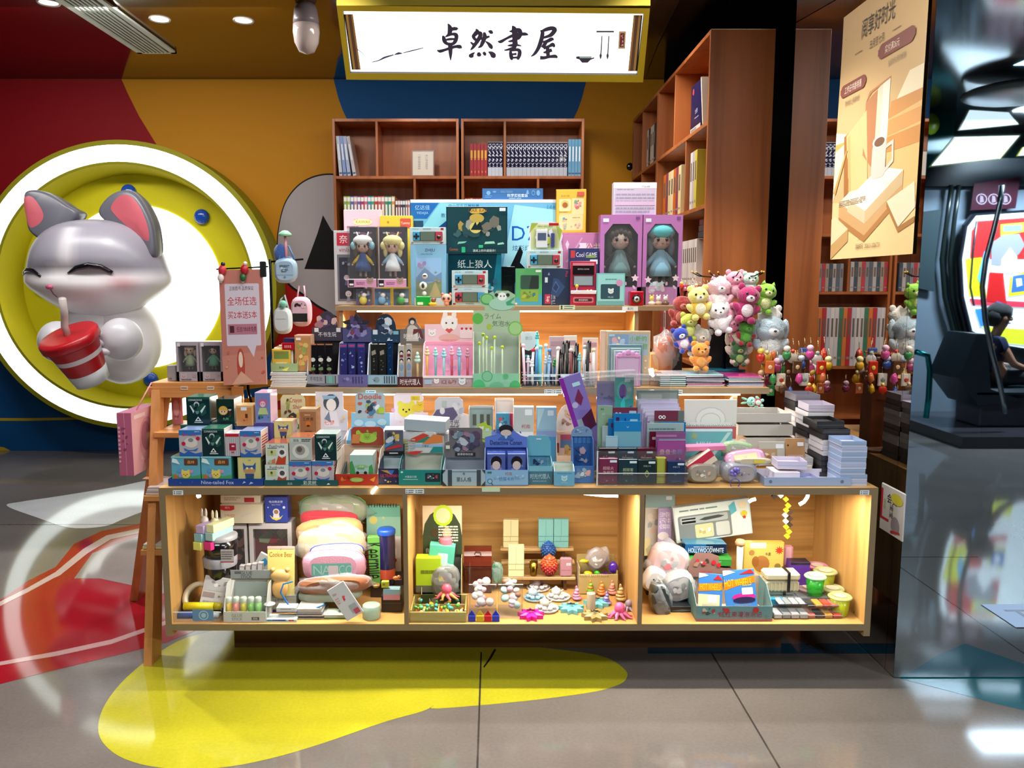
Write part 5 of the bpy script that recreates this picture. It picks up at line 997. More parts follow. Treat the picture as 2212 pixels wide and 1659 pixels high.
stand((661,674,729,840),YT,.13,.17,HB,'#6a6c80','r 0 .02 1 .44 #3a3444;b .05 .3 .95 .9 16 3 #5a3a70,#8a5a80,#c8a8a0,#4a3a60,#a0707a;t .5 .22 .16 #e8e4e8 .6 不书生玩;r .08 .3 .22 .44 #d8d4d8;r .8 .3 .94 .44 #d8d4d8','r 0 .3 1 1 #8c909c;t .3 .65 .36 #14141c .4 不书生玩;r .58 .3 .62 .9 #28282c;r .66 .3 .70 .9 #3aa890;r .74 .3 .78 .9 #4ab8a0;r .82 .3 .86 .9 #38a088;r .9 .3 .93 .9 #2a3a3a;p #1a1a20 0 0 .5 .1 1 0 1 .2 .5 .05 0 .25','leftmost pen display box, dark with purple round header',z=z2,hpoly=dome(),inner='#1c1a20',scol='#c8c4cc',hcol='#34303e')
stand((728,678,793,840),YT,.13,.17,HB,'#5c5890','r 0 0 1 .5 #4a4a78;b .05 .05 .95 .7 18 5 #3a3460,#6a5a98,#8a86b0,#28243c,#7a3a5a;p #201c2c .1 .62 .9 .62 .98 .7 .62 .8 .5 1 .38 .8 .02 .7;b .2 .45 .8 .95 8 3 #2c2840,#4a3a6a','b .05 .1 .95 .9 9 4 #6a68a0,#8480b0,#504c80;r .5 .3 .53 .85 #2c2a50;r .6 .3 .63 .85 #2c2a50;r .7 .3 .73 .85 #2c2a50;r .8 .3 .83 .85 #2c2a50','violet pen display box with a dark roof-shaped header',z=z2,hpoly=[(0,0),(1,0),(1,.5),(.84,.5),(.84,.62),(.98,.68),(.62,.8),(.5,1),(.4,.82),(.02,.68),(.16,.6),(.16,.5),(0,.5)],inner='#20204a',scol='#c8c8dc',hcol='#4a4674')
stand((793,680,858,840),YT,.13,.17,HB,'#58788c','r 0 0 1 .44 #1c3a54;b .12 .2 .88 .95 16 8 #16203a,#2c3c5c,#8494a8,#c8d0d8,#22304c;r .06 .28 .22 .44 #d0d8e0;r .76 .28 .94 .40 #7ab0c0;b .05 .02 .95 .2 8 2 #3a5a78,#a8b8c8','r 0 0 1 .2 #10181e;r .02 .22 .98 .98 #86a4b4;o .3 .6 .1 #6a8898;b .08 .35 .45 .8 5 3 #a08a50,#406078;r .55 .3 .58 .9 #14181c;r .63 .3 .66 .9 #14181c;r .71 .3 .74 .9 #14181c;r .8 .3 .83 .9 #14181c;r .88 .3 .91 .9 #14181c','dark blue pen display box with a round group-picture header',z=z2,hpoly=dome(12,.45,.14,.86),inner='#0c1420',scol='#c0ccd4',hcol='#16283c')
stand((858,687,913,840),YT,.12,.15,.60,'#54242c','r 0 0 1 .55 #6a6460;p #c8bcb4 .25 .1 .75 .1 .7 .6 .55 .7 .42 .7 .3 .6;p #6a2c30 .55 .55 .85 .55 .95 .2 .85 .2 .75 .45 .5 .3;e .5 .84 .14 .13 #2a2226;e .5 .8 .09 .08 #d8c4b8;t .5 .28 .2 #f0ece8 .7 时光代理人','r .02 .08 .98 .95 #451c24;t .5 .5 .6 #e8e0e0 .8 时光代理人','narrow brown pen display box with a seated figure header',z=z2,hpoly=[(0,0),(1,0),(1,.55),(.85,.58),(.7,.75),(.66,.92),(.5,1),(.34,.92),(.34,.75),(.2,.55),(0,.55)],inner='#b09a80',scol='#e0d8d0',hcol='#7c7068')
stand((913,679,1022,840),YT,.12,.16,.60,'#b090a0','r 0 0 1 .62 #f0c8d0;g .34 .4 .66 .92 #f8f0ec .12;e .42 .95 .05 .12 #f4e4dc;e .6 .95 .05 .12 #f4e4dc;o .44 .66 .02 #4a4a50;o .57 .66 .02 #4a4a50;p #d8564c .42 .42 .46 .48 .5 .44 .54 .48 .58 .42 .5 .3;e .5 .14 .22 .14 #e8b0a8;k .15 .3 .08 #f4ece8;g .72 .12 .97 .45 #f8dce0;o .76 .46 .025 #c83040;o .85 .46 .025 #c83040;o .94 .46 .025 #c83040;t .5 .05 .08 #e88aa0 .3 HONEY SNOW','r 0 .0 1 .8 #a8969c;b .02 .1 .98 .75 14 4 #b8a8b8,#c8b498,#9a7a8a;t .52 .45 .3 #8a2c40 .3 ICE CITY;k .27 .5 .05 #e4e0e0;k .78 .45 .07 #d0dce0;r .03 .25 .18 .65 #9ab0c8;r 0 .8 1 1 #e8dcdc','pink pen display box with a white bunny header',z=z2,hpoly=[(0,0),(1,0),(1,.6),(.68,.6),(.66,.8),(.62,1),(.57,1),(.55,.9),(.45,.9),(.43,1),(.38,1),(.34,.8),(.32,.6),(0,.6)],inner='#e8a8c4',iart='b .02 .2 .98 .95 10 6 #e0a0c8,#d8a8d8,#ecc0d0',scol='#f4d8e0',hcol='#f0d0d8')
lime=stand((1022,628,1123,842),YT-.01,.11,.145,.58,'#7cbc98','r .0 .0 1 .52 #a4bc9c;o .1 .32 .12 #5cac48;o .9 .08 .16 #74b45c;o .9 .08 .13 #9cc884;t .42 .38 .13 #5a7a54 .35 ライム;t .6 .2 .14 #5a7a54 .42 気泡水;o .35 .12 .06 #a0b848;e .3 .80 .15 .14 #4c9c58;e .3 .80 .12 .11 #7cc078;e .62 .68 .28 .16 #9cc8b0;e .62 .86 .1 .1 #e8ece8;e .5 .9 .04 .04 #20241e;e .74 .9 .04 .04 #20241e;o .59 .87 .015 #20241e;o .66 .87 .015 #20241e;p #3c9c6c .7 .72 .9 .86 .8 .7 .92 .66 .72 .64','o .3 .8 .12 #4c9c70;o .3 .8 .1 #78b890;o .12 .1 .14 #48b070;o .9 .1 .12 #48a868;e .5 .1 .15 .3 #66ac88;t .7 .45 .18 #a8d0bc .25 LIME SODA;o .7 .8 .06 #58a878','tall pale green pen display box with a lime fruit topper',z=z2,hpoly=[(0,0),(1,0),(1,.52),(.78,.52),(.9,.6),(.9,.9),(.75,1),(.5,1),(.45,.92),(.25,.95),(.14,.85),(.14,.7),(.25,.6),(.25,.52),(0,.52)],inner='#b8bcb8',scol='#c8e0cc',hcol='#98bc98',ly=.0)
def slim(px,y,spec,col,label,group,t=.02,z=None,rx=-4,mat='G'):return BX(px,y,t,col,spec,'pen_box',label,'pen box',z=z,group=group,rx=rx,mat=mat)
for i,u in enumerate((668,685,703)):slim((u,743,u+15,838),YT+.028,'b .05 .1 .95 .75 9 %d #2a2c30,#8a8a80,#5a4a44,#3a4a3a;e .5 .62 .35 .05 #c8c8c0;e .5 .4 .35 .04 #6a8a5a;b .1 .25 .9 .4 4 2 #7a4438,#4a2a24;r 0 .97 1 1 #a8704c'%(i+2),'#141216',f'slim black pen box, {ORD[i]} from the left in the leftmost display','pen boxes',z=z2+.002)
for i,u in enumerate((734,752,772)):slim((u,742,u+15,838),YT+.028,'r 0 .9 1 1 #4a4c90;r .1 .93 .9 .96 #c03a60;b .05 .25 .95 .85 10 %d #7a9ac0,#28306a,#9ab0c8,#3c3c90;b .1 .05 .9 .3 4 2 #1c1c50,#a8a8c8'%(i+4),'#2c2c66',f'slim violet-blue pen box, {ORD[i]} from the left in the violet display','pen boxes',z=z2+.002)
for i,u in enumerate((800,818)):slim((u,743,u+15,838),YT+.028,'p #8a8478 .2 .72 .8 .76 .7 .86 .15 .82;b .1 .2 .8 .7 6 %d #5a5850,#74706a,#3c3c38'%(i+2),'#20201e',f'slim olive-black pen box, {ORD[i]} from the left in the round-headed display','pen boxes',z=z2+.002)
slim((836,735,848,838),YT+.028,'b .1 .5 .9 .95 7 5 #2c6aa0,#4a8ac0,#183050;b .1 .1 .9 .4 5 2 #8aa0b8,#1c3c60','#10284c','slim bright blue pen box, at the right of the round-headed display','pen boxes',z=z2+.002)
for i,u in enumerate((861,877)):slim((u,746-3*i,u+12,838),YT+.028,'e .5 .82 .34 .05 #1c1a20;e .5 .8 .24 .035 #d8c4b8;r .2 .7 .8 .76 #7a2c34;e .5 .62 .34 .05 #1c1a20;e .5 .6 .24 .035 #d8c4b8;e .5 .45 .38 .08 #7a90a8;e .5 .25 .38 .08 #8aa0b8','#a8a4a0',f'slim grey pen box with small portraits, {ORD[i]} from the left','pen boxes',z=z2+.002)
def pen(u,v0,v1,y,col,tcol,label,group='pens in the wire rack',z=None,dx=0,r=.0032,topr=.007,mat='S',shape=0,name='pen'):
    x,zb,w,h=rpx(u-3,v0,u+3,v1,y,z);e=empty(name,(x,y,zb));tag(e,label,'pen',group)
    tp=(dx,0,h-topr*1.4);b=MB();b.tube([(0,0,0),(dx*.1,0,.012),tp],[r*.5,r,r],col,mat,8);b.build('barrel',e)
    b=MB()
    if shape==0:b.ell((tp[0],0,h-topr),(topr,topr*.8,topr),tcol,'S',10)
    elif shape==1:
        for k in range(3):b.ell((tp[0],0,h-topr*(3.4-k*1.1)),(topr*(1.15-.3*k),topr*.9,topr*.8),tcol,'S',10)
    elif shape==2:b.tube([tp,(tp[0],0,h)],[r*.8,r*.5],tcol,'G',8);b.box(tp[0]+r,-.002,h*.72,tp[0]+r*1.6,.002,h*.97,tcol,'G')
    b.build('topper' if shape<2 else 'clip',e);return e
for i,(u,c,tc) in enumerate(((923,'#d8a050','#e8d0a0'),(941,'#6aa0a8','#a8dcd8'),(959,'#8ac0c8','#a0dce0'),(976,'#b84058','#f0a8b8'),(992,'#5a9cb0','#9ccce0'),(1010,'#b85060','#c88ca0'))):
    pen(u,746+(i%3)*2,822,YT+.03,c,tc,f'ice-cream topped pen, {ORD[i]} from the left in the pink display','pens in the pink display',z=z2+.008,shape=1,topr=.010,r=.005)
pen(902,757,820,YT+.03,'#c0a070','#b8d8c8','pen with a mint ice-cream cone top at the right of the narrow brown display',None,z=z2+.004,shape=1,topr=.012,r=.005)
for i,(u,v,dx) in enumerate(((1036,738,0),(1044,719,0),(1051,726,0),(1062,748,0),(1067,725,.003),(1085,746,0))):
    pen(u,v,818,YT+.03,'#c8dcb8','#c8dc18',f'clear pen with a yellow lime ball, {ORD[i]} from the left in the tall green display','pens in the green display',z=z2+.006,dx=dx,mat='J')
# pen rack of acrylic tubes
x,zb,w,h=rpx(1128,806,1286,838,YT,z2);e=empty('pen_rack',(x,YT,z2));tag(e,'wide low clear rack full of pens beside the tall green display','pen rack')
b=MB()
for zz in (0,h*.45,h*.85):b.box(-w/2,0,zz,w/2,.0015,zz+.003,'#dfe8ea','J');b.box(-w/2,.09,zz,w/2,.0915,zz+.003,'#dfe8ea','J')
b.box(-w/2,0,0,w/2,.09,.002,'#2c2c34','S')
for i in range(11):b.box(-w/2+w*i/10-.0008,0,0,-w/2+w*i/10+.0008,.09,h*.95,'#e8f0f2','C')
b.build('frame',e)
for i,(u0,u1) in enumerate(((1138,1172),(1174,1187),(1189,1201),(1211,1243),(1248,1262))):
    xx=rpx(u0,808,u1,814,YT-.003);b=MB();b.box(xx[0]-xx[2]/2-x,-.004,xx[1]-z2,xx[0]+xx[2]/2-x,-.003,xx[1]-z2+xx[3],'#c8dce4');b.build('price_strip',e)
PC=[('#e8b8c8','#f0c0d0','pink flowered'),('#c8b0c8','#e8e0e8','mauve'),('#d8d8dc','#c82838','white cherry-topped'),('#e0e4e8','#f0f0f0','white'),('#3a7ab0','#e8e8f0','blue'),('#60c0c0','#50b8b8','turquoise'),('#58b0b8','#88d0d0','aqua'),('#a8b8c8','#d8dce0','grey'),('#78a8c8','#d8e4ec','pale blue'),('#8ab0d0','#98c0e0','sky'),('#203050','#7090c0','navy'),('#2878a8','#38a048','green-topped'),('#c0b8b0','#e8e4dc','cream'),('#0c0c10','#0a0a0c','black'),('#101418','#101010','black'),('#0a0a0a','#181818','black'),('#101010','#0c0c10','black'),('#181818','#101014','black'),('#702830','#d8c8c8','maroon'),('#14141c','#101014','black'),('#181c28','#1c1c24','black'),('#68a8b8','#88c8c8','teal'),('#d0d4d8','#b8c0c8','silver'),('#e0e0e0','#60b0a8','mint-topped'),('#0c0c10','#0c0c0c','black'),('#d0c0c8','#c82840','red-bowed'),('#d8dce0','#e8d8a8','gold-topped')]
nn={}
for i,(c,tc,nm) in enumerate(PC):
    u=1134+i*5.6+(i%3)*1.2;v=[742,760,752,768,748,726 if i==5 else 755,745,762][i%8] if i != 5 else 708
    if nm=='black':v -= 8
    nn[nm]=nn.get(nm,0)+1
    pen(u,v+5*(i%2),836,YT+.02+.022*(i%3),c,tc,f'{nm} pen, {ORD[nn[nm] - 1]} {nm} one from the left in the clear rack' if nm=='black' else f'{nm} pen standing in the clear rack',z=z2+.003,dx=((i*7)%5-2)*.004,r=.0066 if nm=='black' else .0055,shape=2 if nm=='black' else i%2,topr=.009)
BX((1124,717,1159,812),YT+.1,.012,'#16181c','p #d8e0e8 .0 .8 .1 .72 .3 .66 .5 .64 .7 .66 .9 .72 1 .8 1 1 0 1;t .5 .88 .07 #90a0b0 .4 教日;b .05 .35 .95 .6 9 4 #2c8aa0,#38a8b8,#1c4a60;l .2 .1 .8 .2 2 #d8d8d8','pen_card','dark card with a white curved top behind the clear pen rack','card',z=z2)
for (u0,v0,u1,c,lab) in ((1186,727,1218,'#c8a8b0','pale pink card behind the pens'),(1218,725,1246,'#ecdcd0','pale cream card behind the black pens'),(1258,730,1292,'#e8c8bc','peach card at the right of the pen rack')):
    BX((u0,v0,u1,800),YT+.11,.008,c,'r .1 .8 .9 .9 #b89098;b .1 .3 .9 .7 6 3 #d8b8b8,#c0a8a8','pen_card',lab,'card',z=z2)
# left end: magazines, notebooks
for i in range(9):
    x,zb,w,h=rpx(585,812,662,836,YT-.005);q=.0066;b=MB();c=['#b8bcc0','#e4dcd4','#8a94a0','#d8d0c8'][i%4];jx=((i*37)%7-3)*.0012
    b.box(-w/2,0,0,w/2,.19,q-.0006,c,'G',.0008);b.box(-w/2+.001,-.0003,.0012,w/2-.001,.002,q-.0018,'#ece8e2');tag(b.build('magazine',None,(x+jx,YT-.004+.002*(i%2),z2+q*i)),'thin magazine in the flat pile at the left end of the lower riser' ,'magazine','magazines in the flat pile')
zm=z2+.0066*9+.001
e=stand((585,752,642,806),YT+.01,.12,.35,1,'#9ab07c','','t .4 .5 .3 #5a7a3c .5 果味;p #e8dc60 .4 .2 .7 .6 .6 .1','small clear-green tray of notebooks on the pile of magazines','tray',z=zm,name='notebook_tray',inner='#c8b88c')
for i in range(6):
    c=[('#d8b040','yellow'),('#e8e0d0','cream'),('#a88850','ochre'),('#ece4dc','white'),('#c8603c','orange'),('#b0b8b0','grey')][i]
    BX((588+i*5,754-i*3,628+i*5,806),YT+.02+.014*i,.010,c[0],'r .1 .55 .9 .9 #6a8a3c;t .5 .8 .1 #a8402c .7 美好时光;r .2 .2 .8 .4 #e8dca0' if i==0 else 'r .1 .7 .9 .8 #b0a080','notebook',f'{c[1]} small notebook standing in the tray, {ORD[i]} from the front','notebook',z=zm+.003,group='notebooks in the small tray')
BX((609,741,634,752),YT+.02,.05,'#a80f20','t .5 .5 .4 #e8c8c0 .6 欢乐扑克','card_pack','small red card pack lying on the notebooks','card pack',z=z2+.0066*9+.086,mat='G')
BX((637,724,671,795),YT+.03,.07,'#c08a6c','r 0 0 1 .94 #b4804c;b .05 .1 .95 .85 14 5 #c8b464,#a8a050,#d89858,#8a9850,#e0c880;g .1 .86 .4 .93 #e8e0d8','tall_box','orange and green leafy printed box left of the pen displays','box',z=zm,side='r 0 0 1 1 #c89878')
BX((612,731,636,741),YT+.05,.05,'#2c3058','','card_pack','small navy card pack behind the red one','card pack',z=z2+.0066*9+.086+.021,mat='G')
# right: photo frames
BX((1296,714,1322,838),YT+.09,.012,'#d8b8a4','r .1 .05 .9 .95 #e0c4b0','frame_box','plain beige box edge behind the printed frame box','box',z=z2)
BX((1310,715,1404,838),YT+.07,.018,'#c8b090','r .03 .03 .97 .97 #b8a488;p #7c98b8 .05 .55 .5 .55 .5 .94 .05 .94;p #98a8b8 .5 .55 .95 .55 .95 .94 .5 .94;b .06 .6 .48 .92 8 3 #e8d8a8,#d8a0a0,#a8c0d8;t .72 .86 .1 #6aa848 .4 小新的;t .72 .72 .12 #78b050 .42 多肉植物;g .05 .9 .18 .94 #9cc8dc;b .85 .05 .97 .5 6 4 #d8c0a8,#e8d8c0','puzzle_box','beige printed box standing behind the nested photo frames','box',z=z2)
FR=[((1314,744,1388,838),'#7c9cac','outermost grey-blue photo frame of the nested pack'),((1320,752,1384,838),'#9cb8b8','second photo frame of the nested pack, pale blue'),((1326,757,1382,838),'#b8c8d0','third photo frame of the nested pack, blue-white'),((1330,768,1384,838),'#c890c0','front lilac photo frame with a scalloped arch')]
for i,(px,c,lab) in enumerate(FR):
    y=YT+.06-.012*i;x,zb,w,h=rpx(*px,y,z2);e=empty('photo_frame',(x,y,z2));tag(e,lab,'photo frame');b=MB();f=.006
    for q in ((-w/2,0,-w/2+f,h),(w/2-f,0,w/2,h),(-w/2+f,0,w/2-f,f),(-w/2+f,h-f,w/2-f,h)):b.box(q[0],0,q[1],q[2],.008,q[3],c,'S',.001)
    if i==3:
        for k in range(5):b.ell(((k-2)*w*.17,.004,h+.006*(2-abs(k-2))),(w*.11,.004,.012),c,'S',12)
    b.build('frame',e);b=MB();b.box(-w/2+f,.004,f,w/2-f,.006,h-f,['#90a8b0','#b0c8cc','#c8d4dc','#c0a4c4'][i],'G');b.build('insert',e)
# books and lamp further right
for i,(c,nm) in enumerate((('#5c8488','grey-green'),('#64949c','teal'),('#7ca0a8','pale teal'),('#5890a0','blue-green'),('#6c98a0','dusty teal'),('#c0bcc4','pale lilac'))):
    x,zb,w,h=rpx(1426,808,1482,838,YT+.01);q=.0085;b=MB();ww=w if i<5 else w*1.15;b.box(-ww/2,0,0,ww/2,.15,q-.001,c,'G',.001);b.box(-ww/2+.001,-.0003,.002,ww/2-.001,.002,q-.003,'#c8d0d0' if i<5 else '#e8e4ea')
    tag(b.build('notebook',None,(x-(.006 if i==5 else 0),YT+.012-.003*(i%2),z2+q*i)),f'{nm} notebook, {ORD[i]} from the bottom of the small pile','notebook')
BX((1406,765,1442,800),3.45,.12,'#c08850','r .05 .05 .95 .95 #c89460','carton_box','plain brown carton behind the notebooks','box',z=z2)
for i in range(4):BX((1405,803+8*i,1428,838),YT+.05+.01*i,.1,['#a8805c','#c8a078','#8a6a4c','#b89a80'][i],'r 0 .3 1 .4 #6a4c34','small_box',['brown striped box lowest','tan box second','dark brown box third','beige box fourth'][i]+' beside the teal notebooks','box',z=z2+.0) if i==0 else None
lp_=empty('clip_lamp',(at(1406,790,YT+.02).x,YT+.02,z2+.05));tag(lp_,'glowing clip lamp beside the beige puzzle box','lamp');b=MB();b.tube([(0,0,.022),(.004,0,.0),(.012,0,-.01)],[.010,.010,.006],'#fff4e0','L',10);b.build('bulb',lp_);b=MB();b.tube([(.012,0,-.01),(.02,.02,-.03),(.03,.05,-.048)],.0012,'#d8d4cc','S',6);b.build('cord',lp_)
# sleeves, folders and cards under the plush rack
rn=random.Random(5);SLV=[('#ccd0e0','lilac'),('#c83c90','pink-edged'),('#302c58','indigo'),('#d8d0d8','pearl'),('#8a98c8','periwinkle'),('#2c2434','dark'),('#e8dce0','blush'),('#a8d0d8','aqua')]
for k,(u0,u1,n) in enumerate(((1482,1565,8),(1572,1648,7))):
    for i in range(n):
        x,zb,w,h=rpx(u0,808,u1,838,YT+.01);q=.0062;c=SLV[(i+k*3)%8];b=MB();b.box(-w/2,0,0,w/2,.16,q-.0014,c[0],'G',.0008);b.box(-w/2+.001,-.0003,.001,w/2-.002,.001,.0022,'#eceaf0')
        tag(b.build('plastic_folder',None,(x+rn.uniform(-.006,.006),YT+.012+rn.uniform(-.004,.004),z2+q*i),(0,0,rn.uniform(-.04,.04))),f'{c[1]} plastic folder, {ORD[i]} from the bottom of the {["left", "right"][k]} flat pile','folder')
for i,c in enumerate((('#2a2434','black-violet'),('#583060','purple'),('#1c5c78','deep teal'),('#30243c','aubergine'),('#1c6c80','petrol'))):
    x,zb,w,h=rpx(1545,790,1628,838,YT+.06);b=MB();b.box(-w/2,0,0,w/2,.12,.009,c[0],'G',.001);tag(b.build('plastic_folder',None,(x+.004*(i%3),YT+.18,z2+.002+.0100*i)),f'{c[1]} glossy folder, {ORD[i]} from the bottom of the back pile','folder')
# ================================================================ goods on the counter
YC=2.725
CONA='r 0 0 1 1 #102c30;r 0 .92 1 1 #1c4a44;b .05 .2 .95 .85 12 5 #16383a,#0e2a30,#1e4a40;t .4 .90 .07 #d0dcdc .6 CONAXXXX;o .45 .74 .12 #aebcc0;o .45 .71 .09 #1c3438;p #c8d4d4 .15 .7 .2 .7 .35 .5 .3 .42;p #c8d4d4 .85 .7 .8 .7 .6 .5 .66 .42;p #5a8080 .38 .5 .55 .5 .52 .4 .44 .38;p #dce6e4 .5 .3 .36 .14 .64 .14;p #0c2024 .5 .25 .43 .17 .57 .17;r .33 .08 .7 .11 #c8d4d4'
PAI='r 0 0 1 1 #a9a6ac;p #2c6cb0 0 .8 0 1 1 1 1 .82 .5 .78;p #2c5ca8 0 0 1 0 1 .16 .7 .1 .4 .2 .2 .1 0 .18;t .28 .82 .11 #b81c40 .28 猫PAI;t .66 .80 .09 #c02850 .3 PAI;e .52 .52 .3 .2 #c8c4c0;e .52 .62 .12 .08 #7c8484;o .84 .68 .09 #b02040;o .2 .48 .09 #b02040;p #3468b0 .25 .2 .75 .2 .85 .32 .6 .24 .4 .24 .2 .32;l .7 .92 .95 .96 1 #d0e0f0'
FUN='r 0 0 1 1 #c0ccc4;t .5 .87 .14 #14181c .84 Funfruits;r .08 .76 .5 .79 #30383c;g .08 .42 .46 .72 #b8c088;o .27 .6 .05 #3a4430;p #8aa050 .2 .55 .34 .55 .27 .44;o .72 .56 .2 #d8d8d8;o .72 .58 .11 #48484c;p #b04028 .42 .0 .86 .0 .9 .42 .72 .3 .56 .42;p #c07050 .08 .1 .42 .3 .42 .04 .08 .04;o .2 .14 .08 #98b488'
BEAR='r 0 0 1 1 #5aa0b8;p #4a9a5c 0 0 1 0 1 .35 .7 .3 .5 .42 .3 .3 0 .38;p #b86838 0 .1 .12 .4 .2 .3 .22 0 0 0;g .44 .68 .92 .92 #5c3a28;t .68 .80 .12 #d8a860 .4 森林;k .48 .36 .16 #d8c45c;o .27 .5 .08 #5a90c0;o .3 .32 .07 #9a88c0;k .68 .46 .06 #d090a8;r 0 .96 1 1 #8cc0cc;p #c8e0e4 .02 .8 .3 .72 .2 .9 .05 .95'
MON='r 0 0 1 1 #b0b070;r .04 .04 .96 .96 #c0bc80;p #2c5498 .22 .82 .34 .7 .66 .7 .78 .82 .76 .5 .24 .5;e .5 .5 .26 .12 #b08a5c;o .4 .6 .05 #d8dca0;o .6 .6 .05 #d8dca0;p #2c4484 .3 .4 .7 .4 .66 .16 .34 .16;r .32 .24 .68 .28 #28603c;r .36 .04 .44 .16 #24243c;r .56 .04 .64 .16 #24243c;t .5 .9 .05 #5a6040 .3 九尾'
def SIDE(c):return f'l .1 .3 .9 .8 5 {c}'
def tray(px,y,d,lip,col,art_,label,z=None,inner=None,name='display_tray',back=0,mat='P'):
    x,zb,w,h=rpx(*px,y,z);e=empty(name,(x,y,zb));tag(e,label,'tray');T=.002;i=inner or col
    b=MB();b.box(-w/2,0,0,w/2,d,T,i,mat);b.box(-w/2,d-T,T,w/2,d,h*1.0+back,i,mat)
    for s in (-1,1):
        pts=[(0,T),(d,T),(d,h+back),(d*.8,h+back),(d*.35,h),(0,h)] if back else [(0,T),(d,T),(d,h),(0,h)]
        vs=[(s*w/2,p,q) for p,q in pts]+[(s*(w/2-T),p,q) for p,q in pts];m=len(pts)
        b.add(vs,[tuple(range(m)),tuple(range(2*m-1,m-1,-1))]+[(k,(k+1)%m,(k+1)%m+m,k+m) for k in range(m)],col,mat)
    b.build('tray_body',e);b=MB();b.box(-w/2,-T,0,w/2,0,h,col,mat)
    if art_:front(b,w,h,art_,y=-T,mat=mat)
    b.build('front_lip',e);HT[e.name]=zb+h;return e
tray((364,1034,569,1057),YC,.24,1,'#123c88','t .52 .5 .5 #b8c8e0 .4 Nine-tailed Fox;b .02 .1 .3 .9 5 3 #1c54a8,#2c60b0;p #9ab4dc .78 .3 .82 .5 .8 .7;p #9ab4dc .85 .2 .9 .4 .87 .6','blue printed display tray at the left end of the counter',z=z0,inner='#1c3c70',back=.03)
tray((571,1037,730,1057),YC,.24,1,'#0c4a50','t .62 .55 .7 #c8dcd8 .3 彩灵树;t .35 .4 .4 #98b8b8 .1 晶晶;r .5 .1 .72 .18 #88a8a8;b .02 .05 .3 .5 4 6 #1c6450,#205a70;p #d8e8e4 .85 .2 .9 .3 .87 .5','dark teal printed display tray beside the blue one',z=z0,inner='#143c44',back=.03)
zt=z0+.003;yb1,yb2,yb3=YC+.006,YC+.008,YC+.115
def bb(px,y,t,z,col,a_,label,side=None,topc=None,cs=None,nm='blind_box',rz=0):return BX(px,y,t,col,a_,nm,label,'box',z=z,side=side,ct=topc,cs=cs,rz=rz,mat='G')
r1a=bb((371,986,433,1040),yb1,.10,zt,'#3c8c7c',BEAR,'green and sky-blue bear toy box, lowest at the far left of the counter',topc='#3c8060')
r1b=bb((435,986,500,1040),yb1,.10,zt,'#3c8c7c',BEAR,'green and sky-blue bear toy box, lowest row, second from the left',topc='#3c8060')
r1c=bb((514,988,564,1040),yb1,.10,zt,'#5a6a3c',MON,'yellow-green box with a blue monster in the bottom row of the blue tray',topc='#3c5a34')
q1=top(r1a)
bb((387,929,436,985),yb2,.09,q1,'#e8dcd8',PAI,'blue and grey cat box, leftmost of the second row',topc='#8ca8d8',side=SIDE('#b04838'))
c2=bb((437,926,485,985),yb2,.09,q1,'#e0dcd4',CONA,'dark green hooded-figure box in the second row of the blue tray',topc='#3c8068')
bb((487,935,517,985),yb2,.06,q1,'#dcd8dc','r 0 0 1 .9 #b4b0b8;r .1 0 .14 .8 #8a8890;r .26 0 .3 .8 #8a8890;r .42 0 .46 .8 #8a8890;r .58 0 .62 .8 #8a8890;r .74 0 .78 .8 #8a8890;r .9 0 .94 .8 #8a8890;r 0 .84 1 .96 #b01c30;g .28 .25 .75 .55 #981c3c;r .45 .4 .65 .46 #d8c8cc;r .4 .14 .62 .2 #b04060','narrow white striped box with red scalloped top')
bb((519,931,564,985),yb2,.09,top(r1c),'#f0dcd0',PAI,'blue and grey cat box at the right of the second row',topc='#8ca8d8',side=SIDE('#b04838'))
lo=[bb(px,yb3,.09,zt,c,'',lab,topc=t_) for px,c,t_,lab in (((392,918,455,1020),'#1c5048','#2c7060','dark teal box hidden behind the second row, under the tall green box'),((458,912,508,1020),'#143038','#20484c','near-black box in the back row under the small black box'),((509,920,547,1020),'#2c4488','#4c5c98','dark blue box in the back row under the kraft box'),((548,914,592,1020),'#443c84','#7068a8','violet box in the back row under the fairy box'))]
bb((403,858,453,918),yb3,.09,top(lo[0]),'#103430',CONA,'tall dark green hooded-figure box at the top left of the counter',topc='#4c8870')
bb((468,862,506,912),yb3,.09,top(lo[1]),'#e0dcd8','r 0 0 1 1 #122c24;b .05 .05 .95 .4 5 3 #1c4a40,#0c2020;c .38 .36 .34 #c89c48 #d8b898 #1c1c24;c .76 .5 .16 #101014 #c8c4c0 #501c24;t .5 .14 .12 #7ac0a8 .6 九州','small black and green box with a blond cartoon figure',topc='#1c4430')
bb((510,876,546,920),yb3-.01,.07,top(lo[2]),'#c8a068','r .06 .04 .94 .9 #b87c48;g .3 .76 .65 .92 #d0d4dc;b .3 .2 .75 .4 5 3 #c85c30,#a04020;r .55 .4 .7 .6 #5a2c1c','open kraft box with an orange print',topc='#d8b888')
bb((551,848,585,914),yb3,.09,top(lo[3]),'#dcb8cc','r .03 .02 .97 .98 #6c7cac;b .05 .02 .95 .3 6 4 #2c5c5c,#3c7858,#284c58;e .5 .66 .3 .14 #b06088;e .5 .62 .17 .1 #d8b0b8;p #a8b878 .3 .5 .7 .5 .84 .28 .16 .28;o .43 .63 .03 #30203c;o .57 .63 .03 #30203c','tall lilac-edged box with a pink-haired fairy',topc='#dcb8dc')
s1=bb((573,1004,624,1041),yb1,.10,zt,'#b0bcb4',FUN,'small-lettered fruit and bear box, bottom left of the teal tray')
s2=bb((625,997,672,1041),yb1,.10,zt,'#c8c0c0',PAI,'blue and grey cat box in the middle of the teal tray bottom row')
s3=bb((674,996,720,1041),yb1,.10,zt,'#e8dcd8',PAI,'blue and grey cat box at the right of the teal tray bottom row',side=SIDE('#b04838'))
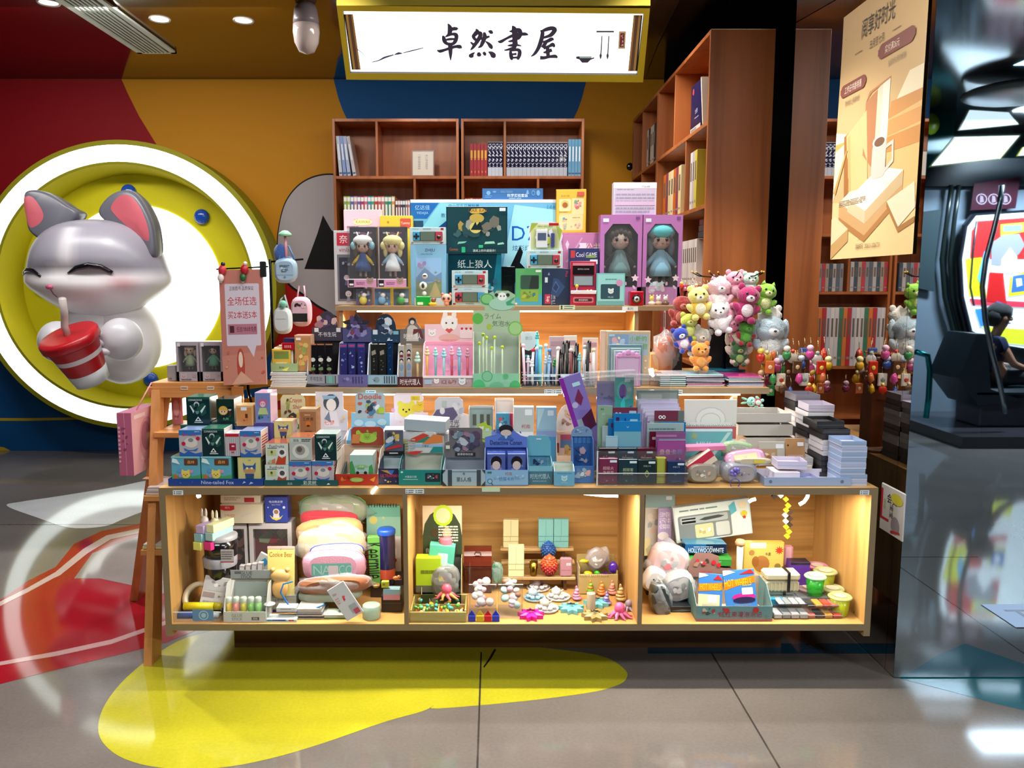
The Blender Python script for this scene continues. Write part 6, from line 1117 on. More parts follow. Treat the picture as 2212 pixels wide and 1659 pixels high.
bb((574,958,623,1002),yb2,.10,top(s1),'#c88060',FUN,'fruit and bear box with an orange lid, upper left of the teal tray',topc='#a85c40')
bb((625,945,674,994),yb2,.10,top(s2),'#b87054','r 0 0 1 1 #a8b0ac;r .05 .82 .5 .96 #b8c0bc;t .3 .88 .11 #14181c .42 猫猫;l .55 .82 .95 .95 2 #30383c;e .5 .42 .38 .32 #c4c8c4;e .48 .46 .22 .2 #8c8c88;e .45 .5 .12 .12 #5c5450;r .05 .02 .95 .05 #30383c','orange-topped box with an ink drawing of a cat',topc='#b06848')
bb((680,938,727,993),yb2,.09,top(s3),'#e4e0d8',CONA,'dark green hooded-figure box on the right of the teal tray',topc='#b8c8c0',side=SIDE('#30383c'))
b4=bb((592,948,672,1010),yb3+.0,.08,zt,'#b0a078','','plain tan box behind the teal tray boxes',topc='#a89878')
bb((592,910,632,948),yb3,.07,top(b4),'#d0b080',MON,'yellow box with a blue monster behind the fruit boxes',topc='#dcb890')
bb((646,884,685,930),yb3+.02,.06,top(b4)+.013,'#8c5c3c','r 0 0 1 1 #b08c6c;r .06 .05 .94 .9 #946848;t .5 .6 .14 #20140c .6 三杯茶;e .5 .4 .15 .12 #c07030;e .5 .33 .1 .04 #3c2010;l .3 .74 .7 .8 1 #d8c8a8;r .3 .1 .7 .13 #5c3c24','kraft-brown tea box with three dark characters',topc='#d8b890')
stand((598,858,652,985),yb3+.12,.07,.3,.45,'#b8a888','r 0 0 1 1 #c8c094;t .62 .85 .16 #a83c34 .5 Crayon;t .68 .7 .1 #a83c34 .4 Shin;b .05 .1 .95 .6 14 7 #2c7c4c,#c03444,#d8c8a0,#30302c,#c8a83c;b .05 .5 .5 .95 6 2 #4c3c28,#8a9c4c','','cream cartoon-printed header card behind the kraft boxes',z=z0,hpoly=[(0,0),(1,0),(1,.9),(.9,1),(.1,1),(0,.9)])
# displays at the back
YH=3.08
def disp(px,y,d,lip,hb,col,hart,fart,lab,**k):return stand(px,y,d,lip,hb,col,hart,fart,lab,z=z0,**k)
RND=[(0,0),(1,0),(1,.42),(.88,.42),(.88,.93),(.82,1),(.18,1),(.12,.93),(.12,.42),(0,.42)]
disp((668,853,742,985),YH,.10,.35,.42,'#c4c0cc','r 0 0 1 1 #d0ccd8;e .52 .72 .24 .22 #3c4858;e .52 .66 .15 .16 #e8e0e0;p #e0dce8 .3 .1 .75 .1 .68 .5 .38 .5;p #8cb0d0 .25 .9 .7 .9 .6 .82 .3 .8;p #6c7c98 .3 .3 .45 .5 .5 .2;t .45 .2 .13 #d8503c .4 七梦;b .7 .1 .98 .5 4 3 #e8c890,#d8b8a0;b .0 .5 .25 .9 4 5 #d8c880,#c8b0d0','','white display header with a pale figure and red characters',hpoly=[(0,0),(1,0),(1,.5),(.88,.55),(.88,1),(.05,1),(.05,.1)])
disp((748,857,834,985),YH-.06,.12,.38,.5,'#8cbcd8','r 0 0 1 .42 #8cc4e0;r .13 .25 .87 .96 #a8bcc4;b .15 .3 .85 .85 18 9 #3c5468,#e0e8ec,#4c7ca0,#c85c4c,#98b060,#28384c;t .5 .9 .16 #c84c34 .6 Doodle;g .72 .4 .86 .58 #a8c83c;t .5 .3 .07 #c83c50 .2 GO!;e .2 .12 .12 .1 #b8dcec;e .5 .08 .15 .1 #b8dcec;e .8 .14 .12 .1 #b8dcec','r 0 0 1 1 #5c90b0','light blue display box with a rainbow burst header',hpoly=RND,inner='#78b0d0')
disp((836,855,921,985),YH+.02,.085,.36,.48,'#d8c0d0','r 0 0 1 1 #e4d0dc;r .14 .2 .86 .96 #ecdce4;g .56 .78 .8 .92 #e0c430;t .68 .85 .08 #a08020 .2 甜心;k .44 .5 .22 #e8d850;e .74 .56 .16 .12 #e8c840;k .8 .66 .09 #e8c030;o .1 .5 .05 #d898c0;b .1 .05 .9 .2 5 3 #c8a8c8,#d8b0c8','','pink display box with a yellow bear header',hpoly=RND)
BX((825,932,914,975),YC+.2,.11,'#a8a45c','r 0 0 1 1 #b0ac5c;r 0 .82 1 1 #b8bcc4;t .62 .45 .2 #d8a020 .3 小麦;r .5 .15 .9 .3 #8c8c34;b .8 .3 .95 .8 3 2 #7c7c2c,#50501c','open_carton','olive-yellow carton with its white lid open','box',z=z0,ct='#e8e8ec')
b=MB();x,zb,w,h=rpx(870,905,961,930,YC+.17);b.box(-w/2,0,0,w/2,.10,h,'#9aa8b0','P',.001);b.box(-w/2+.001,.001,h,w/2-.001,.099,h+.0006,'#f0f0f0');tag(b.build('lid_box',None,(x,YC+.19,top(bpy.data.objects['open_carton'])),(0,math.radians(3),math.radians(-6))),'white box lid lying slanted on the olive-yellow carton','box lid')
BX((920,937,968,985),YC+.24,.08,'#b0b4bc','b .1 .2 .9 .8 6 3 #8a8c98,#c8c8d0,#70707c','small_carton','pale grey carton behind the train display','box',z=z0)
disp((928,865,1010,985),YH,.10,.36,.42,'#a8a4b0','r 0 0 1 1 #c4c4cc;b .5 .1 .97 .9 8 3 #b0b0bc,#d0d0d8,#a0a4b8;p #5c5478 .0 .42 .15 .65 .6 .72 .72 .5 .6 .36 .1 .36;e .3 .62 .07 .1 #d8d4dc;r .3 .72 .42 .9 #a8b8b0;t .6 .28 .16 #383844 .4 时光;l .45 .04 .75 .2 3 #50505c','','grey-white display header with a purple train',hpoly=[(0,0),(1,0),(1,.5),(.86,.55),(.86,.9),(.76,1),(.2,1),(.1,.9),(.1,.6),(.02,.5),(0,.3)])
disp((1012,882,1066,985),YH-.04,.08,.4,.98,'#c8c8cc','','r .05 .05 .95 .95 #a8a8a8','white framed display with grey bottles, behind the lime green pack',iart='r .05 .3 .95 .97 #94a8a8;b .1 .4 .9 .7 6 3 #b8bcb8,#a0a49c;r .15 .65 .3 .85 #5c5c54;r .45 .65 .6 .85 #5c5c54;r .72 .65 .85 .85 #5c5c54')
disp((1030,917,1062,985),YH-.11,.07,.55,.62,'#a0bc3c','r 0 0 1 .5 #a8bc94;k .3 .6 .15 #d8d8d0;k .7 .5 .13 #b0d0dc','b .05 .1 .95 .95 12 3 #b8cc50,#404c28,#d8dcc8,#88a43c','lime green character card pack',hpoly=[(0,0),(1,0),(1,.7),(.7,.8),(.6,1),(0,.8)])
disp((1069,865,1110,985),YH+.03,.08,.4,.99,'#d8d0cc','','','tall cut-out white display box behind the blue card pack',scol='#e8e4e0')
slim_=BX((1072,893,1101,985),YH-.02,.03,'#4c90ac','b .05 .55 .95 .95 9 3 #7cb0b8,#c8d8d8,#3c6c84,#c85058;r .0 .5 1 .54 #b8c8c8;b .05 .1 .95 .5 9 7 #88b0c0,#d0b8b0,#5c98ac,#8cb050','card_pack','blue patterned card pack standing in the tall white display','card pack',z=z0,mat='G')
BX((1099,893,1108,985),YH-.0,.03,'#a02c4c','','card_pack','magenta card pack edge beside the blue pack','card pack',z=z0)
def flip(px,c1,spec,lab):return BX(px,YH-.05,.035,c1,spec,'card_box',lab,'box',z=z0,ct='#d8dce0')
flip((1110,879,1153,985),'#c8ccd0','r .03 .58 .97 .98 #b0bcbc;g .55 .86 .92 .96 #e0e8e8;t .6 .67 .07 #a83040 .5 柯南;r .03 .5 .97 .58 #d8dce4;r .03 .05 .97 .48 #b8bcb8;b .1 .08 .9 .42 7 3 #d8d4c8,#38383c,#a89870','white flip-top card box with a grid lid')
flip((1159,880,1202,985),'#88b0cc','r .03 .62 .97 .98 #8cb4c8;p #a8ccd8 .03 .62 .4 .98 .03 .98;g .55 .86 .85 .95 #c8dce4;r .03 .5 .97 .6 #7c94c4;r .03 .02 .97 .5 #3c88b8;c .5 .16 .26 #181c2c #d0c0b8 #d8dce0','blue flip-top card box with a dark-haired figure')
disp((1203,880,1262,1008),YH-.08,.09,.2,.55,'#dcc8b4','r 0 0 1 1 #e4d4c0;k .5 .62 .16 #e0b890;b .15 .1 .9 .5 8 3 #a07860,#b88870,#90684c','','cream bear-headed display of sticker rolls',hpoly=dome(10,.3,.05,.9),iart='r .2 .7 .95 .86 #b04c60;r .2 .45 .95 .7 #5878a0;b .25 .05 .95 .6 9 3 #a8603c,#c88c50,#5c98a8,#b8a86c;r .0 .3 .15 .6 #7a3028')
# front row of displays
disp((724,939,816,1051),YC+.01,.17,.22,.62,'#9c2c18','r .22 0 .98 .84 #8c3420;b .24 .05 .94 .9 10 3 #c07838,#a84c28,#7a9c30,#8cac34;e .6 .4 .24 .28 #8cac38;k .6 .45 .09 #7c9c30;p #b4703c .2 .1 .4 .1 .44 .6 .24 .6','r 0 0 1 1 #a02c18;b .02 .05 .98 .95 8 4 #b84c20,#882010,#c86c2c;e .5 .5 .16 .22 #7ca04c;g .38 .36 .62 .62 #98b060;p #c8882c .8 .5 .95 .8 .9 .3','orange and red display box with a green dinosaur header',hpoly=[(.2,0),(1,0),(1,.85),(.92,1),(.28,1),(.2,.85)],inner='#c8b09c',scol='#d8c8b8',iart='b .05 .05 .95 .9 8 5 #8c3c20,#c8842c,#a84820')
bb((756,983,806,1040),YC+.015,.09,z0+.004,'#94b8b0','r 0 0 1 1 #98b8b4;p #3c8c4c 0 .3 0 .75 .1 .8 .2 .55 .25 .3;p #3c8c4c .8 .35 .82 .6 .95 .68 1 .5 1 .3;e .5 .6 .3 .06 #7cb078;t .5 .6 .07 #c8d8a0 .4 熊猫;r .32 .5 .62 .56 #5c9c6c;k .5 .18 .2 #e4e4e0;e .42 .22 .05 .05 #20201c;e .58 .22 .05 .05 #20201c;o .33 .38 .07 #1c1c1c;o .67 .38 .07 #1c1c1c;p #4c9c54 0 0 .3 0 .2 .12 0 .2','mint green panda box standing in the orange display',topc='#d8ecdc',side='r 0 0 1 1 #b0cccc',nm='panda_box')
disp((817,942,866,1046),YC+.02,.13,.33,.45,'#141c40','r .1 0 .95 1 #4c5060;b .1 .3 .9 .98 10 3 #888c98,#b0b4bc,#c0a048,#30343c;p #b02c30 .1 .2 .9 .35 .8 .45 .2 .3;p #3c7cb0 .1 .3 .5 .5 .45 .56 .1 .42;r .05 0 1 .18 #101014;r .3 .08 .7 .12 #c8c8cc','r 0 0 1 1 #181c40;p #a88040 .1 .9 .4 .9 .6 .6;p #2c64b8 .4 .9 .7 .9 .6 .6;t .5 .55 .2 #b82c54 .8 ULTRAMAN;b .1 .02 .9 .4 5 3 #c8a83c,#a8b8d0,#1c2c6c','narrow navy display with a silver helmeted figure header',hpoly=[(.15,0),(1,0),(1,.45),(.85,.5),(.85,1),(.15,1)],inner='#b8c8cc')
disp((861,950,953,1046),YC+.01,.16,.34,.52,'#107470','r 0 0 1 1 #b8bcbc;p #b83c2c .1 .6 .5 .95 .65 .85 .3 .5;p #287868 .3 .5 .6 .8 .75 .75 .6 .5;p #c8743c .45 .4 .75 .9 .98 .85 .98 .5;r .25 .28 .98 .42 #8ca8c4;t .55 .34 .1 #203c50 .5 大富翁;p #1c7c7c .65 .02 .98 .02 .98 .3 .75 .3;l .05 .05 .3 .7 5 #98a0a0;p #b83030 .02 .0 .3 .1 .5 .1 .3 -.1','r 0 0 1 1 #107874;r .05 .8 .1 .9 #b8dcd8;t .28 .55 .14 #c8dcd8 .4 大富翁三国;r .1 .35 .45 .4 #88b8b4;g .62 .22 .98 .8 #142834;b .64 .26 .96 .76 8 3 #c8c8c4,#8c8c88,#a03c30,#385c6c','teal display box with a folded red, white and orange header',hpoly=[(.12,0),(1,0),(1,.8),(.85,.85),(.75,1),(.3,1),(.12,.8)],inner='#b0b4a8')
disp((956,940,1048,1052),YC,.16,.32,.38,'#8ca4b0','r 0 0 1 1 #605c60;b .08 .15 .95 .98 24 5 #343448,#7c8c98,#4c4460,#8a6c80,#a8b0b8,#503c54,#607888;r .25 .06 .75 .18 #1c1c20;t .5 .12 .08 #d0d0d0 .44 获得奇特存款;r .02 .3 .12 .42 #c8c8b8','r 0 0 1 1 #94acb8;r .12 0 .22 1 #34424c;r .8 0 .9 1 #34424c;t .5 .4 .3 #1c2024 .35 第5人格;t .5 .75 .15 #1c2024 .1 奇;r .22 .86 .8 .9 #5c707c;p #2c343c 0 0 .1 0 0 .3;p #2c343c 1 0 .9 0 1 .3;p #2c343c 0 1 .08 1 0 .75;p #2c343c 1 1 .92 1 1 .75','grey-blue suitcase-printed display with a dark comic header',hpoly=[(0,0),(1,0),(1,.5),(.92,.55),(.92,.94),(.86,1),(.14,1),(.1,.94),(.1,.55),(0,.5)],inner='#88909a',scol='#a0b4bc',hcol='#5c5860')
disp((1047,928,1141,1050),YC+.005,.11,.28,.58,'#4c68b8','r 0 0 1 1 #5470bc;b .05 .3 .95 .9 8 4 #6480c8,#3c58a8,#7088c0;e .5 .8 .17 .2 #14141c;e .5 .64 .13 .14 #c0b0a8;p #3c5c9c .3 .35 .7 .35 .6 .5 .4 .5;p #98c0d8 .46 .5 .54 .5 .5 .36;t .5 .22 .2 #14203c .75 Detective Conan','r 0 0 1 1 #7ca8cc;t .55 .75 .22 #8c5424 .28 柯南;t .5 .42 .26 #1c5c9c .35 侦探卡片;o .12 .28 .06 #28405c;o .12 .28 .045 #88b0d0;p #28405c .16 .18 .2 .04 .18 .02 .14 .16;r .06 .78 .16 .9 #2c6c54;b .15 .3 .35 .7 4 3 #98bcd8,#6c98c0;b .65 .3 .95 .8 6 3 #98bcd8,#6c98c0;r .0 .0 1 .04 #3c64a0','blue display box with two Latin words under a dark-haired bust',hpoly=[(0,0),(1,0),(1,.45),(.85,.52),(.7,.72),(.62,.95),(.5,1),(.38,.95),(.3,.72),(.15,.52),(0,.45)],inner='#3c50a0',scol='#88a0d8')
for i,(u0,u1) in enumerate(((1052,1092),(1096,1136))):
    BX((u0,980,u1,1040),YC+.03,.05,'#3c54a0','r .03 .03 .97 .97 #4c5c9c;b .05 .1 .95 .9 9 %d #6c7cb4,#8c7cac,#384c94,#5c88bc;e .5 .72 .3 .2 #14141c;e .5 .6 .22 .15 #c8b8b0;p #1c3c8c .3 .1 .75 .1 .65 .42 .4 .42'%(i+3),'card_pack',['left','right'][i]+' blue card pack with a dark-haired portrait, inside the blue display','card pack',z=z0+.003,mat='G')
disp((1140,952,1194,1046),YC+.02,.11,.42,.52,'#4c8ca4','r 0 0 1 1 #5c9cb0;r .4 .8 .6 .85 #c8dce4','r 0 0 1 .7 #3c6c80;t .5 .45 .28 #a8c8d4 .8 时光代理人;l .2 .15 .8 .22 1 #80a8b8;r 0 .72 1 1 #6ca8bc','blue-teal display box with a small dark picture inside',hpoly=[(0,0),(1,0),(1,.7),(.9,.9),(.8,1),(.1,1),(0,.9)],inner='#70a4b4',scol='#88b4c0',iart='r .15 .35 .85 .95 #5888a8;b .2 .4 .8 .85 8 3 #101c3c,#203c5c,#98b0b8,#1c2c54')
disp((1197,1006,1241,1051),YC,.07,.72,.98,'#5c9cbc','','r 0 0 1 1 #60a0c0;t .5 .86 .12 #203848 .9 Cherish Day Cone;k .5 .5 .15 #a0ccd8;l .35 .15 .65 .28 2 #90c0d4','small pale blue open box with a faint dog face',inner='#c8ccb8',scol='#b8d4e0')
disp((1238,928,1284,1046),YC+.04,.08,.32,.80,'#3c6cac','r 0 0 1 1 #6888ac;b .1 .15 .9 .85 7 3 #88a0bc,#a0b4c8,#506c98','b .03 .05 .97 .95 14 3 #b0c4d4,#88a4bc,#cc9ca0,#587898','tall narrow blue display box with stripes and girls',hpoly=dome(10,.35,0,1),inner='#2c5c9c',iart='r .0 .82 1 1 #3c78b8;r .1 .82 .15 1 #2c5890;r .3 .82 .35 1 #2c5890;r .5 .82 .55 1 #2c5890;r .7 .82 .75 1 #2c5890;b .05 .3 .95 .8 12 8 #3868a8,#88a4c4,#b89ca8,#2c4c80')
# acrylic rack with sheets and pocket books
x,zb,w,h=rpx(1289,975,1487,1052,YC+.0,z0);e=empty('acrylic_rack',(x,YC,z0));tag(e,'clear acrylic stepped rack full of cards and pocket books','rack')
for nm,q in (('front_lip',(-w/2,0,0,w/2,.003,h*.36)),('base_plate',(-w/2,.003,0,w/2,.26,.002)),('divider_plate',(-w/2,.055,.002,w/2,.058,h*.9)),('side_plate',(-w/2,.003,.002,-w/2+.003,.26,h*1.1)),('side_plate',(w/2-.003,.003,.002,w/2,.26,h*1.1))):b=MB();b.box(*q,'#fff','C',.0008);b.build(nm,e)
b=MB();b.box(-w/2,-.0006,h*.35,w/2,.0036,h*.37,'#dfe8e8','J');b.box(-w/2,-.0006,0,-w/2+.004,.0036,h,'#dfe8e8','J');b.build('polished_edge',e)
for i,(u0,u1,v,c,a_,lab) in enumerate(((1294,1334,990,'#6c2448','t .5 .62 .13 #c8a8a8 .7 超级火;t .5 .45 .13 #c8a8a8 .7 急转弯;b .1 .05 .9 .25 5 3 #8c4c64,#a87080','maroon pocket book in the front row of the clear rack'),(1336,1377,992,'#14303c','t .5 .58 .13 #a8b890 .7 超甜蜜;t .5 .42 .13 #a8b890 .7 笑谜语;b .1 .05 .9 .25 5 3 #28505c,#5c7c70','dark teal pocket book with green lettering in the front row'),(1378,1417,993,'#0c2428','t .5 .74 .07 #a0b0a0 .5 答案之书;p #8c9c50 .5 .58 .66 .42 .5 .26 .34 .42;p #0c2428 .5 .52 .58 .42 .5 .32 .42 .42','near-black pocket book with a green diamond'),(1442,1479,997,'#102c50','t .5 .76 .07 #a0b0c8 .5 答案之书;b .2 .3 .8 .62 5 3 #24487c,#4c6c9c;r .2 .12 .8 .14 #4c6c9c','navy pocket book at the right end of the front row'))):
    BX((u0,v,u1,1045),YC+.012,.022,c,'r .04 .03 .96 .97 '+c+';'+a_+';g .58 .84 .95 .93 #c8dce4','pocket_book',lab,'book',z=z0+.003,mat='G')
BX((1419,990,1440,1045),YC+.02,.03,'#8a8c2c','r .0 .0 .7 1 #98a03c;r .85 0 1 1 #5c3018','pocket_book','plain yellow-green book between the two dark pocket books','book',z=z0+.003)
for i,(u0,u1,c,lab) in enumerate(((1293,1333,'#28181c','dark brown pocket book'),(1335,1374,'#16283c','dark navy pocket book'),(1376,1415,'#4c1428','wine red pocket book'))):
    BX((u0,968,u1,1045),YC+.065,.03,c,'g .52 .84 .86 .9 #c0d4dc;b .1 .7 .5 .8 4 3 #a07068,#807870;l .2 .66 .9 .74 1 #b09080','pocket_book',lab+' in the second row of the clear rack','book',z=z0+.003,mat='G')
def card(px,y,c,a_,lab,t=.004,z=None,nm='card_sheet',mat='G',**k):return BX(px,y,t,c,a_,nm,lab,'card',z=z0+.003 if z is None else z,mat=mat,bev=.0004,**k)
card((1326,910,1384,1030),YC+.10,'#4c90ac','r 0 .82 1 1 #1878b8;r 0 0 1 .82 #6ca4b8;p #88c0dc .44 .92 .5 .88 .56 .92 .5 .9','light blue envelope with a brighter flap in the clear rack')
card((1324,893,1382,1030),YC+.115,'#1470b0','g .1 .87 .22 .94 #381c4c;g .62 .85 .9 .91 #98bcd0;p #103c90 .4 .9 .44 .94 .48 .9 .44 .86','bright blue card pack behind the light blue envelope')
card((1313,904,1344,1030),YC+.125,'#1468a8','g .2 .85 .4 .92 #481c50','bright blue card pack further left and lower')
card((1308,942,1334,1030),YC+.095,'#8cb4c4','r .0 .0 1 .96 #98bccc','pale blue blank card at the left of the envelope')
card((1300,920,1330,1030),YC+.13,'#98acb0','','grey-blue blank sheet behind the pale card')
card((1290,876,1322,1030),YC+.14,'#80a088','t .3 .95 .03 #2c5434 .3 AS;t .4 .88 .03 #b8ccb8 .5 60;b .1 .6 .9 .8 4 3 #68806c,#a09468,#606c5c','grey-green sheet at the far left of the clear rack')
card((1315,880,1376,1030),YC+.15,'#6c7c78','r 0 .82 1 1 #6c3044;o .26 .9 .06 #e8ecec;o .38 .9 .06 #e8ecec;o .26 .9 .03 #402030;o .38 .9 .03 #402030;t .6 .82 .05 #c8d0d0 .5 MAGIC;g .7 .88 .95 .95 #a0c0c8;b .0 .6 .2 .85 4 3 #487c3c,#6c9c4c','maroon-topped craft card with two round eyes, left one',nm='craft_card')
card((1412,887,1476,1030),YC+.15,'#60706c','r 0 .84 .8 1 #6c3044;o .2 .9 .06 #e8ecec;o .32 .9 .06 #e8ecec;o .2 .9 .03 #402030;o .32 .9 .03 #402030;t .45 .80 .05 #c8d0d0 .6 MAGIC;t .5 .72 .05 #a0a8ac .6 EMOJI;b .0 .65 .2 .85 4 3 #386c34,#5c8c44','maroon-topped craft card with two round eyes, right one',nm='craft_card')
card((1425,912,1480,1030),YC+.14,'#1470b0','','bright blue card pack at the right of the clear rack')
card((1397,914,1476,1030),YC+.13,'#90acb0','l .05 .86 .9 .92 1 #5c7880','pale grey-green card in front of the blue pack')
card((1402,932,1476,1030),YC+.12,'#580c28','g .08 .82 .25 .88 #b8a0a8','dark maroon card pack in the clear rack')
card((1416,934,1480,1030),YC+.105,'#785080','r 0 .9 .7 .95 #a87098;g .1 .78 1 .86 #7c90a4','mauve card pack behind the purple game card')
card((1419,952,1480,1035),YC+.062,'#8c4080','r .03 .03 .97 .97 #94488c;t .38 .72 .13 #c8a4a8 .6 叠叠卡;t .7 .72 .13 #7c84b8 .4 比赛;p #b8d0d4 .1 .15 .45 .1 .5 .5 .2 .55;p #98b8c0 .4 .12 .6 .12 .6 .5 .45 .5;b .62 .1 .97 .6 10 3 #c8b4c4,#702860,#88a0a4','purple playing-card game sheet at the right of the clear rack')
for i in range(6):card((1376+5*i,862+9*i,1462+3*i,1030),YC+.25-.014*i,['#b8b4c8','#a8a0c0','#b0a8d0','#a498bc','#9080a8','#9890b0'][i],'r .02 .9 .98 .99 #c8c4dc;r .1 .3 .2 .85 #6c5c98',f'translucent lilac sheet, {ORD[i]} from the back behind the maroon card')
card((1374,843,1464,1000),YC+.27,'#6c7c78','r .04 .86 .96 .97 #8c9894;r .1 .88 .6 .95 #a8b0ac','grey-green boxed frame standing highest behind the lilac sheets',t=.02)
card((1327,815,1368,1000),YC+.22,'#389090','e .5 .86 .42 .10 #4ca8a0;e .42 .85 .2 .08 #5c2c90;o .75 .87 .12 #9cb0c0;p #5c289c .1 .6 .9 .7 .9 .3 .1 .3;p #38b8b8 .3 .72 .5 .8 .7 .4 .5 .35;g .5 .95 .8 .98 #b8d8dc','iridescent teal and purple toy card near the photo frames',t=.008)
card((1288,823,1326,1000),YC+.24,'#8478b8','o .3 .85 .08 #50507c;o .7 .83 .06 #50507c;o .3 .7 .08 #50507c;o .7 .66 .08 #784c74;r .4 .8 .9 .82 #6868a0','lilac instruction card beside the teal toy card')
o=card((1254,806,1302,980),YC+.20,'#7c6cb4','r .0 .0 .2 1 #7c2898;r .22 .05 .45 .55 #8c9cac;p #501c40 .45 .55 1 .62 1 .45 .5 .4;p #702c50 .4 .75 .7 .85 .8 .75 .6 .68;o .35 .7 .14 #b0a8d0;g .5 .88 .85 .92 #a8d0dc','long purple holographic box leaning left over the clear rack',t=.02,nm='holographic_box');o.rotation_euler=(0,math.radians(-18),0);o.location.z += .008;o.location.x += .03
# clear sleeves on top
for i,(px,rr_) in enumerate((((1238,815,1330,830),-6),((1262,800,1370,812),-3),((1345,806,1440,818),2))):
    x,zb,w,h=rpx(*px,YC+.26);b=MB();b.box(-w/2,0,0,w/2,.05,h,'#e8ecf4','Q',.002);b.box(-w/2,-.001,-.07,w/2,.0,h,'#fff','C');tag(b.build('clear_sleeve',None,(x,YC+.235-.02*i,zb),(0,math.radians(rr_),0)),['left glossy clear sleeve over the purple box','middle glossy clear sleeve over the teal card','right glossy clear sleeve before the photo frames'][i],'plastic sleeve')
# drawing pad, notebooks
pad=empty('drawing_pad',(at(1532,900,YC+.26).x,YC+.24,z0));tag(pad,'white drawing pad with a rainbow outline and a spiral edge','drawing pad')
x,zb,w,h=rpx(1477,862,1588,985,YC+.26,z0);b=MB();b.box(-w/2,0,0,w/2,.012,h,'#dcdcd4','P');front(b,w,h,'e .5 .72 .3 .18 #c8ccc4;e .5 .72 .28 .165 #e8e8e0;e .5 .7 .2 .12 #c8ccc4;e .5 .7 .185 .105 #e8e8e0;r .1 .55 .9 .68 #e8e8e0;r 0 .45 1 .62 #c05c64;b .02 .46 .98 .6 10 3 #a8c8d0,#e0d4c0,#d87c7c,#8cb0c8');b.build('pages',pad)
b=MB()
for k in range(24):xx=-w/2+w*(k+.5)/24;b.tube([(xx,-.004,h*.63),(xx,-.007,h*.645),(xx,.004,h*.66)],.0012,'#e8e0e4','X',5)
b.build('spiral',pad)
BX((1476,927,1581,1000),YC+.18,.01,'#48a0ac','r 0 .3 1 .97 #68b0b8;r 0 .95 1 1 #d8e8ec;t .42 .62 .2 #d0e4e8 .3 MILK;p #b8d8dc .5 .3 .58 .3 .98 .93 .9 .93;o .22 .85 .06 #98b078;g .78 .4 .86 .62 #2c808c;b .02 .4 .18 .7 4 3 #d8c8d0,#98c8d0;r 0 0 1 .3 #c8ccd4;b .02 .02 .98 .26 14 3 #a8b0bc,#70a8b0','notebook','aqua notebook with four capitals leaning on the drawing pad','notebook',z=z0)
# ================================================================ right end of the counter, toys, rack, left ladder
def obox(x,y,z,w,d,h,col,lab,rz=0,inner=None,name='open_box',cat='box',fill=None):
    b=MB();T=.0022;b.box(-w/2,0,0,w/2,d,T,inner or col)
    for q in ((-w/2,0,-w/2+T,d),(w/2-T,0,w/2,d),(-w/2+T,0,w/2-T,T),(-w/2+T,d-T,w/2-T,d)):b.box(q[0],q[1],T,q[2],q[3],h,col)
    if fill:b.box(-w/2+.012,.012,T,w/2-.012,d-.012,h*.6,fill,'G',.002)
    b.box(-w/2-.0002,-.0003,h*.45,w/2+.0002,0,h*.47,(.2,.2,.24));return tag(b.build(name,None,(x,y,z),(0,0,rz)),lab,cat)
for px,d,lab in (((1610,945,1712,985),.14,'bottom grey-white open tray of the stack of three'),((1594,917,1712,941),.15,'middle grey-white open tray of the stack of three'),((1590,893,1709,912),.15,'top grey-white open tray of the stack, carrying the mint bunny')):
    tray(px,3.0,d,1,'#bcb8b2','',lab,inner='#a8a49e')
t_=tray((1651,1031,1837,1056),YC,.13,1,'#8fa4c8','o .07 .5 .02 #5c6c8c;o .9 .5 .02 #5c6c8c','long pale blue-white tray along the counter edge at the right',z=z0,inner='#ccc8d4')
rn=random.Random(3);dy=0
for i in range(8):
    w_=.092 if i<2 else .086;obox(1.238+(.003 if i<2 else rn.uniform(-.003,.003)),YC+.004,z0+.0195*i,w_,.11,.0188,'#8ea4c6' if i%3 else '#a4b0d0',f'white shallow box tinted shade-blue, {ORD[i]} from the bottom of the front stack at the mirror',inner='#d8d4e0')  # blue shade of the unlit fronts put into the white boxes' colour
for k,(yy,n) in enumerate(((2.85,9),(2.985,11),(3.12,12))):
    for i in range(n):
        blk=(i+k)%5 in (2,3) or i<3
        obox(1.225+rn.uniform(-.004,.004),yy,z0+.0195*i,.096,.128,.0188,'#2a2a2e' if blk else '#d8d4d8',f'{"black" if blk else "white"} shallow box, {ORD[i]} from the bottom of the {["near", "middle", "far"][k]} dark-and-white stack',inner='#18181c' if blk else '#c0bcc8')
obox(1.205,2.855,z0+.0195*9+.001,.10,.12,.026,'#141418','black open box with white clips on top of the near stack',.04,'#0c0c10',fill='#4a4648')
obox(1.225,2.99,z0+.0195*11+.001,.095,.12,.026,'#c4bccc','white open box on top of the middle stack',-.04,'#a8a0b4')
obox(1.225,3.125,z0+.0195*12+.001,.095,.12,.026,'#8c8894','grey open box on top of the far stack',.0,'#6c6878')
for k,(u,v,y_,c,lab) in enumerate(((1712,1000,2.78,'#c8c4dc','lilac-white open box with a pink insert in the long tray'),(1728,970,2.90,'#b8b8bc','grey-white open box behind the lilac-white one'),(1745,1022,2.745,'#b0b4d8','flat lilac box lid lying low in the long tray'))):
    x=at(u,v,y_).x;obox(x,y_,z0+(.045,.03,.006)[k],.10,.085,(.028,.03,.014)[k],c,lab,.08*(k-1),'#e0c8cc' if k==0 else None,fill='#e4ccd0' if k==0 else None)
for k,(x_,y_,c,h_) in enumerate(((at(1700,1010,2.77).x,2.765,'#dcd4dc',.034),(at(1728,990,2.9).x,2.895,'#d8d4d0',.028))):
    b=MB();b.box(-.045,0,0,.045,.09,h_,c,'P',.001);tag(b.build('flat_carton',None,(x_,y_,z0+.004)),['white flat carton supporting the lilac-white open box','cream flat carton supporting the grey-white open box'][k],'box')
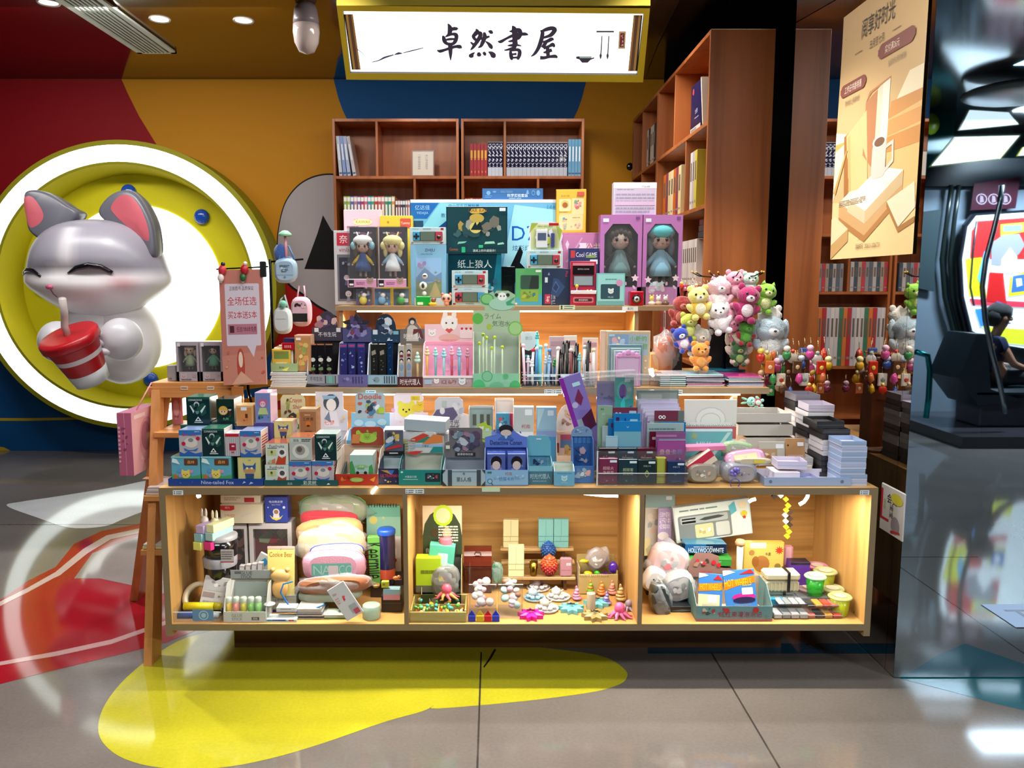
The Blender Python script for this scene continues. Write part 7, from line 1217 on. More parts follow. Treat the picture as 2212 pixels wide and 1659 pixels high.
for px,c,a_,lab in (((1642,955,1698,990),'#b0aca0','r .08 .1 .7 .7 #a88868;b .1 .15 .7 .65 5 3 #8c5c40,#d8c8a0,#b0a890;g .65 .72 .95 .9 #d8dce0','clear sleeve of brown hair clips'),((1700,948,1742,990),'#a88058','r .1 .05 .9 .4 #b89880;b .1 .08 .9 .38 8 3 #a04040,#c89090;g .6 .72 .92 .86 #d8dce0;s .12 .75 .06 4 #2c2018','kraft card of red beads')):
    BX(px,2.90,.01,c,a_,'hair_clip_card',lab+' leaning before the grey trays','card',z=z0+.03,mat='G',rx=-12)
def pouch(px,y,t,col,lab,cat='pouch',name='zip_pouch',mat='K',a_='',z=None,wrap=0,ry=0,rx=0,trim=None,parts=()):
    x,zb,w,h=rpx(*px,y,z);e=empty(name,(x,y+t/2,zb+h/2),(math.radians(rx),math.radians(ry),0));tag(e,lab,cat);HT[e.name]=zb+h
    b=MB();n=24;vs=[];L=7
    for j in range(L+1):
        tt=-1+2*j/L;q=.74+.26*(max(0,1-tt*tt))** .5
        for i in range(n):
            a=2*pi*i/n;c,s=math.cos(a),math.sin(a);k=(abs(c)** 3.2+abs(s)** 3.2)** (-1/3.2);vs.append((w/2*c*k*q,tt*t/2,h/2*s*k*q))
    b.add(vs,[(j*n+i,j*n+(i+1)%n,(j+1)*n+(i+1)%n,(j+1)*n+i) for j in range(L) for i in range(n)],col,mat,True)
    for j in (0,L):b.add(vs[j*n:j*n+n],[tuple(range(n))],col,mat)
    if a_:art(b,(-w*.36,-t/2-.0006,-h*.33),(w*.72,0,0),(0,0,h*.66),a_,'P',.0008,Vector((0,-1,0)))
    b.build('body',e)
    if trim:b=MB();b.tube([vs[(L // 2)*n+i] for i in list(range(0,n // 2+1))],.0028,trim,'S',6);b.build('zip',e)
    if wrap:b=MB();b.ell((0,-.002,0),(w*.54,t*.62,h*.56),'#fff','Q',22,lump=.16,seed=int(px[0]));b.build('plastic_wrap',e)
    for nm,fn in parts:b=MB();fn(b,w,h,t);b.build(nm,e)
    return e
pouch((1484,1000,1556,1046),YC+.02,.08,'#a8a498','clear bin of small items holding the cream and pink case','bin','clear_bin','J','b .1 .1 .9 .8 8 3 #d8d4c8,#788078,#c8a890',z=z0)
BX((1494,985,1556,1006),YC+.03,.06,'#d8c8b4','r 0 0 1 .45 #dcccb8;r 0 .45 1 1 #c02848','pencil_case','cream and crimson pencil case tilted on the clear bin','pencil case',ry=-36,z=z0+.055)
BX((1482,964,1568,974),YC+.06,.05,'#d878a0','','pencil_case','long pink flat case lying behind the cream one','pencil case',ry=-2)
pouch((1562,1000,1640,1048),YC+.02,.08,'#a4a8b4','clear bin with purple and teal trinkets','bin','clear_bin','J','b .1 .1 .9 .7 9 4 #6858a8,#408090,#d8d0d8,#a8a088',z=z0)
pouch((1568,974,1655,1012),YC+.05,.03,'#d8a8c8','pink and yellow kitten zip pouch lying on the clear bin',mat='G',a_='r .1 .2 .9 .8 #d8d0a0;k .5 .5 .08 #d8c8b0;r .1 .1 .9 .2 #c878a8',ry=-8,trim='#b85898',rx=-30)
pouch((1560,955,1630,990),YC+.12,.03,'#98b888','green and white wrapped pouch behind the pink one',mat='G',a_='b .1 .1 .9 .9 8 3 #a8c890,#d8d8d0,#78a068',wrap=1,ry=5)
pouch((1588,990,1668,1004),YC+.03,.02,'#c8bca0','yellow heart-shaped trinket on a card beside the pouch','trinket','trinket','G','r .5 .1 .9 .9 #d8c850')
e=empty('key_ring',(at(1588,1045,YC-.01).x,YC-.008,ZT+.012));tag(e,'purple key ring hanging over the counter edge','key ring')
b=MB();b.tube([(.016*math.cos(2*pi*i/20),0,.016*math.sin(2*pi*i/20)) for i in range(21)],.0018,'#4c44a0','G',6,cap=False);b.build('ring',e)
b=MB();[b.ell((.01*(i%3-1),.004,.03+.008*(i // 2)),.008,'#6c64b8','G',8) for i in range(6)];b.build('beads',e)
# soft toys
def plush(u,v,y,s,c,lab,c2=None,ear='round',eye=1,rot=(0,0,0),c3=None,fluffy=0,sit=0,z=None,limb=None):
    if z is None and 'lying' not in lab:s *= 1.62;fluffy=max(fluffy,.03)
    p=at(u,v,y);e=empty('soft_toy',(p.x,y,p.z if z is None else z),tuple(math.radians(a) for a in rot));tag(e,lab,'soft toy');c2=c2 or c;limb=limb or c;L=fluffy;k=(s*100)%7
    b=MB();b.ell((0,0,-s*.55),(s*.62,s*.52,s*.68),c3 or c,'F',18,lump=L,seed=1+int(k))
    for g in (-1,1):b.ell((g*s*.6,-s*.1,-s*.45),(s*.24,s*.22,s*.4),limb,'F',10,rot=Euler((0,g*.7,0)),lump=L);b.ell((g*s*.38,-s*.35,-s*1.12),(s*.26,s*.36,s*.24),limb,'F',10,lump=L)
    b.ell((0,-s*.42,-s*.55),(s*.38,s*.16,s*.42),c2,'F',12);b.build('body',e)
    b=MB();b.ell((0,0,s*.35),(s*.72,s*.62,s*.62),c,'F',20,lump=L,seed=3+int(k))
    for g in (-1,1):
        if ear=='round':b.ell((g*s*.52,0,s*.88),(s*.24,s*.12,s*.24),limb,'F',10)
        elif ear=='long':b.ell((g*s*.3,0,s*1.35),(s*.17,s*.12,s*.55),limb,'F',10,rot=Euler((0,g*.25,0)))
        elif ear=='flop':b.ell((g*s*.72,0,s*.35),(s*.2,s*.14,s*.5),limb,'F',10)
        elif ear=='spike':b.lathe([(s*.2,0),(s*.1,s*.2),(0,s*.34)],limb,'F',8,g*s*.36,0,s*.82)
    b.build('head',e)
    b=MB();b.ell((0,-s*.52,s*.22),(s*.3,s*.18,s*.22),c2,'F',12);b.ell((0,-s*.7,s*.28),(s*.08,s*.05,s*.06),'#4a2a24','S',8);b.build('muzzle',e)
    if eye:
        for g in (-1,1):b=MB();b.ell((g*s*.27,-s*.55,s*.48),(s*.085,s*.05,s*.1),'#141214','G',8);b.build('eye',e)
    return e
YR=3.42
rk=empty('toy_rack',(at(1565,800,YR).x,YR,z2));tag(rk,'black wire carousel holding the hanging soft toys','rack')
b=MB();b.lathe([(.11,0),(.11,.012),(.02,.02)],'#101014','S',24);b.build('base',rk)
b=MB();b.tube([(0,0,.01),(0,0,.44)],.008,'#101014','X',8);b.box(-.06,.03,.02,.07,.06,.24,'#0c0c10','K');b.build('post',rk)
for k in range(8):
    a=k*pi/4;b=MB();b.tube([(0,0,.43),(.12*math.cos(a),.12*math.sin(a),.44),(.15*math.cos(a),.15*math.sin(a),.455)],.0025,'#2c2824','X',6);b.ell((.15*math.cos(a),.15*math.sin(a),.457),.005,'#c8a040','G',8);b.build('hook_arm',rk)
for a in ((1509,650,3.32,.036,'#e8dc7c','big pale yellow round-headed soft toy in a yellow dress at the left of the rack','#f0e8c8','round',1,(0,-6,0),'#e0b820'),(1553,632,3.36,.040,'#ecc0cc','fluffy white and pink soft toy at the top of the rack','#f4e8e8','spike',0,(0,0,0),'#f0e4e4',.10),(1587,612,3.38,.032,'#e89cb4','pink round soft toy with a shiny face, top middle of the rack','#f0c0cc','round',1),(1614,652,3.31,.040,'#a81c60','magenta soft toy bear with white belly and paws','#ecdce4','round',1,(0,10,0),None,0),
    (1621,612,3.37,.028,'#b8d8c8','pale aqua soft toy face behind the magenta bear','#e8f0e8','round',1),(1654,640,3.36,.034,'#8cc83c','lime green soft toy with an orange tuft at the upper right','#d8e0a0','spike',1,(0,12,0)),(1553,682,3.33,.036,'#ece4e6','white bunny soft toy with fluffy fur in the middle of the rack','#f4f0f0','flop',1,(0,-14,0),None,.08),(1578,692,3.35,.032,'#d87894','rose pink soft toy hanging between the white bunny and the bear','#e8a0b4','long',1,(0,160,0)),
    (1612,716,3.33,.028,'#4c9c2c','shaggy green soft toy with red shoes','#5cac3c','round',0,(0,8,0),None,.12,0,None,'#a81828'),(1664,726,3.36,.052,'#b4c8d4','large fluffy pale blue soft toy at the right of the rack','#dce0e0','flop',0,(0,0,0),'#d8d8d4',.12),(1663,696,3.40,.040,'#eeeae4','fluffy cream-white soft toy above the pale blue one','#f0ece8','round',0,(0,0,0),None,.12),
    (1596,742,3.37,.040,'#e0d0bc','fluffy cream soft toy low on the rack behind the green striped one','#e8dccc','flop',0,(0,0,0),None,.12),(1596,762,3.34,.026,'#2c5c2c','dark green striped watermelon-like soft toy low on the rack','#8cac5c','round',0),(1488,702,3.36,.030,'#bcc84c','yellow-green soft toy under the yellow one','#d8dc80','round',0),(1472,730,3.34,.028,'#1c38a0','royal blue soft toy with white spots','#e8e8f0','round',0,(0,-20,0),'#c890c8'),
    (1512,736,3.35,.034,'#c0b8ac','grey and cream fluffy soft toy above the orange one','#e0d4c0','round',0,(0,20,0),'#d8ccb8',.08),(1472,668,3.42,.036,'#982c28','brick red soft toy partly behind the yellow one','#b86858','long',0,(0,12,0))):plush(*a)
plush(1512,786,3.27,.050,'#e08c2c','orange sitting soft toy on the pile of folders','#e8a050','round',1,(0,0,0),'#dc842c',.04,1,z2+.062+.062)
BX((1448,740,1474,795),3.50,.06,'#141014','b .1 .1 .9 .9 10 3 #3c3c40,#8c3c30,#5c5c64','dark_box','dark patterned box behind the left soft toys','box',z=z2)
e=empty('wrapped_cup',(at(1438,745,3.46).x,3.46,z2+.0));tag(e,'brown cup toy in clear wrap standing behind the notebooks','cup');b=MB();b.lathe([(.03,0),(.034,.09),(.045,.10),(.05,.15),(.03,.185),(0,.19)],'#a86c5c','G',18);b.build('body',e);b=MB();b.ell((0,0,.12),(.06,.05,.09),'#fff','Q',14,lump=.1,seed=4);b.build('plastic_wrap',e)
# hanging charms at the top of the toy rack and the charm carousel
def charm(u,v,y,c,c2,lab,grp,k=0,s=.013):
    p=at(u,v,y);e=empty('key_charm',p);tag(e,lab,'charm',grp)
    b=MB()
    if k%4==0:b.ell((0,0,0),(s,s*.7,s*1.1),c,'G',10);b.ell((0,0,s*1.4),(s*.8,s*.7,s*.7),c2,'G',10)
    elif k%4==1:b.box(-s,-s*.3,-s*1.4,s,s*.3,s*1.4,c,'G',.003);b.ell((0,-s*.35,0),(s*.5,s*.1,s*.5),c2,'G',8)
    elif k%4==2:b.lathe([(0,-s*1.5),(s*.9,-s*.6),(s*.6,s*.6),(0,s*1.4)],c,'G',8)
    else:b.ell((0,0,-s*.5),(s*1.2,s*.5,s*1.2),c,'J',12);b.ell((0,0,s*.9),(s*.5,s*.5,s*.5),c2,'G',8)
    b.build('figure',e);b=MB();b.tube([(0,0,s),(.002,0,s*2.2),(0,.004,s*3.6)],.0012,'#c8b890','X',5);b.build('strap',e)
CN=[('#c8301c','#e8c850','red'),('#e8b020','#f0e0a0','yellow'),('#d8703c','#f0c8a0','orange'),('#a83c60','#e8b8c8','rose'),('#3c8c4c','#e8e0d0','green'),('#e8dcc8','#c83c30','cream'),('#5c3c28','#d8b080','brown'),('#3858a0','#c8d0e0','blue'),('#d84c98','#f0c0d8','pink'),('#e8e4dc','#8ca8a0','white')]
for i in range(8):c=CN[(i*3)%10];charm(1472+i*8,618+(i%3)*4,3.40,c[0],c[1],f'{c[2]} charm, {ORD[i]} from the left in the row at the top of the toy rack','charms at the top of the toy rack',i,.009)
ck=empty('charm_carousel',(at(1712,800,3.36).x,3.36,z0));tag(ck,'wooden carousel crowded with small key charms near the mirror','rack')
b=MB();b.lathe([(.10,0),(.10,.015),(.02,.02)],'#6a3c1c','V',24);b.build('base',ck);b=MB();b.box(-.05,-.05,.015,.05,.05,.38,'#5a2e16','V');b.build('column',ck)
for k in range(6):a=k*pi/3+.2;b=MB();b.box(.03,-.012,.39,.125,.012,.397,'#b88848','V');o=b.build('arm',ck);o.rotation_euler=(0,-.15,a)
rn=random.Random(8)
nmc={}
for i in range(44):
    c=CN[i%10];row_,col_=divmod(i,11);u=1645+col_*13.5+(row_%2)*7+rn.uniform(-3,3);v=768+row_*24+rn.uniform(-5,5)
    charm(u,v,3.26+.03*(i%4),c[0],c[1],f'{c[2]} charm, {ORD[col_]} from the left in the {["top", "second", "third", "bottom"][row_]} row of the wooden carousel','charms on the wooden carousel',i*3+row_,.019 if row_<3 else .016)
# mint bunny lying on the grey trays
e=plush(1628,868,3.06,.026,'#8cd0c0','small mint green bunny soft toy lying on the grey trays in a red skirt','#e0ece0','long',1,(0,-84,0),'#c01c30')
# hanging bags left of the stand
pl=empty('bag_stand',(at(588,700,3.45).x,3.45,z2));pl.location.z=ZT;tag(pl,'thin black stand with hooks carrying the hanging bags','stand');b=MB();zt_2=at(588,560,3.45).z-ZT;b.tube([(0,0,0),(0,0,zt_2)],.006,'#16161a','X',8);b.tube([(0,0,zt_2-.01),(.14,0,zt_2)],.004,'#16161a','X',8);b.build('pole',pl);b=MB();b.lathe([(.07,0),(.07,.008),(.01,.012)],'#16161a','S',18);b.build('base',pl)
pouch((590,557,640,612),3.36,.05,'#98b4c8','light blue flap bag with ink doodles hanging behind the poster stand','bag','shoulder_bag','G','b .15 .3 .85 .9 7 3 #7c98b0,#b0c8d8;l .2 .7 .8 .85 2 #3c5468;l .3 .4 .7 .6 2 #3c5468;r 0 .24 1 .26 #6c88a0;o .5 .12 .06 #5c7c98',parts=[('strap',lambda b,w,h,t:b.tube([(-w*.3,0,h*.45),(-w*.2,.03,h*.9),(0,.05,h*1.0),(w*.3,.03,h*.45)],.004,'#4c70a0','K',6))])
pouch((626,641,670,706),3.40,.06,'#d0a8b4','pink backpack with black fringe, bow and black lower half','bag','backpack','K','r 0 .0 1 .42 #0c0a0c;b .0 .6 1 1 10 4 #140c10,#1c1014;p #e8c8d0 .6 .74 .75 .8 .75 .68;p #e8c8d0 .95 .74 .8 .8 .8 .68',parts=[('strap',lambda b,w,h,t:b.tube([(-w*.2,0,h*.45),(-w*.15,.02,h*.85),(w*.1,.02,h*.85),(w*.2,0,h*.45)],.004,'#c898a4','K',6))])
pouch((588,664,628,722),3.34,.05,'#c8d4d4','white sling bag with a mint ball, hanging lowest','bag','sling_bag','K','r .1 .6 .9 .62 #a0b0b0',parts=[('strap',lambda b,w,h,t:b.tube([(-w*.35,0,h*.3),(-w*.1,.01,h*.8),(w*.1,.01,h*.95),(w*.35,0,h*.35)],.004,'#a8b8bc','K',6)),('pompom',lambda b,w,h,t:b.ell((w*.1,-.02,h*.62),.016,'#6cb8a0','F',12))])
p=at(616,510,3.40);e=empty('mushroom_plush',(p.x,3.40,p.z));tag(e,'mint mushroom cap on a pink stalk above a blue toy, on top of the bags','soft toy');b=MB();b.lathe([(.028,0),(.026,.010),(.012,.022),(0,.024)],'#8cc4a4','S',16);b.build('cap',e);b=MB();b.tube([(0,0,0),(.002,0,-.10)],.006,'#d08c9c','S',8);b.build('stalk',e);b=MB();b.ell((-.025,.01,-.07),(.028,.02,.04),'#34589c','F',12);b.ell((-.005,.01,-.10),(.035,.02,.02),'#4470b0','F',12);b.build('blue_toy',e)
# standing poster and its clips
c4=[at(489,583,3.12),at(585,574,3.12),at(582,840,3.12),at(483,832,3.12)]
o0=c4[3];w=(c4[1].x-c4[0].x);h=c4[0].z-c4[3].z;e=empty('poster_stand',(o0.x,3.12,o0.z),(math.radians(-3),math.radians(-1.2),0));tag(e,'tall salmon poster board with red sale lettering on a black clip stand','poster stand')
b=MB();b.box(0,0,0,w,.004,h,'#b06c60','P')
front(b,w,h,'p #b87868 0 0 1 0 1 .3 0 .25;g .12 .34 .90 .88 #c4b8c4 .03;p #c4b8c4 .55 .36 .72 .24 .8 .36;t .5 .84 .035 #3c2028 .55 正版图书·品质保证;t .5 .73 .075 #b82830 .66 全场任选;t .5 .61 .065 #b82830 .66 买2本送5本;r .16 .44 .82 .53 #a8687c;r .2 .455 .3 .515 #401820;t .58 .485 .045 #481c2c .45 任选7本8本免费;e .42 .17 .09 .15 #a8402c;e .42 .22 .05 .07 #d8c0b0;p #c89880 .2 .0 .42 .12 .7 .02;b .02 .02 .2 .4 4 3 #b85c40,#c88c70;b .8 .02 .98 .3 4 5 #b84c30,#c08468;p #e0d8d8 .99 0 1 0 1 1 .99 1',x0=0)
b.build('board',e);b=MB();b.tube([(-.01,.006,h+.004),(w+.02,.006,h+.010)],.003,'#100e10','X',6);b.tube([(w*.5,.02,h),(w*.5,.03,-.02),(w*.5,.10,-.13)],.006,'#100e10','X',8);b.box(w-.01,-.006,h-.03,w+.012,.012,h+.03,'#0c0c10','S',.003);b.build('stand_frame',e)
for k,(dx,c1,c2) in enumerate(((.10,'#c83040','#e8d8d0'),(.60,'#b01c28','#2c5c30'))):
    b=MB();b.ell((w*dx,-.008,h-.0),(.016,.012,.02),c1,'S',10);b.ell((w*dx-.006,-.010,h-.03),(.013,.010,.016),c2,'S',10);b.ell((w*dx+.004,-.008,h+.022),(.009,.009,.009),'#1c1418' if k==0 else '#d8c8c0','S',8);b.box(w*dx-.014,-.006,h-.05,w*dx-.004,0,h-.03,'#e8dcd8','S',.002);b.build('clip_toy',e)
# A-frame ladder at the left end
OK2=(.60,.27,.09);lad=empty('ladder_shelf',(-1.36,3.2,0));tag(lad,'orange-brown wooden A-frame ladder shelf beyond the left end of the counter','ladder shelf')
zl=at(400,822,3.22).z
def leg(p0,p1,w0,w1,t_,nm='leg'):
    b=MB();O=Vector((-1.36,3.2,0));a,c=Vector(p0)-O,Vector(p1)-O;vs=[]
    for p,ww in ((a,w0),(c,w1)):
        for sx,sy in ((-1,-1),(1,-1),(1,1),(-1,1)):vs.append((p.x+sx*t_/2,p.y+sy*ww/2,p.z))
    b.add(vs,[(0,1,2,3),(7,6,5,4),(0,4,5,1),(1,5,6,2),(2,6,7,3),(3,7,4,0)],OK2,'V');b.build(nm,lad)
leg((-1.325,3.24,zl-.03),(-1.60,3.50,.0),.05,.09,.035);leg((-1.325,3.17,zl-.03),(-1.275,2.88,.0),.05,.09,.03)
leg((-1.30,3.19,.62),(-1.44,3.30,.60),.06,.06,.02,'rung')
for x0,x1,y0,y1,z in ((-1.345,-1.02,3.16,3.34,zl),(-1.315,-1.165,3.08,3.36,at(350,932,3.1).z),(-1.33,-1.165,3.0,3.38,.60),(-1.335,-1.165,2.96,3.40,.40)):
    b=MB();b.box(x0+1.36,y0-3.2,z-.022,x1+1.36,y1-3.2,z,OK2,'W',.002);b.build('shelf_board',lad)
b=MB();b.box(.0,-.045,zl-.06,.34,-.03,zl-.018,OK2,'W',.001);b.build('top_rail',lad)
for u,lab in ((398,'left white label on the ladder top rail'),(455,'right white label on the ladder top rail')):
    x,z,w,h=rpx(u-8,834,u+8,842,3.154);b=MB();b.box(-w/2,0,0,w/2,.0006,h,'#d8b8a4');front(b,w,h,'l .1 .3 .9 .7 1 #4a2c1c');tag(b.build('price_label',None,(x,3.1532,z)),lab,'label')
for i in range(4):b=MB();b.box(0,0,0,.155,.15,.007,['#d8d0cc','#b8a8a8','#e0dcd8','#c8b8b8'][i],'P',.0006);tag(b.build('picture_book',None,(-1.325+.003*i,3.01,.601+.0078*i)),f'thin pale book, {ORD[i]} from the bottom on the ladder shelf','book')
for i in range(2):b=MB();b.box(0,0,0,.15,.14,.009,['#c8c890','#b8b4a8'][i],'P',.0006);tag(b.build('picture_book',None,(-1.33+.003*i,2.97,.401+.0098*i)),['pale yellow','grey'][i]+' thin book on the lowest ladder shelf','book')
for i,(px,hc_,dr) in enumerate((((381,738,430,820),'#d8b090','#8c9c74'),((432,738,481,820),'#2c1c20','#4c9474'))):
    window_box(px,3.19,.06,'#a89ca4','#4c3c3c',['white framed doll box on the ladder, doll with blond hair and green dress','white framed doll box on the ladder, doll with dark hair and teal dress'][i],'doll box',[dict(hair=hc_,dress=dr,hh=.66)],z=zl+.001,strip=.24,art_='k .3 .12 .14 #b8a8ac;k .8 .14 .1 #a8989c;l .2 .02 .7 .07 1 #6c5c60;g .06 .88 .2 .97 #d8d4d8')
BX((361,790,380,820),3.2,.05,'#908c90','r .2 .1 .5 .2 #5c5c60','small_box','small plain grey box at the left end of the ladder top','box',z=zl+.001)
x,zb,w,h=rpx(263,892,294,1028,2.98);b=MB();b.box(-w/2,0,0,w/2,.24,h,'#b05c7c','G',.001);front(b,w,h,'r .5 0 .53 1 #d8a0b0;b .2 .2 .8 .8 8 3 #783c54,#8c4860;l .05 .2 .2 .8 9 #d8a8b8',mat='G')
art(b,(w/2,0,0),(0,.24,0),(0,0,h),'r 0 0 1 1 #d8a0a8;r .1 .88 .5 .94 #e8c8c8;e .55 .5 .3 .36 #c88890;e .5 .55 .18 .24 #a86470;b .1 .05 .9 .3 5 3 #e0b0a8,#c88078','G');tag(b.build('doll_carton',None,(x-.014,2.98,zb)),'big pink doll carton hanging by a pink string left of the ladder','box')
b=MB();P0=(x,3.06,zb+h);b.tube([P0,(-1.34,3.15,zl)],.0025,'#d87c84','K',6);tag(b.build('string',None),'pink string from the ladder top down to the pink carton','string')
BX((372,858,392,965),3.25,.02,'#c87c84','e .5 .6 .3 .3 #e0a8a8;b .1 .1 .9 .4 5 3 #b05c6c,#d89898','doll_carton','pink printed carton seen through the ladder frame','box',z=at(350,932,3.1).z+.001)
# sign pasted on the pillar beside the counter
A_,B_=onx(1898,1092,XM-.01),onx(1948,1120,XM-.01);zt3=onx(1898,1040,XM-.01).z;zb3=onx(1898,1142,XM-.01).z
b=MB();d=A_.y-B_.y;b.box(0,0,0,d,.006,zt3-zb3,'#c8c4c0','P',.003);front(b,d,zt3-zb3,'r .02 .3 .1 .9 #c02030;r .02 .25 .4 .3 #c02030;t .5 .75 .2 #282420 .6 会员;T .5 .5 .14 #282420 .5 宝宝;e .7 .8 .25 .12 #c8c040;e .68 .25 .18 .18 #8c8488;p #b82c34 .5 .05 .9 .12 .88 .16 .5 .1;T .2 .6 .1 #a8b030 .5 欢迎',x0=0)
tag(b.build('shop_notice',None,(XM-.004,A_.y,zb3),(0,0,-pi/2)),'small white notice board with a grey cat on the pillar side beside the counter','notice')
# ================================================================ goods in the three floor-level compartments
zf=ZB1+.001
def fy(v):return onz(1066,v,zf).y
def P8(u0,v0,u1,v1,y,t,c,a_,nm,lab,cat='box',**k):return BX((u0,v0,u1,v1),y,t,c,a_,nm,lab,cat,**k)
def cyl(u,v0,v1,y,r,prof,c,nm,lab,cat,z=None,mat='G',parts=(),rot=None,grp=None):
    """turned thing: prof in fractions of r and h; parts: (name, prof, colour, mat)"""
    p=at(u,v1,y);zb=p.z if z is None else z;h=at(u,v0,y).z-zb;e=empty(nm,(p.x,y+r,zb),rot or (0,0,0));tag(e,lab,cat,grp);HT[e.name]=zb+h
    for n_,pf,cc,mm_ in [('body',prof,c,mat)]+list(parts):b=MB();b.lathe([(a*r,q*h) for a,q in pf],cc,mm_,20,cap=n_=='body');b.build(n_,e)
    return e
CY=[(.96,0),(1,.03),(1,.97),(.96,1)]
# ---- left compartment
yA=3.02
w1=window_box((480,1128,535,1290),yA,.07,'#c8c4c8','#3a2024','white framed window box with a pink ribbon toy, left one','toy box',[],z=zf,strip=.02,low='e .5 .75 .3 .2 #d8a0a4;e .5 .75 .15 .1 #3a2024;b .05 .1 .9 .9 6 3 #e0b0b4,#c88c90;o .8 .8 .08 #e8e4e8',name='window_box')
w2=window_box((540,1128,632,1290),yA,.07,'#c8c4c8','#6c2028','white framed window box with green and red flowers, right one','toy box',[],z=zf,strip=.02,low='r .05 .75 .95 .9 #5c3030;b .05 .5 .95 .95 10 3 #7c9070,#8ca080,#d8d8a8,#a81c28;o .62 .78 .08 #e8e8c8;o .85 .8 .07 #e8e4e8',name='window_box')
eb=P8(476,1090,566,1126,yA-.02,.06,'#d4ccb8','p #b82c34 0 .95 0 .75 .1 .68 .26 .68 .34 .75 .34 .95;t .17 .84 .12 #e8d0d0 .2 得力;l .1 .3 .35 .5 2 #c88c80;p #c8c4bc .48 .4 .75 .6 .77 .56 .5 .34','stapler_box','wide white stationery box with a red badge, on the window boxes',z=top(w1),ct='#e8e4d8')
P8(476,1070,562,1089,yA,.05,'#d8d0c0','r .6 .1 .85 .7 #b02838;l .1 .3 .5 .8 2 #a8a090','stapler_box','upper white stationery box lying on the lower one',z=top(eb))
P8(502,836,527,985,3.14,.012,'#b8763c','','wooden_board','plain wooden board end standing behind the small boxes under the salmon poster','board',z=z0)
P8(572,1074,621,1127,yA-.01,.06,'#34449c','t .5 .82 .1 #d0d4f0 .6 电动橡皮擦;t .5 .70 .06 #d0d4f0 .5 Space Travel;o .5 .42 .15 #d8d4d8;o .5 .42 .1 #98785c;p #d8d4d8 .38 .34 .62 .34 .66 .14 .34 .14;p #d8c84c .2 .3 .32 .14 .5 .08 .68 .14 .8 .3 .66 .2 .5 .16 .34 .2;o .15 .6 .03 #c8d0f0;o .85 .6 .06 #c8d0f0','eraser_box','blue box with an astronaut on a moon',z=top(w2)+.001,mat='G')
t1=cyl(466,1212,1268,2.80,.058,[(1,0),(1,.9),(.96,1)],'#141214','round_tin','lower black round tin of the pair','tin',z=zf+.045,parts=[('lid',[(1.03,.78),(1.05,1.0),(.9,1.04),(0,1.04)],'#8c8c94','S')])
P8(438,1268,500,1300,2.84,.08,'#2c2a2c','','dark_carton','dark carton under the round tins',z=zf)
t2=cyl(466,1165,1212,2.80,.058,[(1,0),(1,.85)],'#141214','round_tin','upper black round tin with a white label','tin',z=top(t1)+.004,parts=[('lid',[(1.03,.80),(1.05,.98),(.9,1.04),(0,1.04)],'#8c8c94','S')])
x,z,w,h=rpx(476,1188,504,1216,2.795);b=MB();b.box(-w/2,0,0,w/2,.001,h,'#b8b4b8');front(b,w,h,'l .05 .2 .9 .9 4 #6c686c;r 0 0 1 .08 #a03048');o=b.build('paper_label',t2);o.location=(x-t2.location.x,-.058,z-t2.location.z)
for i,(u,v,c) in enumerate(((414,1172,'#c8d070'),(436,1172,'#c82878'),(416,1154,'#7cb0c0'),(440,1152,'#9cc0c4'),(420,1136,'#b0a0cc'),(442,1134,'#d8dcac'))):
    P8(u,v,u+22,v+17,2.79+.004*(i // 2),.11,c,'','eraser_block',f'{["yellow", "magenta", "sky blue", "pale teal", "lilac", "cream yellow"][i]} long eraser block in the stepped pile on the black tin','eraser',rz=-22)
for i,(u,v) in enumerate(((441,1100),(464,1104))):
    p=at(u,v+24,2.86);e=empty('rabbit_eraser',p);tag(e,['left','right'][i]+' white rabbit-ear eraser standing on the pile of blocks','eraser');b=MB();b.ell((0,0,.0),(.017,.014,.018),'#dcd4d0' if i==0 else '#e4e4c4','S',12);b.build('head',e)
    for g in (-1,1):b=MB();b.ell((g*.007,0,.026),(.006,.005,.02),'#dcd4d0' if i==0 else '#e4e4c4','S',10);b.build('ear',e)
e=empty('tape_roll',(at(427,1290,2.79).x,2.80,zf+.055),(math.radians(60),0,0));tag(e,'cream tape roll ring at the left under the stationery case','tape');b=MB();b.lathe([(.040,-.010),(.056,-.010),(.056,.010),(.040,.010),(.040,-.010)],'#c8bca0','S',28,cap=False);b.build('ring',e)
o=P8(428,1250,492,1308,2.77,.05,'#c8c4c0','r .05 .52 .95 .96 #b8b8b8;b .1 .55 .9 .95 5 3 #8c8c90,#d8d8d8;r .05 .3 .45 .46 #9c8c88;b .4 .28 .9 .48 4 3 #a8a058,#7c7c80;l .1 .1 .8 .2 1 #a0a0a0','stationery_case','clear stationery case with grey prints leaning at the left','case',z=zf+.032,mat='G',rx=-20);o.rotation_euler.y=math.radians(9)
def bin_(px,y,d,lab,nm='clear_bin'):
    x,zb,w,h=rpx(*px,y,zf);e=empty(nm,(x,y,zf));tag(e,lab,'bin')
    for n_,q in (('front_panel',(-w/2,0,0,w/2,.002,h)),('base_panel',(-w/2,0,0,w/2,d,.002)),('side_panel',(-w/2,.002,.002,-w/2+.002,d,h*1.3)),('side_panel',(w/2-.002,.002,.002,w/2,d,h*1.3))):b=MB();b.box(*q,'#fff','C',.0006);b.build(n_,e)
    b=MB();b.box(-w/2,-.0005,h-.003,w/2,.0025,h,'#d8dcd8','J');b.build('rim',e);return e
bin_((374,1322,478,1366),2.712,.10,'low clear bin of glue tubes at the left front corner')
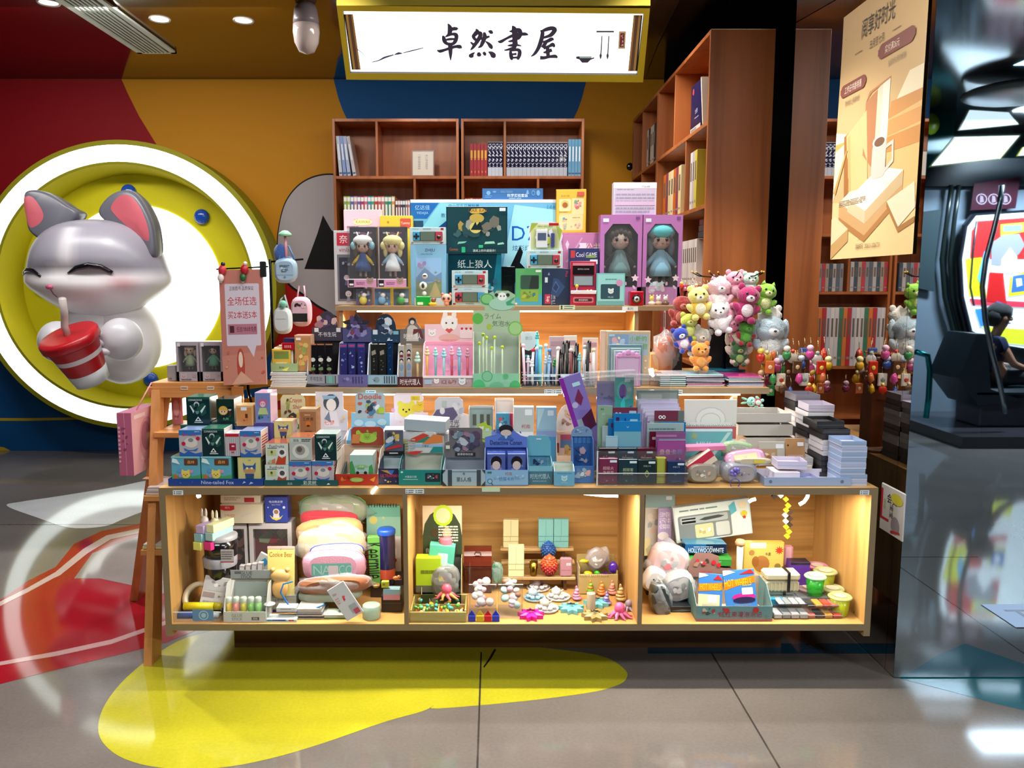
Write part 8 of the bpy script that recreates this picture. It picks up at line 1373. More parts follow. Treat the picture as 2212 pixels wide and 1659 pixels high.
for i,(u0,u1,v,c,c2,lab) in enumerate(((386,470,1342,'#d8c41c','#c0502c','yellow glue tube lying lowest in the clear bin'),(380,468,1328,'#2c54b0','#d8e0e8','blue and white glue tube lying in the clear bin'),(388,472,1312,'#dccc18','#b8a818','yellow glue tube lying on top of the clear bin'))):
    a=at(u0,v+8,2.73);c_=at(u1,v+8,2.73);e=empty('glue_tube',(a.x,2.745+.014*i,a.z));tag(e,lab,'glue tube');L_n=c_.x-a.x;b=MB();b.tube([(0,0,0),(L_n*.78,0,0)],.0145,c,'S',14);b.build('barrel',e);b=MB();b.tube([(L_n*.78,0,0),(L_n,0,0)],.0135,c2,'S',14);b.build('cap',e)
x,z,w,h=rpx(432,1342,462,1366,2.71);b=MB();b.box(-w,0,0,w/2,.0008,h,'#5c84a8','G');front(b,w,h,'o .3 .5 .36 #98b8cc;o .3 .5 .28 #5c84a8;o .3 .5 .18 #98b8cc',mat='G');tag(b.build('bin_label',None,(x,2.7105,zf+.006)),'blue round-logo sticker on the low clear bin','sticker')
stand((482,1251,574,1364),2.715,.10,.24,.8,'#b8bcb8','r 0 0 1 1 #98a0a0;t .38 .65 .4 #40484c .4 GLUE;t .38 .2 .34 #40484c .4 STICK;g .1 .55 .25 .85 #5c6468;r 0 -.15 1 0 #6c5c54','t .32 .66 .3 #788080 .3 GLUE;t .32 .3 .26 #788080 .3 STICK;g .66 .2 .84 .5 #5c5454;t .75 .35 .2 #d8d8d8 .12 四色','grey glue stick display box with a printed header',z=zf,hpoly=[(0,0),(1,0),(1,1),(0,1)],inner='#a0aca8')
for i,c in enumerate(('#c8a840','#d8887c','#b8b040','#78b058','#80b868')):
    cyl(494+16*i,1292,1350,2.735,.0115,[(.9,0),(1,.02),(1,.75)],c,'glue_stick',f'{["amber", "coral", "olive yellow", "green", "light green"][i]} translucent glue stick in the grey display','glue stick',z=zf+.004,mat='J',parts=[('cap',[(1,.75),(1,.97),(.8,1),(0,1)],'#c0ccc0','J')])
pk=P8(575,1184,634,1286,2.80,.003,'#d8c878','t .5 .85 .09 #a07830 .85 Cookie Bear;p #d8a0a0 .0 .95 1 .95 1 1 0 1;g .12 .03 .5 .1 #b82840;o .5 .95 .03 #8c8c88','blister_card','yellow carded bear tape dispenser with cursive lettering','blister card',z=zf+.045,mat='G',rx=-8)
b=MB();hp_=.10;b.ell((0,-.012,.09),(.036,.012,.024),'#c8a468','S',16);b.ell((.0,-.012,.045),(.030,.012,.036),'#c89c5c','S',16);[b.ell((g*.026,-.012,.112),.009,'#c8a468','S',10) for g in (-1,1)];b.build('bear_dispenser',pk)
for i,u in enumerate((513,526,539,552)):P8(u,1222-i*2,u+11,1256,2.83,.02,'#b0a8a8','r .2 .1 .4 .5 #2c2426;r .6 .1 .8 .55 #2c2426;r .1 .7 .9 .95 #d8d4d4','clip_pack',f'pack of small white and black clips, {ORD[i]} from the left','clip pack',z=zf+.055,ry=4,mat='G')
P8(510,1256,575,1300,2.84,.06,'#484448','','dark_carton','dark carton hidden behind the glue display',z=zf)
P8(545,1195,575,1228,2.86,.01,'#a8acac','p #2c7cac .2 .3 .5 .8 .9 .6 .6 .1','triangle_pack','white pack with a blue angular logo','pack',ry=30)
nb=P8(572,1286,640,1335,2.80,.07,'#8c8c8c','r 0 .2 1 .9 #a8a490;t .5 .7 .2 #2c2c2c .7 28格橡皮;t .5 .4 .2 #2c2c2c .5 1元/个;r 0 0 1 .15 #28289c','note_box','grey box with a handwritten price note',z=zf,mat='G')
P8(562,1338,640,1366,2.715,.05,'#a8c4c8','r 0 .4 .72 .95 #0c7890;r .35 .42 .7 .93 #20309c;g .8 .35 .94 .9 #b81c30;t .18 .68 .3 #c0e0e8 .2 中性笔;t .87 .62 .24 #e8d0d0 .1 得力;r 0 0 1 .35 #b8ccc8','ink_box','white and blue ink cartridge box lying in front',z=zf,ct='#d8e0e0')
P8(597,1322,640,1338,2.73,.04,'#c0c4cc','l .2 .2 .8 .5 1 #6c7078','white_carton','small white carton lying on the ink box',z=zf+.046,ct='#e8e8ec')
cyl(580,1308,1338,2.722,.020,[(.7,0),(.75,.6),(1,.7),(1,.9),(.8,1),(0,1)],'#b8c0c0','correction_roller','small white eight-sided dispenser on the ink box','dispenser',z=zf+.046)
gp=pouch((644,1072,790,1140),3.03,.06,'#8c9c84','clear and green wrapped pencil case at the top of the pile','pencil case','pencil_case','G','g .05 .1 .95 .9 #98948c .08;r .3 .6 .42 .72 #c0c0b8;r .6 .68 .7 .76 #c0c0b8',wrap=1,trim='#58a858')
pouch((646,1106,772,1142),2.98,.04,'#a82434','red long pencil case with a small white label','pencil case','pencil_case','K','r 0 .75 1 .8 #d8505c;g .08 .3 .22 .5 #e0dcd8',ry=2)
pouch((636,1124,782,1180),2.94,.05,'#b08c5c','tan kraft pencil case with printed squares','pencil case','pencil_case','K','r .6 .3 .98 .9 #c0a070;b .62 .32 .96 .88 6 3 #d8c098,#8c6c44;l .1 .6 .5 .8 1 #6c5030',ry=-5)
pouch((640,1142,788,1222),2.90,.05,'#b0a080','crumpled beige pouch in shiny film','pencil case','pencil_case','K',wrap=1,ry=-3)
pouch((668,1178,784,1215),2.87,.04,'#b0a098','cream pouch with a bright blue zip','pencil case','pencil_case','K',trim='#2c3cb0',ry=-3)
pouch((650,1192,788,1262),2.82,.06,'#c890a8','pink pencil case with a mint panel and mirrored capitals','pencil case','pencil_case','K','g .04 .12 .9 .72 #5c9c94 .02;t .17 .42 .42 #90b8b8 .2 N;t .36 .42 .42 #90b8b8 .2 A;t .78 .42 .42 #90b8b8 .3 CO;g .4 .15 .62 .62 #b8b0b8;p #c878a0 .1 .05 .9 .05 .95 .14 .08 .14',trim='#b07090',ry=-1)
pouch((640,1250,800,1286),2.79,.06,'#8c5430','brown wrapped pencil case lying under the pink one','pencil case','pencil_case','K',wrap=1,trim='#a8a8c0',ry=-4)
pouch((640,1276,780,1304),2.80,.06,'#a8b098','pale green pencil case lying lowest of the pile','pencil case','pencil_case','K',ry=-3)
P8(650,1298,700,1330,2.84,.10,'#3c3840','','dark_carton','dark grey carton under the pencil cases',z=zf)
e=empty('lanyard',(at(650,1300,2.75).x,2.75,at(650,1300,2.75).z));tag(e,'bright blue cord looping down from the pencil cases','cord');b=MB();b.tube([at(u,v,2.74+.02*(k%2))-e.location for k,(u,v) in enumerate(((632,1256),(612,1262),(606,1280),(622,1305),(640,1322),(668,1320),(700,1306)))],.003,'#1c6cb0','S',6);b.build('loop',e)
for i in range(4):P8(640,1336-7*i,702-3*i,1342-7*i,2.74,.09,['#989490','#a8a49c','#84888c','#b0aca4'][i],'','exercise_book',f'thin grey exercise book, {ORD[i]} from the bottom of the low pile','book',z=zf+.0085*i)
P8(700,1328,752,1343,2.74,.06,'#a8b4a4','r 0 0 1 .3 #306830','card_tin','white and green flat tin beside the exercise books',z=zf)
P8(728,1306,762,1336,2.76,.04,'#141214','t .5 .7 .2 #a84c3c .8 PIANO','black_box','small black box with orange letters on the flat tin',z=zf+.028)
sb=P8(793,1092,866,1290,3.06,.012,'#68a898','r 0 .0 1 .86 #78b0a0;r 0 .62 1 .86 #88b8a8;e .2 .82 .12 .05 #c8c070;s .5 .85 .05 5 #c8c070;r 0 0 1 .62 #c8c4c4;r 0 .0 .25 .62 #b01c2c;T .14 .35 .08 #e0c8c8 .3 KEEP;b .26 .05 1 .6 18 3 #c8c8c8,#b02030,#e0dcdc,#3c4c90','notebook','mint spiral notebook with red and white bear print at the back right','notebook',z=zf)
b=MB();[b.tube([(-.055+.0105*k,-.002,.334-.0),(-.055+.0105*k,-.006,.342),(-.055+.0105*k,.008,.346)],.0012,'#20282c','X',5) for k in range(11)];b.build('spiral',sb).location.z=HT[sb.name]-zf-.34
P8(799,1160,826,1248,2.93,.03,'#5c9c48','T .5 .5 .45 #10201c .75 Keermile','tall_carton','slim green box with vertical black lettering',z=zf+.055,ry=-3)
cyl(834,1150,1262,2.92,.032,CY,'#20204c','snack_can','dark blue patterned can with a bright blue lid','can',z=zf+.05,parts=[('lid',[(1.06,.93),(1.08,1.0),(.9,1.03),(0,1.03)],'#1c4cb0','S'),('wrap_label',[(1.01,.12),(1.01,.3)],'#b85038','G')])
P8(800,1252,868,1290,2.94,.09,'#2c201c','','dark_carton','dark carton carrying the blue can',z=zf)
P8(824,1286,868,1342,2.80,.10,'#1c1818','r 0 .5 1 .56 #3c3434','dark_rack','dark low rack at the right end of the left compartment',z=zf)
P8(828,1296,864,1310,2.79,.03,'#88b4c8','r 0 .5 1 1 #c88c9c','small_carton','pink and blue small carton on the dark rack',z=zf+.09)
for i,(u,v,c,lab) in enumerate(((832,1270,'#b0b838','tiny yellow-green cube toy on the white ledge'),(856,1284,'#b86838','tiny orange animal toy on the white ledge'))):
    if i==0:P8(u-8,v,u+8,v+16,2.79,.016,c,'r .2 .3 .5 .6 #7c8420','cube_toy',lab,'toy',z=zf+.118)
    else:p=at(u,v,2.80);b=MB();b.ell((0,0,.009),(.012,.008,.008),c,'G',12);b.ell((.010,0,.014),(.006,.006,.006),c,'G',10);tag(b.build('animal_toy',None,(p.x,2.80,zf+.119)),lab,'toy')
cyl(812,1272,1298,2.80,.014,[(.9,0),(1,.3),(.8,.8),(.2,1)],'#a87830','amber_bottle','tiny amber bottle above the glass jar','bottle',z=zf+.10)
cyl(800,1308,1350,2.722,.032,[(.9,0),(1,.05),(1,.8),(.9,.85)],'#a8c4b0','glass_jar','pale green clear jar at the front of the left compartment','jar',z=zf,mat='J')
hc2=P8(746,1254,788,1338,2.715,.006,'#c0c4cc','t .22 .8 .06 #b02c40 .2 DELI;b .4 .4 .8 .7 3 4 #c82c40,#d84c58;r .5 .1 .9 .35 #98a0a8;r .6 .05 .9 .2 #b04858;l .1 .5 .3 .7 3 #c89098','carded_item','white and red carded item hanging tilted in front','carded item',z=zf+.02,ry=-32,mat='G')
# ---- middle compartment
stand((909,1107,996,1290),2.84,.10,.14,.48,'#303c20','p #b8a88c 0 0 1 0 1 1 0 1;e .5 .38 .5 .56 #2c3824;r 0 0 1 .4 #2c3824;e .52 .80 .25 .22 #98b420;e .52 .80 .19 .16 #a8b084;e .62 .44 .11 .12 #b08c60;e .62 .44 .07 .08 #c0a070;l .4 .2 .9 .6 7 #c8c4b4;e .3 .45 .09 .09 #3c2c1c;t .28 .08 .1 #e0dcd0 .4 自然奇遇','t .3 .5 .5 #b8b0a0 .2 NIC;r .6 0 1 1 #20281c','dark green display with a magnifier header and four characters',z=zf,hpoly=[(0,0),(1,0),(1,1),(0,1)],inner='#4c4c44',scol='#b8b088')
P8(917,1178,972,1236,2.88,.04,'#50ac94','g .35 .6 .75 .85 #b0d8d0;l .25 .45 .8 .52 1 #3c8070','mint_box','mint green box standing in the dark green display',z=zf+.03,ry=6)
P8(898,1206,952,1240,2.85,.05,'#98b81c','r 0 0 1 .2 #54584c;l .2 .5 .8 .7 1 #5c7010','lime_box','lime green box lying in the dark green display',z=zf+.055,ct='#a8c820')
cyl(962,1166,1190,2.885,.024,CY,'#b86878','pink_tin','round pink tin behind the mint box','tin')
pouch((930,1225,990,1268),2.845,.03,'#787870','crumpled clear bags of small parts in the dark green display','bag','plastic_bag','J','b .1 .1 .9 .9 8 3 #8c3c40,#a8a030,#5c5c60',z=zf+.03,wrap=1)
tc=empty('treasure_chest',(at(1032,1230,2.98).x,2.98,zf));tag(tc,'brown toy treasure chest with rounded lid and brass studs','toy chest');xw=rpx(1002,1188,1062,1270,2.98,zf)
b=MB();w,h=xw[2],xw[3];b.box(-w/2,0,0,w/2,.10,h*.6,'#3c1810','G',.002);b.build('base',tc);b=MB();n=10
b.add([(s*w/2,.05-.05*math.cos(pi*i/n),h*.62+h*.38*math.sin(pi*i/n)) for s in (-1,1) for i in range(n+1)],[tuple(range(n+1)),tuple(range(2*n+1,n,-1))]+[(i,i+1,i+n+2,i+n+1) for i in range(n)],'#5c2416','G');b.build('lid',tc)
for g in (-1,0,1):b=MB();b.ell((g*w*.4,.008,h*.75),.003,'#c8a878','X',8);b.build('stud',tc)
b=MB();b.tube([(-.012,.0,h*.9),(-.008,-.006,h*.96),(.010,-.006,h*.95),(.012,.0,h*.88)],.0025,'#2c120c','G',6);b.build('handle',tc)
pouch((1062,1218,1086,1262),2.98,.03,'#2c6c48','small clear bag of green shreds beside the chest','bag','plastic_bag','F',wrap=1)
sr=empty('slat_rack',(at(1165,1250,3.0).x,3.0,zf));tag(sr,'pale wooden three-step slat rack in the middle compartment','rack')
zs=[]
for (v,u0,u1,yy) in ((1247,1084,1244,3.0),(1214,1082,1242,3.04),(1185,1080,1240,3.08)):
    a=at(u0,v,yy);c_=at(u1,v,yy);b=MB();b.box(a.x-sr.location.x,yy-3.0,a.z-zf-.013,c_.x-sr.location.x,yy-3.0+.035,a.z-zf,'#b89868','W',.003);b.build('slat',sr);zs.append(a.z+.001)
for g in (-1,1):b=MB();b.box(g*.10-.006,.012,0,g*.10+.006,.10,zs[0]-zf-.014,'#4c2c18','V');b.box(g*.10-.006,.05,0,g*.10+.006,.10,zs[1]-zf-.014,'#4c2c18','V');b.box(g*.10-.006,.085,0,g*.10+.006,.10,zs[2]-zf-.014,'#4c2c18','V');b.build('support',sr)
FG='r .49 .42 .51 .98 %s;r 0 .40 1 .42 %s;r 0 .22 1 .24 %s;r .45 .24 .47 .40 %s'
for u0,v0,u1,k,yy,c,d_,lab in ((1087,1123,1120,2,3.085,'#d0c898','#9c9468','cream toy cupboard on the top slat'),(1098,1179,1132,0,3.002,'#d0c898','#9c9468','cream toy cupboard on the lowest slat'),(1163,1122,1195,2,3.085,'#7cb8b8','#4c8888','left one of two pale blue toy cupboards'),(1196,1122,1228,2,3.085,'#7cb8b8','#4c8888','right one of two pale blue toy cupboards')):
    P8(u0,v0,u1,1245,yy,.024,c,FG%(d_,d_,d_,d_),'toy_cupboard',lab,'toy cupboard',z=zs[k])
def egg(u,v0,v1,yy,z,c,c2,lab):
    p=at(u,v1,yy);h=at(u,v0,yy).z-z;e=empty('dragon_egg',(p.x,yy+.018,z));tag(e,lab,'toy egg');b=MB();r=h*.36
    pr_=lambda t:math.sin(pi*t)** .75*(1.08-.3*t)
    b.lathe([(r*pr_(max(t/14,.02)),h*t/14) for t in range(15)],c,'S',20)
    b.build('shell',e);b=MB()
    for k in range(1,11):
        t=k/12.5
        for j in range(10):a=2*pi*(j+.5*(k%2))/10;b.ell((r*pr_(t)*math.cos(a),r*pr_(t)*math.sin(a),h*t),(r*.2,r*.2,h*.055),c if t>.5 else c2,'G',6)
    b.build('scales',e)
egg(1185,1170,1212,3.045,zs[1],'#1c54a0','#14447c','blue and green scaled dragon egg on the middle slat');egg(1187,1199,1246,3.002,zs[0],'#d0582c','#b8202c','orange and red scaled dragon egg on the lowest slat')
cyl(1153,1216,1246,3.003,.016,[(.75,0),(.8,.1),(1,1)],'#8c7028','toy_bucket','small golden bucket with a tall handle','toy bucket',z=zs[0],mat='X')
o=[q for q in bpy.data.objects if q.name.startswith('toy_bucket')][0];b=MB();b.tube([(-.015,0,.03),(-.014,0,.062),(.014,0,.062),(.015,0,.03)],.0016,'#8c7028','X',6);b.build('handle',o)
pb=P8(1210,1206,1236,1246,3.003,.02,'#c08c98','g .5 .6 .9 .75 #e0d0d4;l .1 .3 .9 .4 1 #a87080','pineapple_bottle','pink square bottle with a blue spiky top','bottle',z=zs[0],mat='J',bev=.004);b=MB();[b.tube([(0,.01,.056),(.017*math.cos(k*pi/4),.01+.01*math.sin(k*pi/4),.074)],[.004,.0005],'#1c8cb0','S',5) for k in range(8)];b.build('leaves',pb)
bk=empty('woven_basket',(at(1292,1262,2.98).x,2.97,zf));tag(bk,'cream woven basket of toy vegetables','basket');w,h=rpx(1250,1214,1334,1272,2.97,zf)[2:]
for nm,q in (('front_wall',(-w/2,0,0,w/2,.004,h*.62)),('back_wall',(-w/2,.09,0,w/2,.094,h)),('side_wall',(-w/2,.004,0,-w/2+.004,.09,h*.8)),('side_wall',(w/2-.004,.004,0,w/2,.09,h*.7)),('bottom',(-w/2,0,0,w/2,.094,.003))):b=MB();b.box(*q,'#a89058','K',.001);[b.tube([(-w/2+.008*k,-.002,h*.62),(-w/2+.008*k+.006,-.002,h*.55)],.001,'#d8c898','K',4) for k in range(14)] if nm=='front_wall' else 0;b.build(nm,bk)
for (u,v,c,r_,nm,lab) in ((1270,1240,'#b8b80c',(.018,.014,.012),'toy_lemon','yellow lemon-like toy in the basket'),(1308,1243,'#4c1478',(.026,.013,.011),'toy_aubergine','purple aubergine toy in the basket'),(1290,1238,'#30a018',(.012,.01,.010),'toy_leaf','bright green leafy toy in the basket'),(1325,1226,'#48209c',(.018,.016,.024),'toy_dinosaur','purple spiky toy standing on the basket edge'),(1262,1212,'#b8b014',(.018,.01,.008),'toy_banana','yellow toy at the back of the basket')):p=at(u,v,3.0);b=MB();b.ell((0,0,0),r_,c,'G',14,lump=.08,seed=u);tag(b.build(nm,None,p),lab,'toy')
o=pouch((1268,1186,1312,1232),3.0,.03,'#a89894','tilted clear tube of tiny silver beads on the basket','tube','bead_tube','J','b .1 .05 .9 .95 20 3 #d8d4d4,#887c78,#f0ecec',ry=38,wrap=1)
for i,(u0,u1,lab) in enumerate(((1013,1072,'left clear bin of pink and white play food'),(1076,1130,'right clear bin of white and pastel play food'))):
    bin_((u0,1262,u1,1322),2.745,.12,lab);rn=random.Random(i+4);yy=2.81
    for k in range(16):
        c=[('#d8b0b4','#dcd8d8','#c89098','#d8d0c8'),('#d8dcd8','#a8c8c0','#8c6450','#d8b0c0')][i][k%4];p=at(u0+11+(u1-u0-22)*rn.random(),1308-12*(k // 4)-rn.uniform(0,8),2.77);e=MB();r_=rn.uniform(.011,.016)
        e.lathe([(r_,0),(r_,.006),(r_*.6,.010),(0,.011)],c,'S',12) if k%2 else e.ell((0,0,0),(r_,r_*.8,r_*.7),c,'S',12)
        o=e.build('play_sweet',None,(p.x,2.775+.012*(k // 4),p.z),(rn.uniform(.6,1.4),rn.uniform(-.5,.5),0));tag(o,'small pastel play-food sweet in the '+['left','right'][i]+' clear bin','play food',['left','right'][i]+' bin play food')
x,_,w,h=rpx(885,1322,1007,1362,2.714,zf);wt=empty('wooden_tray',(x,2.712,zf));tag(wt,'pale wooden tray with compartments of coloured gems','tray');b=MB();b.box(-w/2,0,0,w/2,.15,.004,'#8c8c54','W')
for q in ((-w/2,0,w/2,.007,h),(-w/2,.143,w/2,.15,h*1.2),(-w/2,.007,-w/2+.006,.143,h*1.1),(w/2-.006,.007,w/2,.143,h*1.1)):b.box(q[0],q[1],.004,q[2],q[3],q[4],'#a89c60','W',.001)
b.build('frame',wt);b=MB();b.box(-w/2+.006,.07,.004,w/2-.006,.074,h,'#a89c60','W');b.build('divider',wt);b=MB();b.box(-.002,.007,.004,.002,.07,h,'#a89c60','W');b.build('divider',wt)
rn=random.Random(11);GC=[('#c02c20','red'),('#d87020','orange'),('#c8b830','yellow'),('#4c9c38','green'),('#8c4c9c','purple'),('#d8d4c0','white'),('#b8a878','tan'),('#48a8a0','teal')];GP={}
for i in range(72):
    c=GC[i%8]
    if c[1] not in GP:b=MB();b.ell((0,0,0),(.0085,.007,.0055),c[0],'G',8);o=GP[c[1]]=b.build('gem')
    else:o=GP[c[1]].copy();COL.objects.link(o)
    o.location=(x+rn.uniform(-w/2+.016,w/2-.016),2.712+(rn.uniform(.018,.062) if i%5 else rn.uniform(.084,.135)),zf+.012+.009*(i%4));o.rotation_euler=(rn.uniform(0,3),rn.uniform(0,3),0);tag(o,f'{c[1]} toy gem in the wooden tray','gem',f'{c[1]} gems in the wooden tray')
def octo(u,v,y,s,c,c2,lab,z=None):
    p=at(u,v,y);e=empty('octopus_toy',(p.x,y,p.z if z is None else z));tag(e,lab,'toy octopus');b=MB();b.ell((0,0,s*1.1),(s*.62,s*.6,s*.7),c,'S',16);b.build('head',e)
    for k in range(8):a=2*pi*k/8+.2;b=MB();b.tube([(s*.2*math.cos(a),s*.2*math.sin(a),s*.7),(s*.8*math.cos(a),s*.7*math.sin(a),s*.45),(s*1.2*math.cos(a+.2),s*.9*math.sin(a+.2),s*.1),(s*1.6*math.cos(a+.1),s*1.1*math.sin(a),s*.08)],[s*.26,s*.2,s*.14,s*.06],c2 if k%2 else c,'S',6);b.build('tentacle',e)
octo(965,1292,2.80,.030,'#d05870','#d8984c','pink and orange octopus toy sitting on the wooden tray');octo(1338,1345,2.755,.031,'#d8588c','#e0709c','bright pink octopus toy at the right front',zf);octo(1358,1330,2.82,.022,'#8c8090','#98889c','small grey-mauve octopus behind the pink one',zf)
for i,(u,c,nm) in enumerate(((1019,'#142c9c','left blue'),(1037,'#c8a820','yellow'),(1054,'#b01420','red'),(1071,'#1834a8','right blue'))):
    o=P8(u-8,1329,u+8,1344,2.716,.016,c,'','toy_house',f'{nm} one in the row of four tiny plastic houses','toy house',z=zf+.004);wv=.0125;b=MB();b.prism([(-wv,.0235),(wv,.0235),(0,.042)],0,.003,c,'S');b.build('roof',o);o.location.z=zf
def star(u,v,c,lab,n=9,r=.048):
    y=fy(v);p=at(u,v,y);pts=[((r if i%2==0 else r*.62)*math.cos(pi*i/n),(r if i%2==0 else r*.62)*math.sin(pi*i/n)) for i in range(2*n)];b=MB();b.slab(pts,0,.014,c,'S');ap=(0,0,.020)
    m=len(pts);b.add([(q[0],q[1],.0142) for q in pts]+[(q[0]*.5,q[1]*.5,.020) for q in pts],[(i,(i+1)%m,(i+1)%m+m,i+m) for i in range(m)],c,'S');b.add([(r*.2*(1 if k%2==0 else .45)*math.cos(pi*k/5),r*.2*(1 if k%2==0 else .45)*math.sin(pi*k/5),.0205) for k in range(10)],[tuple(range(10))],'#3c4a4c','S');tag(b.build('star_box',None,(p.x,y,zf),(0,0,.2)),lab,'star toy')
star(1147,1332,'#d81890','bright pink star-shaped toy at the front');star(1234,1318,'#68b0b8','pale blue star-shaped toy, left one');star(1288,1306,'#68b0b8','pale blue star-shaped toy, right one');star(1285,1334,'#988454','tan star-shaped toy at the front')
def tea(u,v,c,c2,lab,r=.042):
    y=fy(v);p=at(u,v,y);e=empty('tea_set',(p.x,y,zf));tag(e,lab,'toy tea set');b=MB();b.lathe([(r*.9,0),(r,.008),(r*.96,.010),(r*.9,.006),(0,.006)],c,'S',28);b.build('tray',e)
    b=MB();b.lathe([(.012,.007),(.019,.018),(.016,.032),(.008,.036),(.004,.042),(0,.043)],c2,'S',16,-.008,.012);b.tube([(.008,.012,.02),(.02,.012,.03)],[.004,.002],c2,'S',6);b.tube([(-.024,.012,.03),(-.034,.012,.026),(-.026,.012,.016)],.002,'#b89c60','S',6);b.build('teapot',e)
    for k in range(4):a=-pi*.9+k*pi*.27;b=MB();b.lathe([(.007,.007),(.0095,.019),(.008,.019),(.006,.010)],c,'S',12,r*.6*math.cos(a),r*.6*math.sin(a));b.build('cup',e)
tea(1163,1272,'#c0b8b8','#d0b8bc','white toy tea set with a pinkish pot, farthest back',.046);tea(1155,1294,'#8cacbc','#a8b8bc','pale blue toy tea set on a round tray');tea(1206,1292,'#c8c8c4','#c8c8c4','white toy tea set on a round tray, right one',.046);tea(1181,1317,'#c4c4c0','#c8c0b0','white toy tea set nearest the front',.044)
def swirl(u,v,c,c2,lab,s=1,z=zf):
    y=fy(v) if z==zf else 2.83;p=at(u,v,y);e=MB();[e.ell((.002*math.cos(k*2),.002*math.sin(k*2),(.008+.009*k)*s),((.017-.0032*k)*s,(.017-.0032*k)*s,.007*s),c if k%2 else c2,'G',12) for k in range(5)];tag(e.build('swirl_toy',None,(p.x,y,z)),lab,'toy')
swirl(1275,1284,'#68b020','#c88030','green and orange swirl cone toy',1.1);swirl(1299,1286,'#d89840','#d86c40','orange swirl cone toy',1.1);swirl(1322,1284,'#d8a088','#d07c74','pink swirl cone toy',1.1);swirl(1340,1298,'#b89860','#a88850','tan round swirl toy at the right',1.3);swirl(1245,1296,'#d898b8','#c87c9c','pearly pink swirl toy',1.1);swirl(1310,1306,'#6c68b8','#8c84c8','violet-blue swirl toy beside the pearly one',1.0)
cyl(1278,1284,1296,2.775,.016,CY,'#b8a88c','white_roll','short cream ridged roll below the green cone','toy',z=zf)
# ---- right compartment
P8(1392,1066,1455,1300,3.10,.01,'#a8b4b4','r 0 .84 1 1 #88a8ac;g .7 .93 .9 .97 #d8e0e0;r 0 .42 1 .84 #c8c4bc;b .0 .45 .6 .8 8 3 #d0b8a8,#d8d0c8,#98a0a0;r 0 .3 .2 .5 #d8cc98;r 0 .0 1 .3 #2c2824','poster_pad','pale art pad at the left of the right compartment','pad',z=zf)
P8(1421,1098,1451,1178,3.07,.008,'#a898c4','T .5 .65 .3 #e0d8ec .5 紫花悬;e .4 .2 .4 .12 #d8d0d4','bookmark_pack','lilac vertical pack standing against the art pad','pack',z=zf+.17,mat='G')
P8(1416,1178,1452,1300,3.07,.05,'#30282c','','dark_carton','dark carton under the lilac pack',z=zf)
ar=P8(1462,1086,1628,1180,3.03,.03,'#b4c4c4','g .02 .02 .98 .98 #c4d0cc .03;r .06 .82 .7 .92 #c4d0cc;l .08 .84 .68 .92 1 #6c7c7c;g .05 .04 .74 .74 #707878 .03;g .08 .5 .7 .7 #98a0a0 .02;r .1 .52 .28 .58 #141618;r .1 .62 .28 .66 #141618;p #3c4444 .32 .58 .4 .55 .6 .58 .66 .62 .58 .66 .4 .64;g .26 .08 .5 .46 #b8b88c;b .28 .1 .5 .4 6 3 #d8d8d4,#a8a060;g .53 .08 .71 .46 #b0b4b0;p #58a0b0 .72 .86 .8 .98 .82 .7 .74 .6;o .9 .85 .05 #d8c8a8;o .91 .6 .04 #c8b430;s .91 .5 .03 5 #a83c3c','art_set','big white boxed art set tilted at the back, its tray visible','art set',z=zf+.20,ry=-8,mat='G')
b=MB();b.tube([(.0,-.0,.17),(.03,-.0,.19),(.06,0,.185)],.003,'#b89c20','S',6);b.build('handle',ar)
hb=P8(1480,1176,1570,1202,2.96,.10,'#184c7c','r .5 0 1 1 #101c34;t .5 .35 .5 #b8c8d0 .85 HOLLYWOODWHITE;l .2 .65 .8 .8 1 #98b0c0','flat_game_box','dark blue flat game box with white capitals',z=zf+.165,ct='#3c7c9c',mat='G')
P8(1482,1204,1580,1226,2.95,.10,'#2c8430','t .3 .4 .6 #10200c .3 不之云;l .5 .2 .8 .6 2 #78b080;r 0 .7 1 1 #48a048','flat_game_box','green flat box under the dark blue one',z=zf+.118)
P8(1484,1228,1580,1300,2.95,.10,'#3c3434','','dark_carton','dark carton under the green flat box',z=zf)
P8(1605,1172,1692,1290,2.93,.03,'#b89c44','r .02 .02 .98 .98 #c0a854;g .15 .9 .55 1 #c8c0b0;s .88 .86 .12 10 #b83820;e .45 .62 .2 .15 #986434;e .3 .66 .09 .1 #8c5828;p #c8c0b0 .28 .5 .4 .42 .7 .5 .86 .62 .8 .4 .55 .32 .3 .36;o .2 .82 .07 #986c38;e .85 .58 .08 .05 #7c6838;e .5 .2 .09 .05 #986434;k .8 .34 .05 #906030;t .6 .8 .06 #3c2c1c .15 卡皮','capybara_box','mustard yellow box printed with brown rodents and a red burst',z=zf,mat='G')
P8(1692,1182,1712,1270,2.97,.03,'#b87880','r .2 .0 .8 1 #d0a0a8','pink_card','pink card standing behind the yellow box','card',z=zf+.03)
cyl(1598,1168,1260,2.88,.012,[(.9,0),(1,1)],'#d8c8b8','doll_stand','white post with a tan bear face between the boxes','figure',z=zf+.04,parts=[('bear_face',[(0,.86),(1.4,.9),(1.6,.95),(1.2,1.0),(0,1.02)],'#b8845c','S')])
